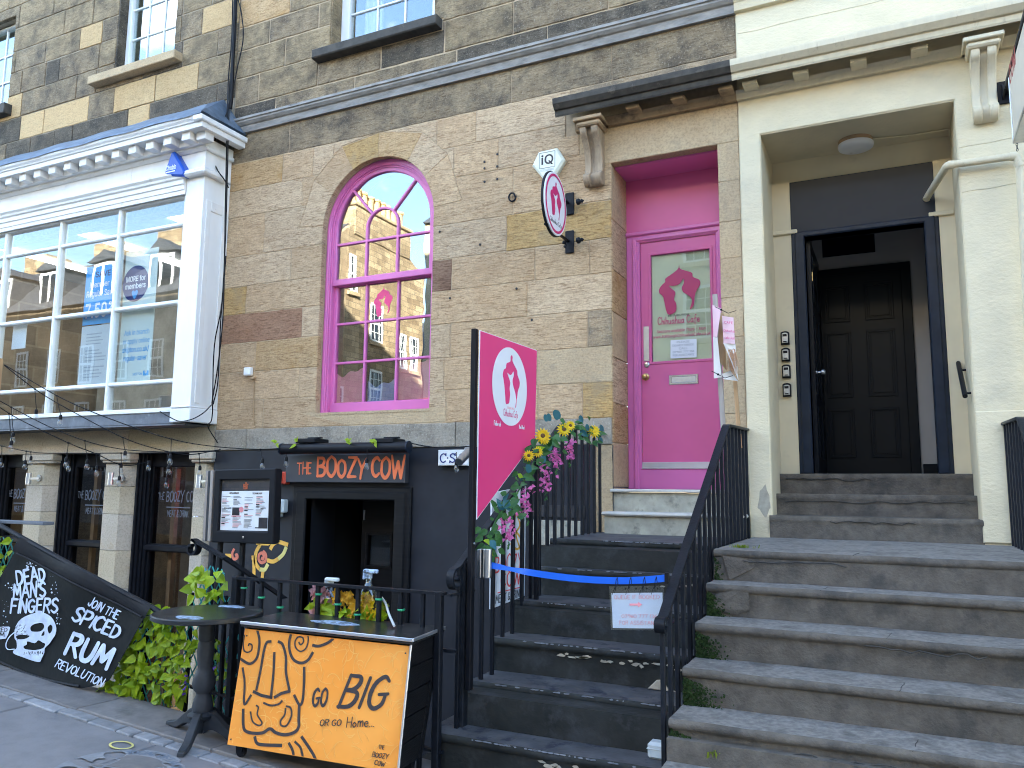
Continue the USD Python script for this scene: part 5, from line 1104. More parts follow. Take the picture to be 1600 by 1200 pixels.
# ------------------------------------------------------------------ banner
BY = 3.85
def b2(px, py): q = at(px, py, BY); return np.array([q[0], q[2]])
TL, TR, BR, BL = b2(36, 841), b2(233, 948), b2(166, 1083), b2(-60, 1010)
bn = thing('hanging_banner', 'black cloth rum banner with white lettering and a skull, hanging askew', 'banner', (TL[0], BY, TL[1]))
U = unit(TR-TL); 
def bsurf(s, t):        # s along the top, t down
    left_ = TL+(BL-TL)*t; right_ = TR+(BR-TR)*t; p = left_+(right_-left_)*s
    p = p+np.array([0, -.075])*math.sin(math.pi*min(1, s*1.02))*t**2*1.0
    y = BY+.035*math.sin(3.1*s+1.4*t)*t+.012*math.sin(9*s+2*t)*(1-t)-.05*t*(1-s)
    return np.array([p[0], y, p[1]])
n1, n2 = 44, 30
g = np.array([[bsurf(s, t) for s in np.linspace(0, 1, n1)] for t in np.linspace(.11, .97, n2)])
rc = g.copy()
for i in range(n2):                         # rounded lower right corner
    k = max(0, (i-(n2-6))/5); 
    if k > 0: 
        smax = 1-.13*k**2; 
        for j in range(n1): rc[i, j] = bsurf(np.linspace(0, smax, n1)[j], np.linspace(.11, .97, n2)[i])
MB().sheet(rc[::-1]).sheet(rc+[0, .003, 0]).build('cloth', 'banner_black', bn, smooth=60)
g = np.array([[bsurf(s, t)+[0, -.008*math.sin(math.pi*u), 0] for s in np.linspace(-.02, 1.01, 40)] for u, t in zip(np.linspace(0, 1, 9), np.linspace(0, .125, 9))])
MB().sheet(g[::-1]).build('hem', 'hem_black', bn, smooth=60)
MB().tube([bsurf(s, .125)+[0, -.006, 0] for s in np.linspace(0.02, .99, 24)], .006, 6).tube([bsurf(s, .95)+[0, -.004, 0] for s in np.linspace(0.0, .85, 24)], .008, 6).build('seam_cord', 'hem_black', bn)
MB().tube([bsurf(s, .01)+[0, .02, 0] for s in (-.45, 0, .5, 1.0, 1.06)], .018, 8).build('banner_rail', 'iron', bn)
def on_banner(shape, mat, name, parent=bn, off=.006):
    """shape drawn in photograph pixels on the banner: dropped on the cloth"""
    mb = MB()
    for gm in (getattr(shape, 'geoms', None) or [shape]):
        if gm.is_empty: continue
        gm = gm.segmentize(6)
        try: vv, ff = trimesh.creation.triangulate_polygon(gm, engine='earcut')
        except Exception: continue
        V = []
        for a, b_ in np.asarray(vv):
            q = b2(a, b_); p0 = q
            # find s, t of the point to take the cloth's depth
            best = None
            s_, t_ = .5, .5
            for _ in range(6):
                c = bsurf(s_, t_)[[0, 2]]; e = q-c
                J = np.column_stack([(bsurf(s_+.01, t_)[[0, 2]]-c)/.01, (bsurf(s_, t_+.01)[[0, 2]]-c)/.01]); ds = np.linalg.solve(J, e); s_ += ds[0]; t_ += ds[1]
            y = bsurf(s_, t_)[1]-off
            V.append([p0[0]*y/BY, y, E+(p0[1]-E)*y/BY])
        F_ = np.asarray(ff); mb.add(V, F_)
    return mb.build(name, mat, parent)
def word_px(text, x0, y0, x1, y1, h, w, seed, jit=.1, slant=.12):   # baseline from (x0,y0) to (x1,y1) in pixels, capitals h pixels tall
    s, W = brush(text, 1.0, w, jit=jit, slant=slant, seed=seed, gap=.14)
    b = s.bounds; L = math.hypot(x1-x0, y1-y0); s = affinity.translate(s, -b[0], 0); s = affinity.scale(s, L/(b[2]-b[0]), -h, origin=(0, 0))
    s = affinity.rotate(s, math.degrees(math.atan2(y1-y0, x1-x0)), origin=(0, 0)); return affinity.translate(s, x0, y0)
for i, w_ in enumerate((('DEAD', 26, 915, 73, 906, 20, .24), ("MAN'S", 20, 935, 73, 931, 22, .22), ('FINGERS', 15, 957, 92, 957, 20, .22),
        ('JOIN THE', 136, 946, 184, 968, 14, .19), ('SPICED', 110, 968, 184, 1000, 22, .21), ('RUM', 98, 1022, 170, 1048, 36, .22), ('REVOLUTION', 85, 1041, 160, 1074, 13, .18))):
    on_banner(word_px(w_[0], *w_[1:6], w_[6], 20+i), 'banner_white', 'lettering')
K = lambda L: [(x/5, 820+y/5) for x, y in L]
sk = Polygon(smoothline(K([(112, 880), (120, 800), (165, 735), (250, 695), (330, 685), (400, 720), (437, 790), (435, 850), (412, 890), (385, 930), (352, 962), (346, 1000), (325, 1045), (310, 1072), (255, 1062), (180, 1035), (110, 1008), (103, 985), (130, 962), (128, 910)]), 3, True)).buffer(0)
dk = [Polygon(smoothline(K(L), 3, True)).buffer(0) for L in ([(238, 800), (270, 775), (330, 768), (345, 800), (320, 830), (280, 836), (245, 830)], [(372, 805), (395, 780), (410, 800), (402, 835), (382, 848)], [(345, 828), (322, 865), (345, 862)], [(215, 910), (270, 925), (300, 902), (330, 918), (352, 930), (338, 962), (280, 978), (200, 972), (185, 950), (210, 935)], [(125, 872), (160, 860), (230, 866), (205, 888), (160, 895), (135, 890)])]
sk = sk.difference(unary_union(dk))
r = random.Random(8); ht = []
for k in range(34):
    x, y = r.uniform(118, 200), r.uniform(770, 900); L = r.uniform(8, 22); a = r.uniform(-.9, -.4)
    p, q = K([(x, y), (x+L*math.cos(a), y+L*math.sin(a))]); ht.append(LineString([p, q]).buffer(.35))
for k in range(26):
    x, y = r.uniform(190, 340), r.uniform(985, 1000); p, q = K([(x, y), (x-4, y+r.uniform(6, 22))]); ht.append(LineString([p, q]).buffer(.35))
sk = sk.difference(unary_union(ht))
on_banner(sk, 'banner_white', 'skull')
on_banner(LineString(smoothline(K([(112, 840), (70, 880), (46, 935), (60, 972), (112, 972)]), 5)).buffer(.8), 'banner_white', 'skull_line')
on_banner(Polygon(K([(-70, 800), (70, 795), (80, 805), (62, 860), (45, 890), (-70, 900)])), 'banner_white', 'label_shape')
on_banner(unary_union([word_px('SPICED', -16, 988, 12, 987, 6.2, .17, 3), word_px('RUM', -12, 996, 7, 995, 6.2, .17, 4)]), 'print_black', 'lettering', off=.008)
sp = []
for k in range(70):
    x, y = r.choice(((r.gauss(420, 22), r.gauss(500, 70)), (r.gauss(90, 14), r.gauss(480, 30)), (r.gauss(35, 12), r.gauss(690, 70)), (r.gauss(455, 14), r.gauss(740, 40)), (r.gauss(230, 20), r.gauss(320, 14)))); p = K([(x, y)])[0]
    sp.append(Point(p).buffer(abs(r.gauss(.25, .5))+.25, 3))
tag(on_banner(unary_union(sp), 'banner_white', 'paint_speckle'), kind='stuff')
wb = at(40, 816, 3.9); MB().obb(at(30, 816, 3.95), ((.35, 0, 0), (0, .045, 0), (0, 0, .012)), .003).build('metal_ledge', 'slate_panel', None, label='grey metal ledge at the left edge above the black banner', cat='ledge')
# ------------------------------------------------------------------ round table
tc = np.array([-3.80, 3.66]); tz = zz(-.758); gz = ground(tc[0])
tb = thing('round_table', 'black round pedestal table with worn stickers on its top', 'table', (tc[0], tc[1], gz))
MB().lathe([(0, 0), (.25, 0), (.312, 0), (.322, .006), (.322, .026), (.312, .032), (0, .032)], (tc[0], tc[1], tz-.032), 56).build('table_top', 'table_top', tb, smooth=30)
MB().lathe([(.05, .10), (.075, .115), (.085, .135), (.055, .15), (.062, .175), (.052, .22), (.040, .25), (.046, .262), (.058, .275), (.068, .31), (.062, .35), (.048, .38), (.040, .40), (.046, .44), (.05, .50), (.046, .545), (.040, .555), (.046, .565), (.046, .60), (.05, tz-gz-.032)], (tc[0], tc[1], gz), 20).build('pedestal', 'table_iron', tb, smooth=50)
for k, an in enumerate((-62, 172, 10, 100)):
    a = math.radians(an); d = np.array([math.cos(a), math.sin(a), 0]); s_ = np.array([-d[1], d[0], 0])
    pr = smoothline([(.03, .155), (.09, .15), (.16, .10), (.23, .05), (.30, .028)], 5); pb = smoothline([(.03, .03), (.08, .06), (.15, .045), (.22, .008), (.30, 0)], 5)
    o = np.array([tc[0], tc[1], 0]); tilt = lambda x: ground(tc[0]+d[0]*x)
    pt = [(x, z+tilt(x)) for x, z in pr]; pbm = [(x, z+tilt(x)) for x, z in pb]
    MB().prism(Polygon(pt+pbm[::-1]).buffer(0), (o+s_*.022, d, (0, 0, 1), s_), .044, .006).obb(o+d*.30+[0, 0, tilt(.30)+.012], (d*.028, s_*.02, (0, 0, .012)), .004).build('leg', 'table_iron', tb)
MB().prism(blob(-3.72, 3.45, .10, .05, 12, 3, .15), ((0, 0, tz+.0015), (1, 0, 0), (0, 1, 0), (0, 0, 1)), .001).build('sticker', 'sticker', tb)
MB().prism(blob(-3.83, 3.88, .11, .045, 12, 4, .15), ((0, 0, tz+.0015), (1, 0, 0), (0, 1, 0), (0, 0, 1)), .001).build('sticker', 'sticker', tb, kind=None)
# white painted stencil on the pavement
q = atz(225, 1192, ground(-3.8)); pp = MB()
mk_ = thing('pavement_sticker', 'worn pale round social distancing sticker on the pavement by the table foot', 'sticker', (-3.75, 3.15, ground(-3.75)))
def on_ground(shape, lift): 
    mb = MB().prism(shape, ((0, 0, 0), (1, 0, 0), (0, 1, 0), (0, 0, 1)), .001)
    for v in mb.v: v[:, 2] += ground(v[:, 0])+lift
    return mb
sc_ = Point(-3.72, 3.03).buffer(.33, 24); wear = unary_union([blob(-3.72+random.Random(k).uniform(-.33, .33), 3.03+random.Random(k+50).uniform(-.33, .33), random.Random(k+9).uniform(.02, .09), random.Random(k+19).uniform(.02, .06), 9, k, .4) for k in range(26)])
on_ground(sc_.difference(wear), .0065).build('disc', 'worn_print', mk_); on_ground(Point(-3.72, 3.03).buffer(.24, 24).difference(wear.buffer(.01)), .0085).build('centre', 'slab_edge', mk_)
sd, _ = brush('SOCIAL DISTANCE', .045, .009, seed=2); 
rr = [];  b = sd.bounds
pts = affinity.translate(sd, -(b[0]+b[2])/2, 0).segmentize(.02)
from shapely.ops import transform as stf
on_ground(stf(lambda x, y, z=None: (-3.72+(.265+y)*np.sin(np.asarray(x)/.29), 3.03+(.265+y)*np.cos(np.asarray(x)/.29)), pts).buffer(0), .0075).build('lettering', 'window_text', mk_)
yq = Polygon(smoothline([(-4.03+.07*math.cos(a), 3.30+.05*math.sin(a)) for a in np.linspace(0, 5.9, 12)], 3)).exterior
on_ground(yq.buffer(.006), .006).build('chalk_ring', 'cow_cream', None, label='faint yellow chalk ring on the paving slab', cat='marking')
# ------------------------------------------------------------------ orange bar counter
C0 = np.array([-3.452, 3.519, zz(-1.436)]); cr_, cb, cu = unit((.994, .11, -.02)), unit((-.11, .994, 0)), np.array([.004, .144, 1.0]); CW, CH, CD = 1.07, .628, .375
cn = unit(np.cross(cr_, cu)); cu1 = unit(cu); CHL = CH*np.linalg.norm(cu)
ct = thing('bar_counter', 'black boarded bar counter with an orange printed front on castors', 'counter', tuple(C0))
A0 = C0+cu*CH
def cpt(x, y, z): return C0+cr_*x+cb*(y)+cu*z        # y goes back, z up the leaning front
fb = MB().prism(rect(.0, 0, CW, CHL-.012), (C0+cn*.0, cr_, cu1, cn), .008, .001).build('front_panel', 'orange_panel', ct, label='orange panel printed with a cow face and GO BIG OR GO HOME')
bd = MB(); nb = 5
back = lambda z: CD*(.70+.30*z/CH)-cu[1]*z*0
bt = np.array([0, 0, 1.0])
Bk = lambda x, z: cpt(x, 0, z)+cb*(CD*(.72+.28*z/CH))-cb*cu[1]*z*.0
for i in range(nb):
    z0, z1 = CH*i/nb+.003, CH*(i+1)/nb-.003
    bd.hull([cpt(CW-.03, .012, z0), cpt(CW-.004, .012, z0), cpt(CW-.03, .012, z1), cpt(CW-.004, .012, z1), Bk(CW-.03, z0), Bk(CW-.004, z0), Bk(CW-.03, z1), Bk(CW-.004, z1)]).build('side_board', 'black_wood', ct); bd = MB()
for i in range(nb):
    z0, z1 = CH*i/nb+.003, CH*(i+1)/nb-.003
    MB().hull([cpt(x, .012, z) for x in (.004, .03) for z in (z0, z1)]+[Bk(x, z) for x in (.004, .03) for z in (z0, z1)]).build('side_board', 'black_wood', ct)
MB().hull([cpt(x, .014, z) for x in (.035, CW-.035) for z in (.02, CH-.01)]+[Bk(x, z) for x in (.035, CW-.035) for z in (.02, CH-.01)]).build('carcass', 'black_wood', ct)
MB().hull([Bk(x, z)+cb*d for x in (CW-.05, CW+.0) for z in (.0, CH-.02) for d in (-.03, .01)]).build('corner_post', 'black_wood', ct)
tA = A0+np.array([0, 0, .0]); th = .03
MB().obb(tA+cr_*CW/2+cb*(CD/2-.0)+bt*th/2, (cr_*(CW/2+.015), cb*(CD/2+.02), bt*th/2), .003).build('top', 'table_top', ct)
MB().obb(tA+cr_*CW/2-cb*.022+bt*(th-.006), (cr_*(CW/2+.018), cb*.005, bt*.009), .002).obb(tA+cr_*(CW+.018)+cb*CD/2+bt*(th-.006), (cr_*.005, cb*(CD/2+.02), bt*.009), .002).build('metal_edge', 'aluminium', ct)
MB().obb(cpt(CW+.0, -.004, CH/2), (cr_*.006, cn*.006, cu*CH/2*.99), .002).build('edge_strip', 'aluminium', ct)
def castor(p):
    MB().lathe([(0, -.012), (.03, -.012), (.033, 0), (.03, .012), (0, .012)], p+np.array([0, 0, .033]), 14, (0, 1, 0)).hull([p+np.array([dx, dy, dz]) for dx, dz in ((-.02, .03), (.02, .03), (-.03, .09), (.03, .09)) for dy in (-.02, .02)]).build('castor', 'black_plastic', ct)
for x, y in ((.06, .05), (CW-.07, .05), (.06, .26), (CW-.07, .26)):
    p = cpt(x, y, 0); p[2] = ground(p[0]); castor(p)
CF = (C0+cn*.0012, cr_, cu1, cn)
def c2(px, py): q = hit(px, py, C0, cn)-C0; return (q @ cr_, q @ cu1)
def crop(L, x0=340, y0=950, s=4.8): return [c2(x0+a/s, y0+b_/s) for a, b_ in L]
r = random.Random(31); gh = []
for k in range(230):                          # pale ghost drawing on the orange
    x, z = r.uniform(.03, CW-.03), r.uniform(.03, CHL-.03); L = r.uniform(.03, .11); a = r.uniform(0, 6.28); b_ = r.uniform(-1.6, 1.6)
    q = [(x+L*t*math.cos(a+b_*t), z+L*t*math.sin(a+b_*t)) for t in np.linspace(0, 1, 6)]; gh.append(LineString(q).buffer(r.uniform(.001, .0025)))
tag(put(MB(), unary_union(gh).intersection(rect(.01, .01, CW-.01, CHL-.02)), (C0, cr_, cu1, cn), .0005).build('ghost_pattern', 'orange_ghost', fb), kind='stuff')
cow = [([(290, 135), (315, 230), (310, 320), (290, 385), (240, 418), (172, 380)], 24), ([(205, 200), (195, 260), (200, 315), (225, 332), (255, 318), (260, 280), (240, 268), (232, 285)], 13), ([(560, 170), (540, 250), (545, 330), (575, 390), (630, 412), (680, 390), (718, 330)], 25),
       ([(630, 178), (672, 195), (682, 240), (665, 300), (625, 325), (590, 300), (582, 255), (605, 218), (640, 222), (645, 255), (625, 275), (610, 255)], 13), ([(712, 278), (760, 285), (820, 265), (862, 235), (900, 190)], 25),
       ([(405, 250), (370, 260), (348, 330), (322, 480), (292, 620)], 24), ([(455, 250), (490, 275), (515, 370), (515, 480), (540, 615)], 24), ([(428, 330), (420, 500), (400, 680)], 24), ([(268, 625), (330, 655), (412, 672)], 26), ([(425, 672), (480, 640), (548, 622)], 26), ([(345, 710), (400, 730), (460, 720), (488, 692)], 17),
       ([(190, 445), (205, 560), (200, 690), (210, 720), (255, 650)], 21), ([(652, 440), (650, 560), (640, 690), (615, 725), (575, 650)], 24), ([(615, 730), (610, 830), (610, 890), (580, 930), (510, 950), (440, 935), (395, 905), (340, 935), (270, 938), (210, 920), (195, 870), (195, 755)], 27),
       ([(290, 730), (308, 745), (300, 800), (335, 860), (310, 880), (265, 850), (248, 775)], 14), ([(515, 735), (550, 750), (555, 810), (520, 880), (480, 880), (475, 845), (505, 800), (512, 750)], 16), ([(280, 962), (295, 1010), (340, 1025), (485, 1030)], 28), ([(535, 1010), (565, 1070), (575, 1150)], 24), ([(580, 1000), (625, 1050), (640, 1130), (625, 1165)], 20), ([(630, 962), (690, 1050), (730, 1120), (745, 1190)], 26)]
fr_ = rect(.004, .004, CW-.004, CHL-.016)
for L, wd in cow:
    sharp = len(L) <= 3 and wd > 24
    P = np.array(crop(L)); P = P if sharp else smoothline(P, 6)
    put(MB(), LineString(P).buffer(wd/4.8/2*.00290, cap_style=2).intersection(fr_), CF).build('cow_stroke', 'print_dark', fb)
def cword(text, x0, y0, x1, y1, hpx, w, seed, slant=.15, jit=.06, gap=.14, xs=1.0):
    p, q = np.array(c2(x0, y0)), np.array(c2(x1, y1)); s, W = brush(text, 1.0, w, jit=jit, slant=slant, seed=seed, gap=gap)
    b = s.bounds; h_ = hpx*.0029; s = affinity.translate(s, -b[0], 0); s = affinity.scale(s, np.hypot(*(q-p))/(b[2]-b[0]), h_, origin=(0, 0)); s = affinity.rotate(s, math.degrees(math.atan2(*(q-p)[::-1])), origin=(0, 0))
    return put(MB(), affinity.translate(s, *p), CF).build('lettering', 'print_dark', fb)
cword('GO', 488, 1104, 514, 1102, 31, .19, 1, .3); cword('BIG', 526, 1106, 610, 1107, 54, .15, 2, .42, .05, .2)
cword('OR GO', 500, 1134, 534, 1134, 11, .13, 3); cword('Home...', 541, 1136, 585, 1135, 18, .10, 4)
cword('THE', 592, 1170, 601, 1171, 6.5, .15, 5); cword('BOOZY', 581, 1182, 608, 1186, 8, .14, 6); cword('COW', 585, 1194, 602, 1198, 8, .14, 7)
for x, z in ((.02, CHL-.05), (.02, .03), (CW-.03, CHL-.05)): MB().lathe([(.005, 0), (.004, .002), (0, .0025)], C0+cr_*x+cu1*z, 8, cn).build('screw', 'print_dark', ct)
qs = tA+cr_*.47+cb*.2+bt*(th+.0008)
MB().prism(blob(0, 0, .15, .06, 12, 6, .2), (qs, cr_, cb, bt), .0006).build('sticker', 'sticker', ct)
# ------------------------------------------------------------------ menu case
mt, ms_ = 6.0, 4.32
m00 = at(322, 851, ms_); mtl, mtr, mbr = at(344, 730, ms_), at(433, 737, ms_), at(423, 845, ms_)
mr_ = unit((mtr-mtl)+(mbr-m00)); mu_ = unit((mtl-m00)+(mtr-mbr)); mu_ = unit(mu_-mr_*(mu_ @ mr_)); mn = np.cross(mr_, mu_); mn = mn if mn[1] < 0 else -mn
MWd, MHt = (np.linalg.norm(mtr-mtl)+np.linalg.norm(mbr-m00))/2, (np.linalg.norm(mtl-m00)+np.linalg.norm(mtr-mbr))/2
mo_ = (m00+mtl+mtr+mbr)/4-mr_*MWd/2-mu_*MHt/2
mc = thing('menu_case', 'black framed menu display case standing over the area railing', 'menu board', tuple(mo_))
MF = (mo_, mr_, mu_, mn)
MB().prism(rect(0, 0, MWd, MHt).difference(rect(.055, .085, MWd-.055, MHt-.075)), MF, .06, .006).build('frame', 'black_plastic', mc)
MB().prism(rect(.01, .01, MWd-.01, MHt-.01), (mo_-mn*.03, mr_, mu_, mn), .05).build('back_box', 'black_plastic', mc)
for k in range(3): MB().obb(mo_-mr_*(.03+.036*k)+mu_*(MHt/2)-mn*(.03+.012*k), (mr_*.014, mu_*MHt*(.49), mn*.03), .004).build('side_slat', 'grey_wood' if k != 1 else 'table_iron', mc)
MIF = (mo_-mn*.022, mr_, mu_, mn)
MB().prism(rect(.055, .085, MWd-.055, MHt-.075), MIF, .004).build('backing', 'sign_grey', mc)
mk('menu_light', {'p': ('principled_bsdf', {'base_color': (.66, .72, .78), 'roughness': .6, 'emission_color': (.8, .9, 1), 'emission_strength': .02})}, [], 'p.BSDF')
mp_ = MB().prism(rect(.062, .088, MWd-.06, MHt-.155), (mo_-mn*.018, mr_, mu_, mn), .001).build('menu_sheet', 'menu_light', mc)
MSF = (mo_-mn*.0175, mr_, mu_, mn)
lettering(mc, 'THE', 'sign_orange', (mo_-mn*.0205, mr_, mu_, mn), MWd/2, MHt-.105, .012, .02, hand=.2); lettering(mc, 'BOOZY', 'sign_orange', (mo_-mn*.0205, mr_, mu_, mn), MWd/2, MHt-.123, .017, .05, hand=.2); lettering(mc, 'COW', 'sign_orange', (mo_-mn*.0205, mr_, mu_, mn), MWd/2, MHt-.142, .017, .04, hand=.2)
lettering(mp_, 'BITS & BURGERS', 'print_dark', MSF, MWd*.32, MHt-.175, .011, .09, hand=.18); lettering(mp_, 'THE MAIN EVENT', 'print_dark', MSF, MWd*.70, MHt-.178, .011, .09, hand=.18); lettering(mp_, 'SMALL PLATES', 'print_dark', MSF, MWd*.22, MHt*.46, .009, .07, hand=.18); lettering(mp_, 'SWEETS', 'print_dark', MSF, MWd*.80, MHt*.46, .009, .05, hand=.18)
r = random.Random(77); g1 = MB(); g2_ = MB(); g3 = MB()
for col in range(4):
    x0 = .072+col*(MWd-.145)/4
    for k in range(34):
        z = MHt-.195-k*.0085
        if z < .10 or (col == 1 and .20 < z < .26) or (col == 3 and .11 < z < .19) or r.random() < .12: continue
        if r.random() < .09: put(g3, rect(x0, z, x0+.032, z+.007), MSF); continue
        put(g1 if r.random() < .75 else g2_, rect(x0, z, x0+r.uniform(.035, .085), z+.0034), MSF)
g1.build('menu_text', 'window_text', mp_, kind='stuff'); g2_.build('menu_prices', 'print_pink', mp_, kind='stuff'); g3.build('menu_headings', 'print_dark', mp_, kind='stuff')
put(MB(), rect(MWd*.30, .195, MWd*.42, .25), MSF).build('photo_block', 'print_dark', mp_); put(MB(), rect(MWd*.29, .185, MWd*.45, .192).union(Point(MWd*.45, .235).buffer(.02)), MSF, lift=.0015).build('burger', 'print_pink', mp_); put(MB(), rect(MWd*.74, .105, MWd*.88, .18), MSF).build('photo_block', 'print_dark', mp_)
MB().prism(rect(.055, .085, MWd-.055, MHt-.075), (mo_-mn*.006, mr_, mu_, mn), .003).build('cover', 'clear', mc)
MB().lathe([(.009, 0), (.009, .004), (0, .006)], mo_+mr_*MWd*.53+mu_*.042, 10, mn).build('lock', 'chrome', mc)
for p in (at(344, 858, 4.37), at(379, 858, 4.37)): MB().box(p[0]-.016, p[0]+.016, p[1]-.016, p[1]+.016, -1.2, p[2]+.12, .004).build('post', 'black_wood', mc)
# ------------------------------------------------------------------ pink flag sign on its post
FX = -2.315
def fyz(px, py): q = atx(px, py, FX); return q[1], q[2]
fl = thing('flag_sign', 'bright pink angled cafe sign with a white oval emblem on a black post', 'sign', (FX, 4.4, 1))
FF = ((FX, 0, 0), (0, 1, 0), (0, 0, 1), (1, 0, 0))
Fp = Polygon([fyz(751, 517), fyz(839, 548), fyz(836, 688), fyz(746, 810)])
panel = MB().prism(Fp, FF, .006, .0015).build('panel', 'flag_pink', fl)
b = Fp.bounds; fw = b[2]-b[0]
MB().prism(Fp.buffer(.004, join_style=2), ((FX-.002, 0, 0),)+FF[1:], .005).build('edge', 'print_white', fl)
oc = fyz(797, 604); oh, ow = (fyz(797, 543)[1]-fyz(797, 665)[1])/2, (fyz(824, 604)[0]-fyz(770, 604)[0])/2; el = affinity.translate(affinity.scale(Point(0, 0).buffer(1, 32), ow, oh), oc[0], oc[1])
put(MB(), el, FF).build('oval', 'print_white', panel)
e2 = emblem_tall(0, 0, ow*.98, oh*1.32); put(MB(), affinity.translate(e2, oc[0]+.015, oc[1]-oh*.5), FF, lift=.002).build('emblem', 'flag_pink', panel)
lettering(panel, 'EDINBURGH', 'print_pink', FF, oc[0]+.01, oc[1]-oh*.58, .014, .11, lift=.002); lettering(panel, 'Chihuahua Cafe', 'logo_pink', FF, oc[0]+.01, oc[1]-oh*.77, .045, .22, hand=.12, lift=.002)
q = fyz(777, 665); lettering(panel, 'Follow us!', 'print_white', FF, q[0], q[1], .028, .10, hand=.2); q = fyz(815, 670); lettering(panel, 'Book Now!', 'print_white', FF, q[0], q[1], .024, .09, hand=.2)
py = fyz(746, 517)[0]
MB().box(FX-.018, FX+.012, py-.05, py-.006, zz(-1.17), fyz(748, 516)[1], .003).build('post', 'black_paint', fl)
MB().box(FX-.018, FX+.012, b[2]-.0, b[2]+.03, zz(-.77), b[1]+.45, .003).build('back_post', 'black_paint', fl)
for z in (zz(-.33),): MB().lathe([(.008, 0), (.006, .004), (0, .005)], (FX+.012, py-.02, z), 8, (1, 0, 0)).build('bolt', 'chrome', fl)
# white board hung on the area side of the railing
SX = -2.44
def syz(px, py): q = atx(px, py, SX); return q[1], q[2]
SF = ((SX, 0, 0), (0, 1, 0), (0, 0, 1), (1, 0, 0))
sp_ = Polygon([syz(767, 952), syz(820, 931), syz(822, 760), syz(769, 770)])
bo = thing('bar_board', 'white bar board with red lettering behind the stair railing', 'sign', (SX, 4.7, 0))
pb = MB().prism(sp_, SF, .012, .002).build('board', 'print_white', bo)
b = sp_.bounds; mxb = (b[0]+b[2])/2; sw_ = b[2]-b[0]; zb = syz(790, 940)[1]
lettering(bo, 'BOOZY', 'print_red', SF, mxb, syz(790, 893)[1], .11, sw_*.82, hand=.12, jit=.1); lettering(bo, 'COW', 'print_red', SF, mxb+.03, syz(790, 917)[1], .10, sw_*.6, hand=.13, jit=.1)
put(MB(), rect(mxb-.17, syz(790, 924)[1], mxb+.17, syz(790, 924)[1]+.007), SF).build('underline', 'print_red', bo); lettering(bo, 'MEAT & DRINK', 'print_dark', SF, mxb, syz(790, 936)[1]-.01, .05, sw_*.75, hand=.13)
for L in ([(795, 790), (805, 800), (802, 815), (790, 812)], [(806, 830), (815, 845), (808, 858), (798, 850)], [(806, 800), (812, 820), (806, 835), (814, 862)]):
    put(MB(), LineString(smoothline([syz(*q) for q in L], 5)).buffer(.008), SF).build('cow_line', 'cow_yellow', bo)
# ------------------------------------------------------------------ belt barrier and queue notice
bh = thing('belt_barrier', 'steel belt holder with a blue belt stretched across the dark steps', 'barrier', (FX+.03, 4.42, 1))
h0 = atx(757, 880, FX+.035)
MB().lathe([(0, -.085), (.026, -.085), (.028, -.08), (.028, .08), (.026, .085), (0, .085)], h0+np.array([.02, 0, 0]), 20).build('belt_case', 'steel', bh, smooth=40)
MB().obb(h0-np.array([.02, 0, 0]), ((.012, 0, 0), (0, .035, 0), (0, 0, .085)), .002).build('wall_plate', 'steel', bh)
e1 = atx(1042, 903, -1.15); s0 = atx(766, 883, FX+.06)
tp = []
for t in np.linspace(0, 1, 40):
    p = s0+(e1-s0)*t; p[2] -= .04*4*t*(1-t)*(.75+.5*t); tp.append(p)
tp = np.array(tp); g = []
for i, t in enumerate(np.linspace(0, 1, 40)):
    tw = 1.25*math.exp(-((t-.12)/.10)**2)*.6; u = np.array([0, math.sin(tw), math.cos(tw)])*.019*(1-.25*math.exp(-((t-.13)/.06)**2)); g.append([tp[i]-u, tp[i]+u])
g = np.array(g); MB().sheet(g).sheet(g[:, ::-1]+[0, .0015, 0]).build('belt', 'tape_blue', bh, smooth=60)
MB().obb(e1, ((.012, 0, 0), (0, .01, 0), (0, 0, .03)), .003).build('belt_clip', 'black_plastic', bh)
qn = thing('queue_notice', 'white laminated queue notice with red writing hanging from the blue belt', 'notice', tuple(at(995, 950, 4.27)))
c4 = [at(956, 983, 4.25), at(1040, 984, 4.25), at(1037, 919, 4.27), at(950, 918, 4.27)]
nu = unit(c4[1]-c4[0]); nv = unit(c4[3]-c4[0]-nu*((c4[3]-c4[0]) @ nu)); nnn = np.cross(nu, nv); nnn = nnn if nnn[1] < 0 else -nnn
NW, NH = np.linalg.norm(c4[1]-c4[0]), np.linalg.norm(c4[3]-c4[0]); NF = (c4[0], nu, nv, nnn)
glass('sleeve', .10, (.92, .94, .96), .12)
MB().prism(rect(.006, .006, NW-.006, NH-.03), NF, .002).build('sheet', 'paper', qn)
MB().prism(rect(-.004, -.004, NW+.004, NH+.006).difference(unary_union([Point(NW*(.1+.2*k), NH-.008).buffer(.005) for k in range(5)])), (c4[0]+nnn*.002, nu, nv, nnn), .001).build('plastic_sleeve', 'sleeve', qn)
NLF = (c4[0]+nnn*.0002, nu, nv, nnn)
lettering(qn, 'QUEUE IF BOOKED', 'print_pink', NLF, NW/2, NH-.062, .020, NW*.86, hand=.1, jit=.05); lettering(qn, '07960 777 136', 'print_pink', NLF, NW*.53, NH*.27, .018, NW*.66, hand=.1, jit=.05); lettering(qn, 'FOR ASSISTANCE', 'print_pink', NLF, NW*.53, NH*.11, .020, NW*.76, hand=.1, jit=.05)
put(MB(), Polygon([(NW*.36, NH*.56), (NW*.52, NH*.56), (NW*.52, NH*.52), (NW*.6, NH*.585), (NW*.52, NH*.65), (NW*.52, NH*.61), (NW*.36, NH*.61)]), NLF).build('arrow', 'print_pink', qn)
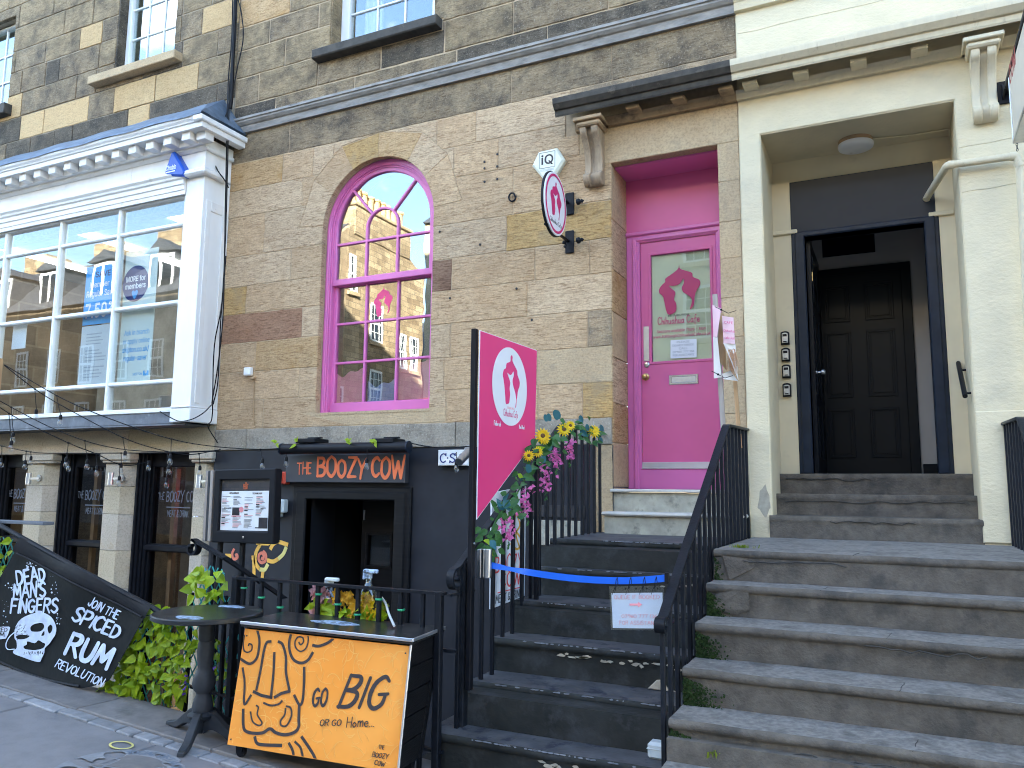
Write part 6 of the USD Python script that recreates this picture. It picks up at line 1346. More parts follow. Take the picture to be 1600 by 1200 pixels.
for k in (.1, .36, .62, .84):
    p = c4[0]+nu*NW*k+nv*(NH-.008); MB().tube([p+[0, -.006, 0], p+[.005, -.012, .02], p+[.008, -.01, .045], p+[.012, .0, .062], p+[.012, .012, .03], p+[0, .006, 0]], .0022, 5).tube([p+[.005, -.012, .02], p+[-.012, -.02, -.03]], .0016, 4).build('cable_tie', 'black_plastic', qn)
# ------------------------------------------------------------------ garland on the stair railing
ga = thing('flower_garland', 'garland of sunflowers, pink wisteria and eucalyptus along the stair railing', 'garland', (-2.35, 5.4, 1.7))
GXX = -2.335
gp = lambda px, py, dx=0.0: atx(px, py, GXX+dx)
gl = [(772, 862), (768, 830), (785, 800), (805, 775), (825, 740), (845, 705), (868, 690), (895, 672), (915, 668), (935, 675)]
MB().tube(smoothline([gp(*q) for q in gl], 5), .006, 6).tube(smoothline([gp(760, 862), gp(766, 840), gp(775, 812), gp(790, 795)], 4), .004, 5).build('vine', 'green_leaf', ga)
r = random.Random(19); G = smoothline(gl, 8)
for k in range(120):
    i = r.randrange(len(G)); px, py = G[i]+[r.gauss(0, 9), r.gauss(0, 11)]
    if px > 940: px = 940-r.uniform(0, 12)
    big = i > 30; L = r.uniform(.05, .10); v, f = leaf(L, L*r.uniform(.22, .34), .2, r.uniform(0, .4))
    MB().add(orient(v, gp(px, py, r.uniform(-.01, .06)), (r.uniform(-.3, 1), r.uniform(-1, 1), r.uniform(-1, .7)), (r.uniform(.2, 1), -1, r.uniform(0, .9))), f).build('leaf', r.choice(['green_leaf', 'green_leaf', 'lime_leaf_deep' if k % 5 == 0 else 'green_leaf', 'blue_leaf' if k % 3 == 0 else 'green_leaf']), ga)
for px, py in ((755, 838), (758, 850), (762, 828), (770, 845), (778, 858), (752, 825), (775, 836), (765, 862)):
    v, f = leaf(.075, .022, .2, .2); MB().add(orient(v, gp(px, py), (-.6 if px < 765 else .6, -.7 if px < 765 else .8, -.5), (1, -1, .4)), f).build('leaf', 'green_leaf', ga)
for px, py, R in ((853, 653, .028), (869, 648, .040), (872, 648, .036), (908, 655, .034), (940, 670, .036), (939, 688, .030), (858, 696, .04), (826, 732, .034), (858, 652, .03), (849, 716, .034), (918, 668, .03)):
    v = Point(0, 0).buffer(R, 8); MB().prism(v, (gp(px, py, .03), unit((.2, .9, .1)), unit((-.2, 0, 1)), unit((1, -.6, .3))), .0015).build('round_leaf', 'blue_leaf', ga)
def sunflower(px, py, R, mats='sunflower_petal', disc=True, X=.07):
    c = gp(px, py, X); n_ = unit((.75, -1, .25)); a = unit(np.cross((0, 0, 1.0), n_)); b_ = np.cross(n_, a)
    mb = MB()
    for ringn, (rr_, off) in enumerate(((R, 0), (R*.8, .2))):
        for k in range(14):
            t = k*2*math.pi/14+off; v, f = leaf(rr_*.72, rr_*.17, .15, .25 if ringn == 0 else -.1, 2); d = a*math.cos(t)+b_*math.sin(t)
            mb.add(orient(v, c+d*rr_*.28+n_*(.004*ringn), d+n_*(.15+.25*ringn), n_), f)
    s_ = mb.build('sunflower', mats, ga)
    MB().lathe([(R*.27, 0), (R*.25, R*.10), (R*.15, R*.14), (0, R*.14)], c+n_*.004, 14, n_).build('disc', 'sun_disc' if disc else 'sunflower_petal', s_)
for q in ((848, 681, .062), (881, 671, .058), (891, 665, .045), (928, 674, .060, 'sunflower_petal', False), (840, 706, .042), (826, 712, .042), (851, 687, .04)): sunflower(*q)
def wisteria(px0, py0, px1, py1, w=.04, n=46):
    a, b_ = gp(px0, py0, .06), gp(px1, py1, .06); mb = MB()
    for k in range(n):
        t = k/n; c = a+(b_-a)*t+np.array([r.gauss(0, w*.45), r.gauss(0, w*.7), r.gauss(0, .006)])*(1-.45*t)
        L = r.uniform(.02, .036); v, f = leaf(L, L*.5, .4, .4, 2); mb.add(orient(v, c, (r.uniform(-1, 1), r.uniform(-1, 1), r.uniform(-.8, .3)), (r.uniform(-.3, 1), -1, .5)), f)
    s_ = tag(mb.build('wisteria_spray', 'wisteria', ga), kind='stuff'); tb_ = MB()
    for k in range(7):
        v, f = leaf(.022, .008, .2, .2, 2); tb_.add(orient(v, b_+np.array([0, r.gauss(0, .008), -.012*k*.7]), (r.uniform(-1, 1), r.uniform(-1, 1), -.6), (1, -1, .3)), f)
    tb_.build('bud_tip', 'green_leaf', s_)
for q in ((851, 726, 853, 768, .065), (868, 703, 869, 731, .05), (891, 688, 891, 718, .04), (820, 760, 824, 808, .065), (790, 806, 794, 843, .06)): wisteria(*q)
# ------------------------------------------------------------------ flowers in bottles standing behind the counter
glass('bottle_clear', .12, (.90, .95, .93))
def bunch(name, label, px, py, mats, n, R, wpx, hpx, seed, bottle=None):
    rr = random.Random(seed); t = thing(name, label, 'flowers', tuple(at(px, py, 4.10)))
    if bottle:
        bx, by, bh = bottle; p = at(bx, by, 4.11)
        MB().lathe([(0, 0), (.05, 0), (.055, .01), (.055, bh*.55), (.05, bh*.65), (.02, bh*.82), (.018, bh*.92)], p, 18).build('bottle', 'bottle_clear', t, smooth=40)
        MB().lathe([(.022, 0), (.022, .03), (.018, .035), (0, .035)], p+[0, 0, bh*.92], 12).obb(p+[.03, -.02, bh*.92+.045], ((.05, 0, 0), (0, .014, 0), (0, 0, .012)), .006).obb(p+[-.035, -.0, bh*.92+.02], ((.008, 0, 0), (0, .008, 0), (0, 0, .03)), .004).build('spray_head', 'grey_plastic' if 'pink' in label else 'sticker', t)
    for k in range(n):
        c = at(px+rr.uniform(-wpx, wpx), py+rr.uniform(-hpx, hpx), 4.08+rr.uniform(-.03, .03)); mb = MB(); nn = unit((rr.uniform(-.6, .8), -1, rr.uniform(-.1, .7))); a = unit(np.cross((0, 0, 1.0), nn)); b_ = np.cross(nn, a); R_ = R*rr.uniform(.8, 1.2); t0 = rr.uniform(0, 6)
        for m_ in range(6):
            th_ = t0+m_*2*math.pi/6; v, f = leaf(R_, R_*.42, .3, -.2+.4*(m_ % 2), 3); d = a*math.cos(th_)+b_*math.sin(th_); mb.add(orient(v, c, d+nn*.35, nn), f)
        mb.build('blossom', rr.choice(mats), t)
    for k in range(n//2):
        v, f = leaf(.09, .028, .2, .3); MB().add(orient(v, at(px+rr.uniform(-wpx*1.4, wpx*1.4), py+hpx*rr.uniform(.3, 1), 4.07), (rr.uniform(-1, 1), -.4, rr.uniform(-.2, .5)), (0, -1, .5)), f).build('leaf', 'lime_leaf', t)
bunch('flower_bunch', 'pink artificial roses in front of a sprayer behind the railing', 505, 939, ['rose_petal'], 20, .045, 13, 22, 1, (514, 968, .22))
bunch('flower_bunch', 'orange artificial blossoms between the pink roses and the spray bottle', 537, 943, ['orchid_petal'], 16, .038, 16, 18, 2)
bunch('flower_bunch', 'spray bottle filled with yellow and orange blossoms behind the railing', 575, 952, ['orchid_petal', 'sunflower_petal'], 20, .036, 10, 20, 3, (574, 976, .30))
bunch('flower_bunch', 'pale yellow blossoms at the right end of the flowers behind the railing', 597, 956, ['sprout', 'sunflower_petal'], 9, .034, 5, 14, 4)
MB().tube(smoothline([at(590, 926, 4.06), at(602, 942, 4.06), at(608, 960, 4.0), at(616, 978, 3.9)], 5), .007, 6).build('loose_cable', 'print_faint', None, label='pale cable hanging from the railing right of the yellow blossoms', cat='cable')
# ------------------------------------------------------------------ bar sign and its light
bs = thing('bar_sign', 'grey sign board with orange hand-painted bar name over the basement door', 'sign', tuple(at(547, 733, 6.7)))
MB().prism(rect(-5.965, zz(.042), -4.43, zz(.338)), W6(6.72), .07, .006).build('board', 'sign_grey', bs)
SGF = W6(6.7195)
def sword(text, x0, y0, x1, y1, hpx, w, seed, jit=.09, gap=.15):
    p, q = at(x0, y0, 6.72)[[0, 2]], at(x1, y1, 6.72)[[0, 2]]; s, W = brush(text, 1.0, w, jit=jit, seed=seed, gap=gap); b = s.bounds
    s = affinity.translate(s, -b[0], 0); s = affinity.scale(s, (q[0]-p[0])/(b[2]-b[0]), hpx*.00715, origin=(0, 0)); s = affinity.rotate(s, math.degrees(math.atan2(q[1]-p[1], q[0]-p[0])), origin=(0, 0))
    return put(MB(), affinity.translate(s, *p), SGF).build('lettering', 'sign_orange', bs)
sword('THE', 464, 741, 487, 740, 17, .17, 3); sword('BOOZY', 494, 745, 573, 746, 27, .19, 5); sword('COW', 579, 745, 633, 746, 28, .20, 8)
tr_ = thing('sign_light', 'long black tubular sign light above the bar sign', 'lamp', tuple(at(540, 700, 6.6)))
a, b_ = at(441, 703, 6.6), at(638, 697, 6.6); b_[2] = a[2] = (a[2]+b_[2])/2
MB().tube([a, a+(b_-a)*.5, b_], .055, 20).build('tube', 'black_plastic', tr_, smooth=40)
MB().tube([b_-[.005, 0, 0], b_+[.012, 0, 0]], .06, 20).tube([a-[.012, 0, 0], a+[.005, 0, 0]], .06, 20).build('end_cap', 'navy_paint', tr_, smooth=40)
for px in (484, 603): p = at(px, 690, 6.64); MB().box(p[0]-.13, p[0]+.13, 6.56, 6.80, p[2]-.02, p[2]+.03, .01).box(p[0]-.02, p[0]+.16, 6.62, 6.66, p[2]+.03, p[2]+.045, .004).build('bracket', 'black_plastic', tr_)
cs = thing('alarm_box', 'white alarm box lettered C S S on the black wall', 'alarm box', tuple(at(705, 716, 6.75)))
p0 = at(684, 727, 6.74); MB().prism(rect(p0[0], zz(.212), p0[0]+.345, zz(.368)), W6(6.735), .06, .01).build('case', 'white_plastic', cs)
def serif(ch, h):
    s = brush(ch, h, h*.13)[0]
    wv = affinity.scale(s, 1.25, 1, origin=(0, 0)); b = wv.bounds
    ex = [rect(b[2]-h*.12, b[3]-h*.34, b[2]+h*.02, b[3])]+([rect(b[0]-h*.03, b[1], b[0]+h*.10, b[1]+h*.3)] if ch == 'S' else [])
    return unary_union([wv]+ex)
x = p0[0]+.03
for ch in 'CSS':
    g_ = serif(ch, .085); put(MB(), affinity.translate(g_, x, zz(.245)), W6(6.734)).build('lettering', 'print_navy', cs); x += g_.bounds[2]+.022
    if x < p0[0]+.25: put(MB(), Point(x-.008, zz(.288)).buffer(.008), W6(6.734)).build('dot', 'print_navy', cs); x += .018
ss_ = thing('sensor_light', 'grey cylindrical outdoor sensor angled in front of the lettered alarm box', 'sensor', tuple(at(728, 712, 6.65)))
MB().tube([at(733, 705, 6.62), at(717, 722, 6.45)], .04, 16).build('cylinder', 'steel', ss_, smooth=40)
MB().lathe([(0, 0), (.055, 0), (.055, .03), (0, .03)], at(735, 704, 6.80), 16, (0, -1, 0)).tube([at(735, 704, 6.78), at(733, 705, 6.62)], .02, 10).build('mount', 'steel', ss_, smooth=40)
# ------------------------------------------------------------------ boxes on the walls
def wbox(name, label, cat, x0, x1, z0, z1, Y, d, mat, b=.01, extra=None):
    t = thing(name, label, cat, (x0, Y, z0)); MB().box(x0, x1, Y-d, Y, z0, z1, b).build('case', mat, t)
    if extra: extra(t)
    return t
rb = wbox('alarm_sounder', 'red alarm sounder box left of the bar sign', 'alarm box', -6.10, -5.955, zz(.02), zz(.155), D, .09, 'red_plastic', .012)
MB().box(-6.085, -6.045, D-.10, D-.085, zz(.03), zz(.145), .004).box(-6.02, -5.99, D-.10, D-.085, zz(.03), zz(.145), .004).build('rib', 'red_plastic', rb)
gb = wbox('switch_box', 'pale grey outdoor switch box right of the menu case', 'electrical box', -6.15, -5.965, zz(-.285), zz(-.14), D, .09, 'grey_plastic', .015)
MB().box(-6.14, -6.03, D-.07, D, zz(-.335), zz(-.28), .01).box(-6.13, -5.985, D-.1, D-.085, zz(-.25), zz(-.16), .005).build('cover', 'grey_plastic', gb)
sb = wbox('junction_box', 'small white junction box on the sandstone left of the arched window', 'electrical box', at(389, 580, D)[0]-.03, at(389, 580, D)[0]+.07, at(389, 581, D)[2]-.05, at(389, 581, D)[2]+.045, D, .06, 'white_plastic', .01)
q = at(397, 590, D-.01); MB().tube(smoothline([q, q+[.005, 0, -.15], at(396, 640, D-.01), at(397, 664, D-.015)], 4), .006, 6).box(q[0]-.03, q[0]+.03, D-.05, D-.01, q[2]-.02, q[2]+.005, .004).build('cable', 'card_brown', sb)
eb = thing('electric_box', 'small pale plastic electric box on the lowest dark step by the railing foot', 'electrical box', tuple(at(1038, 1175, 4.25)))
q = atz(1040, 1186, zz(-1.38)); MB().box(q[0]-.09, q[0]+.07, q[1]-.03, q[1]+.05, zz(-1.385), zz(-1.385)+.085, .014).box(q[0]-.092, q[0]+.072, q[1]-.032, q[1]+.052, zz(-1.385)+.05, zz(-1.385)+.056, .002).build('case', 'grey_plastic', eb)
# hexagonal alarm box
iq = thing('alarm_box', 'pale hexagonal alarm box lettered iQ above the oval hanging sign', 'alarm box', tuple(at(857, 250, 6.75)))
ic = at(855, 254, 6.73)[[0, 2]]
hx = Polygon([(ic[0]-.095, ic[1]+.13), (ic[0]+.10, ic[1]+.135), (ic[0]+.178, ic[1]+.0), (ic[0]+.07, ic[1]-.15), (ic[0]-.05, ic[1]-.15), (ic[0]-.165, ic[1]+.0)])
MB().prism(hx, W6(6.725), .07, .022).build('case', 'cream_plastic', iq)
IF = W6(6.7245)
put(MB(), rect(ic[0]-.08, ic[1]-.055, ic[0]+.085, ic[1]+.105).difference(rect(ic[0]-.077, ic[1]-.052, ic[0]+.082, ic[1]+.102)), IF).build('outline', 'print_dark', iq)
lettering(iq, 'iQ', 'print_dark', IF, ic[0]+.003, ic[1]-.015, .09, .125, True); lettering(iq, '0131 662 0062', 'print_grey', IF, ic[0]+.002, ic[1]-.085, .02, .14); lettering(iq, 'iQ alarms', 'print_grey', IF, ic[0]+.002, ic[1]-.115, .015, .05)
# oval hanging sign
HX = -2.66
hs = thing('hanging_sign', 'oval white cafe sign with pink rim on black scrolled iron brackets', 'sign', (HX, 6.3, 4))
def hyz(px, py): q = atx(px, py, HX); return q[1], q[2]
tp_, bt_, lf_, rt_ = hyz(868, 270), hyz(867, 366), hyz(851, 318), hyz(885, 322)
hc = ((lf_[0]+rt_[0])/2, (tp_[1]+bt_[1])/2); ha, hb = abs(rt_[0]-lf_[0])/2, abs(tp_[1]-bt_[1])/2
HF = ((HX, 0, 0), (0, 1, 0), (0, 0, 1), (1, 0, 0))
ov = lambda k: affinity.translate(affinity.scale(Point(0, 0).buffer(1, 32), ha*k, hb*(1-(1-k)*ha/hb)), *hc)
pnl = MB().prism(ov(1.0), HF, .012, .002).build('panel', 'print_white', hs)
MB().prism(ov(1.04), ((HX-.013, 0, 0),)+HF[1:], .02, .003).build('rim', 'black_plastic', hs)
put(MB(), ov(.93).difference(ov(.84)), HF).build('ring', 'logo_pink', pnl)
em = emblem_tall(0, 0, ha*1.0, hb*1.15); put(MB(), affinity.translate(em, hc[0], hc[1]-hb*.45), HF).build('emblem', 'logo_pink', pnl)
lettering(pnl, 'Chihuahua Cafe', 'print_dark', HF, hc[0], hc[1]-hb*.66, .04, ha*1.1, hand=.1)
for z in (hc[1]+hb*.55, hc[1]-hb*.75):
    a = np.linspace(0, 5, 14)
    sc = [(HX-.05, D-.10-.035*math.cos(t)*(1-.1*t), z-.06+.035*math.sin(t)*(1-.1*t)) for t in a]
    MB().bar((HX-.05, D, z), (HX-.05, hc[0]-ha*.5, z), .028, .02, ch=.004).box(HX-.08, HX+.01, D-.02, D-.004, z-.12, z+.10, .006).tube(sc, .012, 6).build('bracket', 'iron', hs)
    MB().lathe([(.0, 0), (.03, .01), (.03, .03), (.014, .045), (.02, .06), (.0, .085)], (HX+.05, D-.05, z-.02), 10, (1, -.2, 0)).build('finial', 'iron', hs, smooth=40)
# blue triangular alarm
cbx = thing('alarm_box', 'blue triangular alarm box on the white shopfront fascia', 'alarm box', tuple(at(270, 258, 6.35)))
CBF = W6(6.30); P = [at(271, 236, 6.30), at(289, 268, 6.30), at(285, 275, 6.30), at(259, 274, 6.30), at(256, 270, 6.30), at(267, 237, 6.30)]
MB().prism(Polygon([(q[0], q[2]) for q in P]).convex_hull, CBF, .10, .02).build('case', 'blue_plastic', cbx)
q = at(268, 265, 6.30); lettering(cbx, 'Chubb', 'print_white', W6(6.2995), q[0]-.01, q[2], .055, .17, True); put(MB(), rect(q[0]-.09, q[2]-.03, q[0]+.06, q[2]-.018), W6(6.2995)).build('underline', 'print_white', cbx)
# ------------------------------------------------------------------ wall lights on the piers
for i, (px, py, lab) in enumerate(((47, 748, 'silver cylindrical wall light on the leftmost pale pier'), (176, 748, 'silver cylindrical wall light on the water-stained middle pier'), (314, 752, 'silver cylindrical wall light on the pier beside the menu case'))):
    p = at(px, py, D-.10); t = thing('wall_light', lab, 'lamp', tuple(p), group='wall lights on the basement piers')
    MB().lathe([(0, -.075), (.034, -.075), (.034, .075), (0, .075)], p-[.03, 0, 0], 16).build('cylinder', 'aluminium', t, smooth=40)
    MB().lathe([(0, 0), (.042, 0), (.045, .02), (.0, .02)], (p[0]+.05, D, p[2]+.01), 16, (0, -1, 0)).bar((p[0]+.05, D, p[2]+.01), p, .025).build('mount', 'steel', t)
# ------------------------------------------------------------------ things round the dark doorway
kb_ = None
for i, (px, py, lab) in enumerate(((1227, 529, 'key safe with a grey shutter, topmost of four beside the dark doorway'), (1228, 555, 'second key safe from the top beside the dark doorway'), (1229, 581, 'third key safe from the top beside the dark doorway'), (1230, 610, 'lowest of the four key safes beside the dark doorway'))):
    p = at(px, py, 7.405)
    if kb_ is None:
        t = kb_ = thing('key_safe', lab, 'key safe', tuple(p), group='key safes by the doorway')
        x, z = p[0], p[2]
        MB().prism(rect(x-.036, z-.058, x+.036, z+.05).union(affinity.scale(Point(x, z+.045).buffer(1, 10), .036, .018)), W6(7.37), .04, .008).build('case', 'black_plastic', t)
        MB().prism(rect(x-.026, z-.046, x+.026, z+.04).union(affinity.scale(Point(x, z+.036).buffer(1, 10), .026, .012)), W6(7.364), .01, .004).build('shutter', 'steel', t)
        MB().prism(rect(x-.018, z+.012, x+.018, z+.034), W6(7.3635), .002).build('window', 'black_plastic', t); MB().box(x-.015, x+.015, 7.358, 7.366, z-.038, z-.030, .002).build('button', 'black_plastic', t)
    else: copy_of(kb_, p, lab)
gh_ = thing('grab_handle', 'black grab handle on the right side of the cream doorway recess', 'handle', (.5, 7.5, 2.5))
a, b_ = atx(1497, 566, .49), atx(1508, 619, .49)
MB().tube([a, a+(b_-a)*.5, b_], .018, 12).tube([a+(b_-a)*.25, a+(b_-a)*.25+[.05, 0, 0]], .008, 8).tube([a+(b_-a)*.92, a+(b_-a)*.92+[.05, 0, 0]], .008, 8).build('bar', 'black_plastic', gh_, smooth=40)
ll = thing('ceiling_lamp', 'round flat ceiling lamp under the cream doorway soffit', 'lamp', (-.2, 7.30, zz(3.04)))
lc = atz(1337, 228, zz(3.0)); lc = np.array([lc[0], min(lc[1], 7.25), zz(3.046)])
MB().lathe([(0, -.035), (.135, -.035), (.14, -.02), (.14, 0)], lc, 32).build('base', 'card_brown', ll, smooth=40)
MB().lathe([(0, -.085), (.10, -.082), (.138, -.07), (.145, -.055), (.145, -.036), (0, -.036)], lc, 32).build('diffuser', 'white_trim', ll, smooth=50)
MB().tube([lc+[.14, 0, -.012], lc+[.4, .05, -.012], (.53, 7.3, zz(3.03)), (.53, 7.33, zz(2.9))], .007, 6).build('conduit', 'cream_smooth', ll)
wp = thing('waste_pipe', 'cream plastic pipe bending out of the transom and down the right pilaster', 'pipe', (.5, 6.75, 4))
pz = zz(2.50)
pth = smoothline([at(1447, 312, 7.40), at(1450, 306, 7.38), at(1466, 280, 7.05), at(1475, 266, 6.85), at(1480, 259, 6.72), at(1490, 257, 6.72), at(1535, 251, 6.72), at(1578, 245, 6.72), at(1588, 246, 6.72), at(1592, 256, 6.72), at(1594, 275, 6.72), at(1601, 400, 6.72), at(1612, 640, 6.72)], 5)
MB().tube(pth, .028, 16).build('pipe', 'cream_trim', wp, smooth=60)
for k in (24, 36, 46): t_ = unit(pth[k+1]-pth[k]); MB().tube([pth[k]-t_*.02, pth[k]+t_*.02], .0325, 16).build('collar', 'cream_trim', wp, smooth=40)
# projecting sign at the right edge
PX = .86
ps = thing('projecting_sign', 'cream projecting sign with dark red letters on a black bracket at the right edge', 'sign', (PX, 6.4, 4))
P1 = np.array([PX, 6.62, 0]); z_t, z_b = atx(1590, 70, PX)[2], atx(1590, 212, PX)[2]
z_b += .05
MB().box(PX, PX+.06, 5.6, 6.42, z_b, z_t, .006).build('board', 'sign_cream', ps)
MB().box(PX-.006, PX+.066, 5.59, 6.43, z_b-.03, z_b, .004).box(PX-.006, PX+.066, 6.42, 6.435, z_b-.03, z_t, .003).build('edge', 'steel', ps)
paint('dull_red', (.35, .08, .07), .6, .1, 8)
lettering(ps, 'COM', 'dull_red', ((PX, 0, 0), (0, -1, 0), (0, 0, 1), (-1, 0, 0)), -6.24, z_b+.40, .13, .33, True)
MB().box(PX+.0, PX+.05, 5.5, D+.0, z_t+.03, z_t+.07, .004).prism(Polygon([(-D+.0, z_t-.02), (-D+.16, z_t+.02), (-D, z_t+.14)]), ((PX-.008, 0, 0), (0, -1, 0), (0, 0, 1), (-1, 0, 0)), .012).box(PX-.10, PX+.06, D-.03, D-.012, z_t-.04, z_t+.14, .004).build('bracket', 'iron', ps)
lk = MB(); q = at(1588, 214, 6.72)
for k in range(6): lk.tube([q+[.006*math.cos(t)*(1 if k % 2 else .2), -.006*math.cos(t)*(.2 if k % 2 else 1), -.02*k-.012*math.sin(t)] for t in np.linspace(0, 6.28, 9)], .0025, 4, caps=False)
lk.build('chain', 'iron', ps)
# folded card placard tied to sticks beside the pink door
pl = thing('card_placard', 'folded pink and white card placard tied to wooden stakes by the pink door', 'placard', tuple(at(1135, 540, 6.6)))
PLY = 6.40
def q3(px, py, y): return at(px, py, y)
MB().hull([q3(1113, 460, 6.42)+[dx, dy, 0] for dx in (0, .038) for dy in (0, .02)]+[q3(1128, 702, 6.42)+[dx, dy, 0] for dx in (0, .038) for dy in (0, .02)]).build('stake', 'grey_wood', pl)
MB().hull([q3(1145, 590, 6.46)+[dx, dy, 0] for dx in (0, .03) for dy in (0, .02)]+[q3(1153, 700, 6.46)+[dx, dy, 0] for dx in (0, .03) for dy in (0, .02)]).build('stake', 'wood', pl)
def patch(P, mat, name, parent=pl):
    a, b_, c, d = P; g = np.array([[a+(b_-a)*s, ] for s in (0,)]); n_ = 10
    G_ = np.array([[(a*(1-s)+b_*s)*(1-t)+(d*(1-s)+c*s)*t+np.array([0, .012*math.sin(3.1*s+2*t), 0]) for s in np.linspace(0, 1, n_)] for t in np.linspace(0, 1, n_)])
    return MB().sheet(G_).sheet(G_[::-1]+[0, .002, 0]).build(name, mat, parent, smooth=60)
l_top, l_mid, l_bot = (q3(1113, 476, 6.36), q3(1127, 482, 6.30)), (q3(1114, 526, 6.36), q3(1121, 527, 6.26)), (q3(1115, 591, 6.36), q3(1128, 590, 6.28))
patch((l_top[0], l_top[1], l_mid[1], l_mid[0]), 'card_pink', 'left_flap'); patch((l_mid[0], l_mid[1], l_bot[1], l_bot[0]), 'card_white', 'left_flap')
patch((q3(1124, 487, 6.40), q3(1131, 490, 6.42), q3(1136, 580, 6.42), q3(1120, 560, 6.38)), 'card_brown', 'inner_fold')
patch((q3(1128, 493, 6.30), q3(1146, 496, 6.40), q3(1149, 538, 6.40), q3(1130, 536, 6.30)), 'card_pink', 'right_flap'); rf = patch((q3(1130, 536, 6.30), q3(1149, 538, 6.40), q3(1154, 594, 6.40), q3(1140, 560, 6.30)), 'card_white', 'right_flap')
patch((q3(1128, 584, 6.30), q3(1141, 579, 6.30), q3(1154, 596, 6.40), q3(1130, 592, 6.30)), 'card_white', 'lower_flap')
o_ = q3(1138, 545, 6.325); s_ = MB(); rr = random.Random(5)
for k in range(40):
    a = q3(1137+rr.uniform(0, 13), 550+rr.uniform(-6, 4), 6.335); b_ = a+np.array([rr.uniform(-.02, .02), .03, -rr.uniform(.06, .2)]); s_.bar(a, b_, .004)
tag(s_.build('straw_print', 'straw', pl), kind='stuff')
for q, tx, w in (((1138, 506), 'CAFE', .07), ((1139, 519), 'Chihuahua', .09), ((1140, 530), 'cafe visit', .08)):
    c = q3(*q, 6.325); lettering(pl, tx, 'logo_pink', ((0, c[1], 0), unit((1, .28, -.06)), (0, 0, 1), unit((.28, -1, 0))), c[0]/1.0 if False else 0, 0, .02, w) if False else put(MB(), affinity.scale(affinity.translate(typed(tx), -typed(tx).bounds[2]/2, 0), w/typed(tx).bounds[2], .02, origin=(0, 0)), (c, unit((.9, .45, -.08)), (0, 0, 1), unit((.45, -.9, 0)))).build('lettering', 'logo_pink', pl)
for q in ((1127, 484), (1122, 585)): p = q3(*q, 6.27); MB().tube([p+[-.05, 0, .03], p, p+[.05, .01, -.03], p+[.11, .03, -.01]], .003, 5).ball(p, .009).build('cable_tie', 'black_plastic', pl)
# ------------------------------------------------------------------ cables down the party line
rr = random.Random(14)
def run(name, pts, rad, label, Y=None): return MB().tube(smoothline(pts, 5), rad, 6).build(name, 'cable', None, label=label, cat='cable')
pcx = lambda px, py, y=D-.03: at(px, py, y)
run('wall_pipe', [at(369, -40, D-.05), at(367, 20, D-.05), at(364, 90, D-.05), at(362, 150, D-.05), at(360, 170, D-.05)], .022, 'dark pipe running down the joint between the two stone buildings')
for i, L in enumerate(([(364, -20), (362, 60), (357, 120), (355, 190), (352, 330), (349, 480), (342, 560), (331, 631)], [(367, -20), (365, 70), (359, 130), (357, 200), (353, 350), (347, 470), (335, 540), (332, 632)], [(371, -20), (368, 60), (363, 110), (358, 160), (353, 180), (345, 200), (331, 235), (338, 262), (350, 280), (357, 293)],
                       [(372, 0), (377, 20), (380, 60), (370, 110), (362, 150)], [(353, 400), (345, 500), (343, 548), (340, 600), (333, 632)])):
    y = 6.30 if i in (0, 1, 4) else 6.35
    pts = [at(a, b_, D-.04 if b_ < 170 else (6.56 if b_ < 640 else 6.5)) for a, b_ in L]
    run('wall_cable', pts, .0075, ('black cable hanging in front of the white shopfront corner, outermost of the bundle', 'black cable looping lower than its neighbours beside the shopfront corner', 'black cable curling over the end of the white cornice', 'black cable loop beside the pipe at the top of the stone joint', 'short black cable along the brick edge beside the white pilaster')[i])
run('wall_cable', [at(331, 632, 6.35), at(318, 645, 6.32), at(300, 655, 6.30), at(280, 658, 6.28), at(262, 650, 6.25), at(250, 643, 6.25)], .006, 'black cable sagging across the foot of the white pilaster')
run('wall_cable', [at(332, 632, 6.35), at(332, 645, 6.4), at(330, 658, 6.5), at(325, 667, 6.7), at(340, 692, 6.78)], .006, 'black cable dropping from the pilaster foot to the stone lintel')
run('wall_cable', [at(640, 692, 6.7), at(665, 697, 6.72), at(700, 700, 6.72), at(724, 698, 6.72), at(738, 697, 6.7)], .006, 'black cable from the sign light to the sensor')
# ------------------------------------------------------------------ festoon lights
def festoon(label, L, Y0, Y1, bulbs):
    t = thing('festoon_lights', label, 'string lights', tuple(at(*L[0], Y0)), group=None)
    n_ = len(L); P = [at(a, b_, Y0+(Y1-Y0)*i/(n_-1)) for i, (a, b_) in enumerate(L)]; S = smoothline(P, 8)
    MB().tube(S, .0055, 6).build('wire', 'cable', t)
    for bx, by in bulbs:                       # bulb centre in the photograph
        d = [np.hypot(*(np.array(project(q))-(bx, by-18))) + (0 if True else 0) for q in S]; k = int(np.argmin([abs(project(q)[0]-bx) for q in S])); top = S[k]
        c = at(bx, by, top[1]); c[0] = c[0]
        MB().tube([top, (top*.4+c*.6)+[0, 0, .03], c+[0, 0, .075]], .004, 5).lathe([(.008, 0), (.013, .004), (.013, .012), (.008, .016)], top-[0, 0, .008], 8).build('hanger', 'cable', t)
        MB().lathe([(0, .022), (.017, .022), (.018, .05), (.013, .072), (.0, .078)], c, 10).build('socket', 'black_plastic', t, smooth=40)
        MB().lathe([(0, -.046), (.014, -.042), (.024, -.028), (.026, -.012), (.021, .006), (.015, .022)], c, 12).build('bulb', 'bulb_glass', t, smooth=60)
        MB().tube([c+[-.006, 0, .02], c+[-.008, 0, -.015], c+[0, 0, -.024], c+[.008, 0, -.015], c+[.006, 0, .02]], .0012, 4).build('filament', 'brass', t)
def project(p):
    v = np.asarray(p)-EYE; z = v @ FW; return 800+FPX*(v @ RT)/z, 600+FPX*(v @ DN)/z
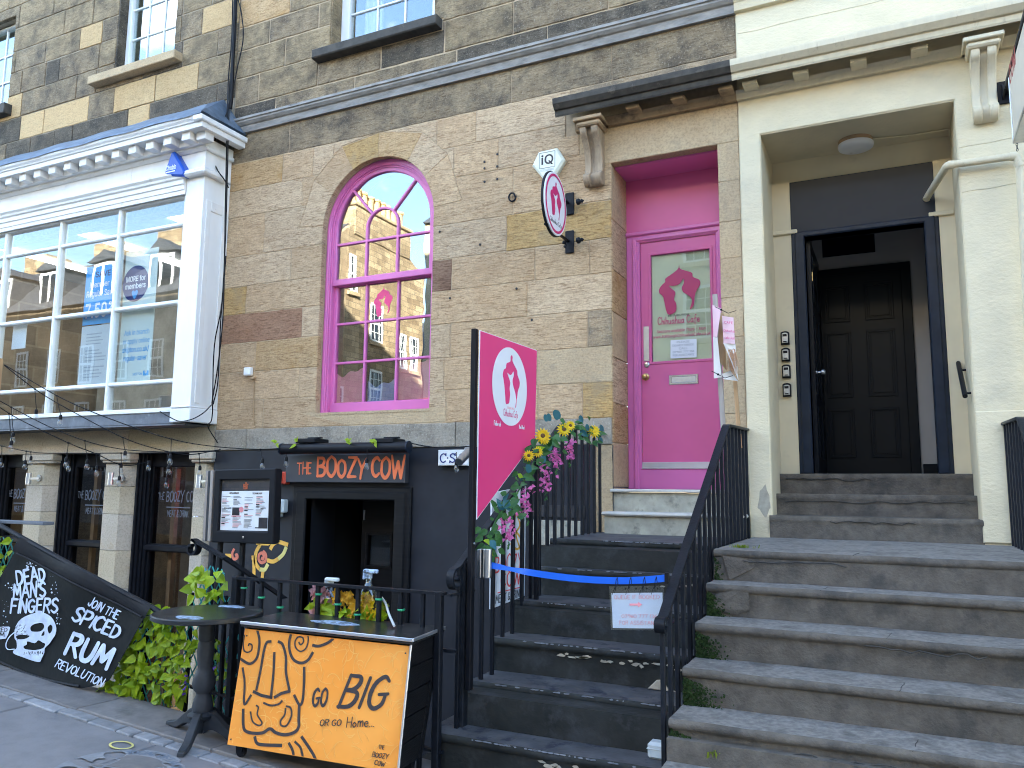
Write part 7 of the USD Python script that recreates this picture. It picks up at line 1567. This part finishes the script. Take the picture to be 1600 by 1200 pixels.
festoon('festoon string falling steepest from the wooden post at the left edge', [(7, 571), (62, 613), (130, 652), (200, 687), (260, 705), (300, 710), (345, 702)], 5.3, 6.6, [(56, 650), (195, 715), (312, 738)])
festoon('festoon string sagging just above the first, from the post to the bar sign', [(7, 570), (100, 624), (190, 661), (268, 686), (330, 697), (400, 702), (447, 700)], 5.3, 6.6, [(94, 659), (266, 720), (410, 727), (447, 724)])
festoon('festoon string crossing the basement windows from mid left', [(-20, 615), (30, 643), (80, 668), (140, 691), (200, 703), (270, 706), (343, 704)], 5.4, 6.6, [(20, 686), (136, 728), (264, 736)])
festoon('festoon string crossing the second basement window diagonally', [(-20, 623), (28, 654), (107, 692), (150, 709), (192, 727), (232, 722)], 5.2, 6.4, [(17, 699), (103, 725), (151, 738), (186, 754), (232, 730)])
festoon('lowest festoon string hung nearly level under the stone lintel', [(-20, 690), (3, 697), (55, 707), (113, 708), (200, 708), (280, 707), (343, 705)], 6.2, 6.6, [(2, 725), (39, 728), (48, 722), (107, 731), (189, 734), (260, 757)])
fs = thing('festoon_bulb', 'single festoon bulb hanging in front of the lettered alarm box', 'bulb', tuple(at(713, 728, 6.6)))
c = at(713, 731, 6.6); MB().tube([c+[0, 0, .15], c+[0, 0, .075]], .004, 5).lathe([(0, .022), (.017, .022), (.018, .05), (.0, .078)], c, 10).build('socket', 'black_plastic', fs); MB().lathe([(0, -.046), (.014, -.042), (.024, -.028), (.026, -.012), (.021, .006), (.015, .022)], c, 12).build('bulb', 'bulb_glass', fs, smooth=60)
fs2 = thing('festoon_bulb', 'single festoon bulb hanging in front of the bar sign lettering', 'bulb', tuple(at(573, 728, 6.5)))
c = at(573, 727, 6.5); MB().tube([c+[0, 0, .16], c+[0, 0, .075]], .004, 5).lathe([(0, .022), (.017, .022), (.018, .05), (.0, .078)], c, 10).build('socket', 'black_plastic', fs2); MB().lathe([(0, -.046), (.014, -.042), (.024, -.028), (.026, -.012), (.021, .006), (.015, .022)], c, 12).build('bulb', 'bulb_glass', fs2, smooth=60)
q = at(-2, 560, 5.3); MB().lathe([(.05, -2.2), (.05, -.02), (.045, 0), (0, 0)], q+[-.012, 0, 0], 14).build('wooden_post', 'wood', None, label='round wooden post carrying the festoon strings at the left edge', cat='post', smooth=40)

# ------------------------------------------------------------------ the far side of the street (seen in the panes)
mk('dark_glass', {'p': ('principled_bsdf', {'base_color': (.012, .014, .016), 'roughness': .08})}, [], 'p.BSDF')
def rubble_wall(name, c1, c2, mo, sc=1.0):
    mk(name, {'tc': ('texture_coordinate', {}), 'sp': ('separate_xyz', {}), 'ad': ('math', {'math_type': 'add'}), 'cb': ('combine_xyz', {}), 'b': ('brick_texture', {'scale': 1.0*sc, 'color1': c1, 'color2': c2, 'mortar': mo, 'mortar_size': .014, 'brick_width': .55, 'row_height': .25, 'mortar_smooth': .3, 'offset': .45}), 'n': ('noise_texture', {'scale': 1.3, 'detail': 8.0, 'roughness': .7}), 'r': ('rgb_ramp', {'ramp': [(.3, (.5, .46, .42)), (.7, (1.15, 1.1, 1.05))]}), 'm': ('mix', {'mix_type': 'multiply', 'fac': 1.0}), 'p': ('principled_bsdf', {'roughness': .95})},
       [('tc.object', 'sp.vector'), ('sp.x', 'ad.value1'), ('sp.y', 'ad.value2'), ('ad.value', 'cb.x'), ('sp.z', 'cb.y'), ('cb.vector', 'b.vector'), ('tc.object', 'n.vector'), ('n.fac', 'r.fac'), ('b.color', 'm.color1'), ('r.color', 'm.color2'), ('m.color', 'p.base_color')], 'p.BSDF')
rubble_wall('far_rubble', (.52, .42, .27), (.30, .22, .13), (.20, .155, .10)); rubble_wall('far_ashlar', (.34, .265, .18), (.20, .155, .105), (.36, .30, .21), .7)
paint('far_slate', (.07, .075, .085), .6, .25, 6, .3, 20)
paint('chimney_pot', (.62, .42, .20), .8, .1, 6)
FY = -11.6
def far_window(parent, a, z, w, h_, Y=FY, side=None, sill=True):
    """a sash window on a far wall: on the street front (along x) or, with side = x, on a gable end facing +x (along y)"""
    def bx(mb, a0, a1, d0, d1, z0, z1): return mb.box(a0, a1, Y+d0, Y+d1, z0, z1) if side is None else mb.box(side+d0, side+d1, a0, a1, z0, z1)
    if sill: bx(MB(), a-w/2-.12, a+w/2+.12, .0, .12, z-.17, z).build('far_sill', 'smooth_stone', parent)
    f = MB()
    for xx in (a-w/2+.05, a+w/2-.05): bx(f, xx-.05, xx+.05, .02, .06, z, z+h_)
    for k in (0.02, .5, .98): bx(f, a-w/2, a+w/2, .025, .065, z+h_*k-.05, z+h_*k+.05)
    for k in (.25, .75): bx(f, a-w/2, a+w/2, .03, .05, z+h_*k-.015, z+h_*k+.015)
    for k in (1/3, 2/3): bx(f, a-w/2+w*k-.015, a-w/2+w*k+.015, .03, .05, z, z+h_)
    fr = f.build('window', 'window_white', parent)
    bx(MB(), a-w/2, a+w/2, -.02, .012, z, z+h_).build('pane', 'dark_glass', fr)
def gabled(t, x0, x1, y0, y1, prof, mat):     # house end: prof = (y, z) outline of the gable, extruded along x
    return MB().prism(Polygon(prof), ((x1, 0, 0), (0, 1, 0), (0, 0, 1), (1, 0, 0)), x1-x0, .02).build('wall', mat, t)
GX = -21.6
gh1 = thing('gable_house', 'rubble gable end with a long chimney stack across the street, seen in the arched window', 'building', (GX-3, -15, 0))
gabled(gh1, GX-6, GX, 0, 0, [(FY, -4), (FY, 11.5), (-12.8, 12.4), (-14.0, 13.3), (-17.7, 13.35), (-20.0, 12.5), (-20.05, -4)], 'far_rubble')
MB().hull([(x, y, z) for x in (GX-6, GX-.25) for y, z in ((FY+.1, 11.55), (-14.0, 13.38), (-17.7, 13.42), (-20.0, 12.58), (-20, 11.5), (FY, 11.4))]).build('roof', 'far_slate', gh1)
MB().box(GX-.9, GX+.05, -18.7, -14.1, 12.9, 14.25, .03).build('chimney', 'far_rubble', gh1)
MB().box(GX-.98, GX+.13, -18.8, -14.0, 14.25, 14.42, .03).build('chimney_cap', 'smooth_stone', gh1)
for k in range(9): MB().lathe([(.2, 0), (.17, .75), (.22, .79), (.22, .88), (.12, .88)], (GX-.42, -14.4-.49*k, 14.42), 12).build('chimney_pot', 'chimney_pot', gh1, smooth=40)
for y, z, w in ((-14.1, 10.2, .6), (-16.0, 8.3, .95), (-16.0, 5.2, .95), (-16.0, 2.2, .95), (-19.2, 7.3, .7), (-18.2, 7.3, .7), (-13.2, 4.2, .95), (-18.7, 3.6, .9)): far_window(gh1, y, z, w, 1.7, side=GX)
th1 = thing('terrace_house', 'dark stone terrace with slate dormers across the street, seen in the shop window', 'building', (-34, FY, 0))
MB().box(-54, GX-6.02, FY-9, FY, -4, 10.1).build('wall', 'far_ashlar', th1)
MB().box(GX-6.01, GX-.3, FY-.6, FY+.012, -4, 11.2).build('front', 'far_ashlar', th1)
MB().hull([(x, y, z) for x in (-54, GX-6.02) for y, z in ((FY+.2, 10.1), (FY-9, 10.1), (FY-2.8, 13.2), (FY-5.2, 13.2))]).build('roof', 'far_slate', th1)
for x in np.arange(-50.6, -22.5, 2.35):
    for z in (.9, 3.6, 6.3, 8.2 if x > -27.7 else 9.9):
        if z < 9: far_window(th1, x, z, 1.0, 1.75)
for x in np.arange(-49.4, -28, 3.9):
    dm = MB().box(x-.85, x+.85, FY-3, FY-.3, 10.3, 12.2).build('dormer', 'far_slate', th1); MB().hull([(x+s*1.05, y, 12.2) for s in (-1, 1) for y in (FY-3, FY-.15)]+[(x, y, 12.8) for y in (FY-3, FY-.15)]).build('dormer_roof', 'far_slate', dm)
    MB().box(x-.78, x+.78, FY-.30, FY-.27, 10.4, 12.1).build('window_frame', 'window_white', dm)
    for s in (-.36, .36): MB().box(x+s-.27, x+s+.27, FY-.28, FY-.262, 10.55, 11.95).build('pane', 'dark_glass', dm)
for x in (-44, -38, -33, -29.3): MB().box(x-1.0, x+1.0, FY-5, FY-3.4, 12, 14.6, .02).build('chimney', 'far_rubble', th1)
th0 = thing('back_house', 'low slated house behind the gable house, seen at the edge of the arched window', 'building', (-24, -26, 0))
MB().box(-30, -20.6, -32, -21.5, -4, 8.6).build('wall', 'far_rubble', th0); MB().hull([(x, y, z) for x in (-30, -20.5) for y, z in ((-21.3, 8.6), (-32, 8.6), (-26.5, 11.6))]).build('roof', 'far_slate', th0)
th2 = thing('terrace_house', 'pale rendered terrace across the street, seen in the pink door glass', 'building', (-5, FY, 0))
MB().box(-16.2, 6, FY-9, FY, -4, 11.8).build('wall', 'cream_wall', th2)
MB().hull([(x, y, z) for x in (-16.2, 6) for y, z in ((FY+.15, 11.8), (FY-9, 11.8), (FY-3.2, 14.4), (FY-5.2, 14.4))]).build('roof', 'far_slate', th2)
for x in np.arange(-15.1, 6, 2.35):
    for z in (.6, 3.6, 6.6, 9.2): far_window(th2, x, z, 1.1, 1.8)
th3 = thing('terrace_house', 'plain stone terrace further down across the street', 'building', (20, FY, 0))
MB().box(6.02, 40, FY-9, FY, -5, 10.5).build('wall', 'far_ashlar', th3)
MB().hull([(x, y, z) for x in (6.02, 40) for y, z in ((FY+.15, 10.5), (FY-9, 10.5), (FY-3.2, 13.4), (FY-5.2, 13.4))]).build('roof', 'far_slate', th3)
for x in np.arange(8, 40, 2.8):
    for z in (0, 3, 6, 8.4): far_window(th3, x, z, 1.05, 1.8)
# terraces continuing beyond this one on both sides
for x0, x1, lab in ((-60, -13.3, 'stone terrace continuing up the street beyond the left edge'), (3.25, 40, 'stone terrace continuing down the street beyond the right edge')):
    t = thing('terrace_house', lab, 'building', ((x0+x1)/2, D, 0))
    MB().box(x0, x1, D+.02, D+9, -5, 18.0).build('wall', 'far_ashlar', t)
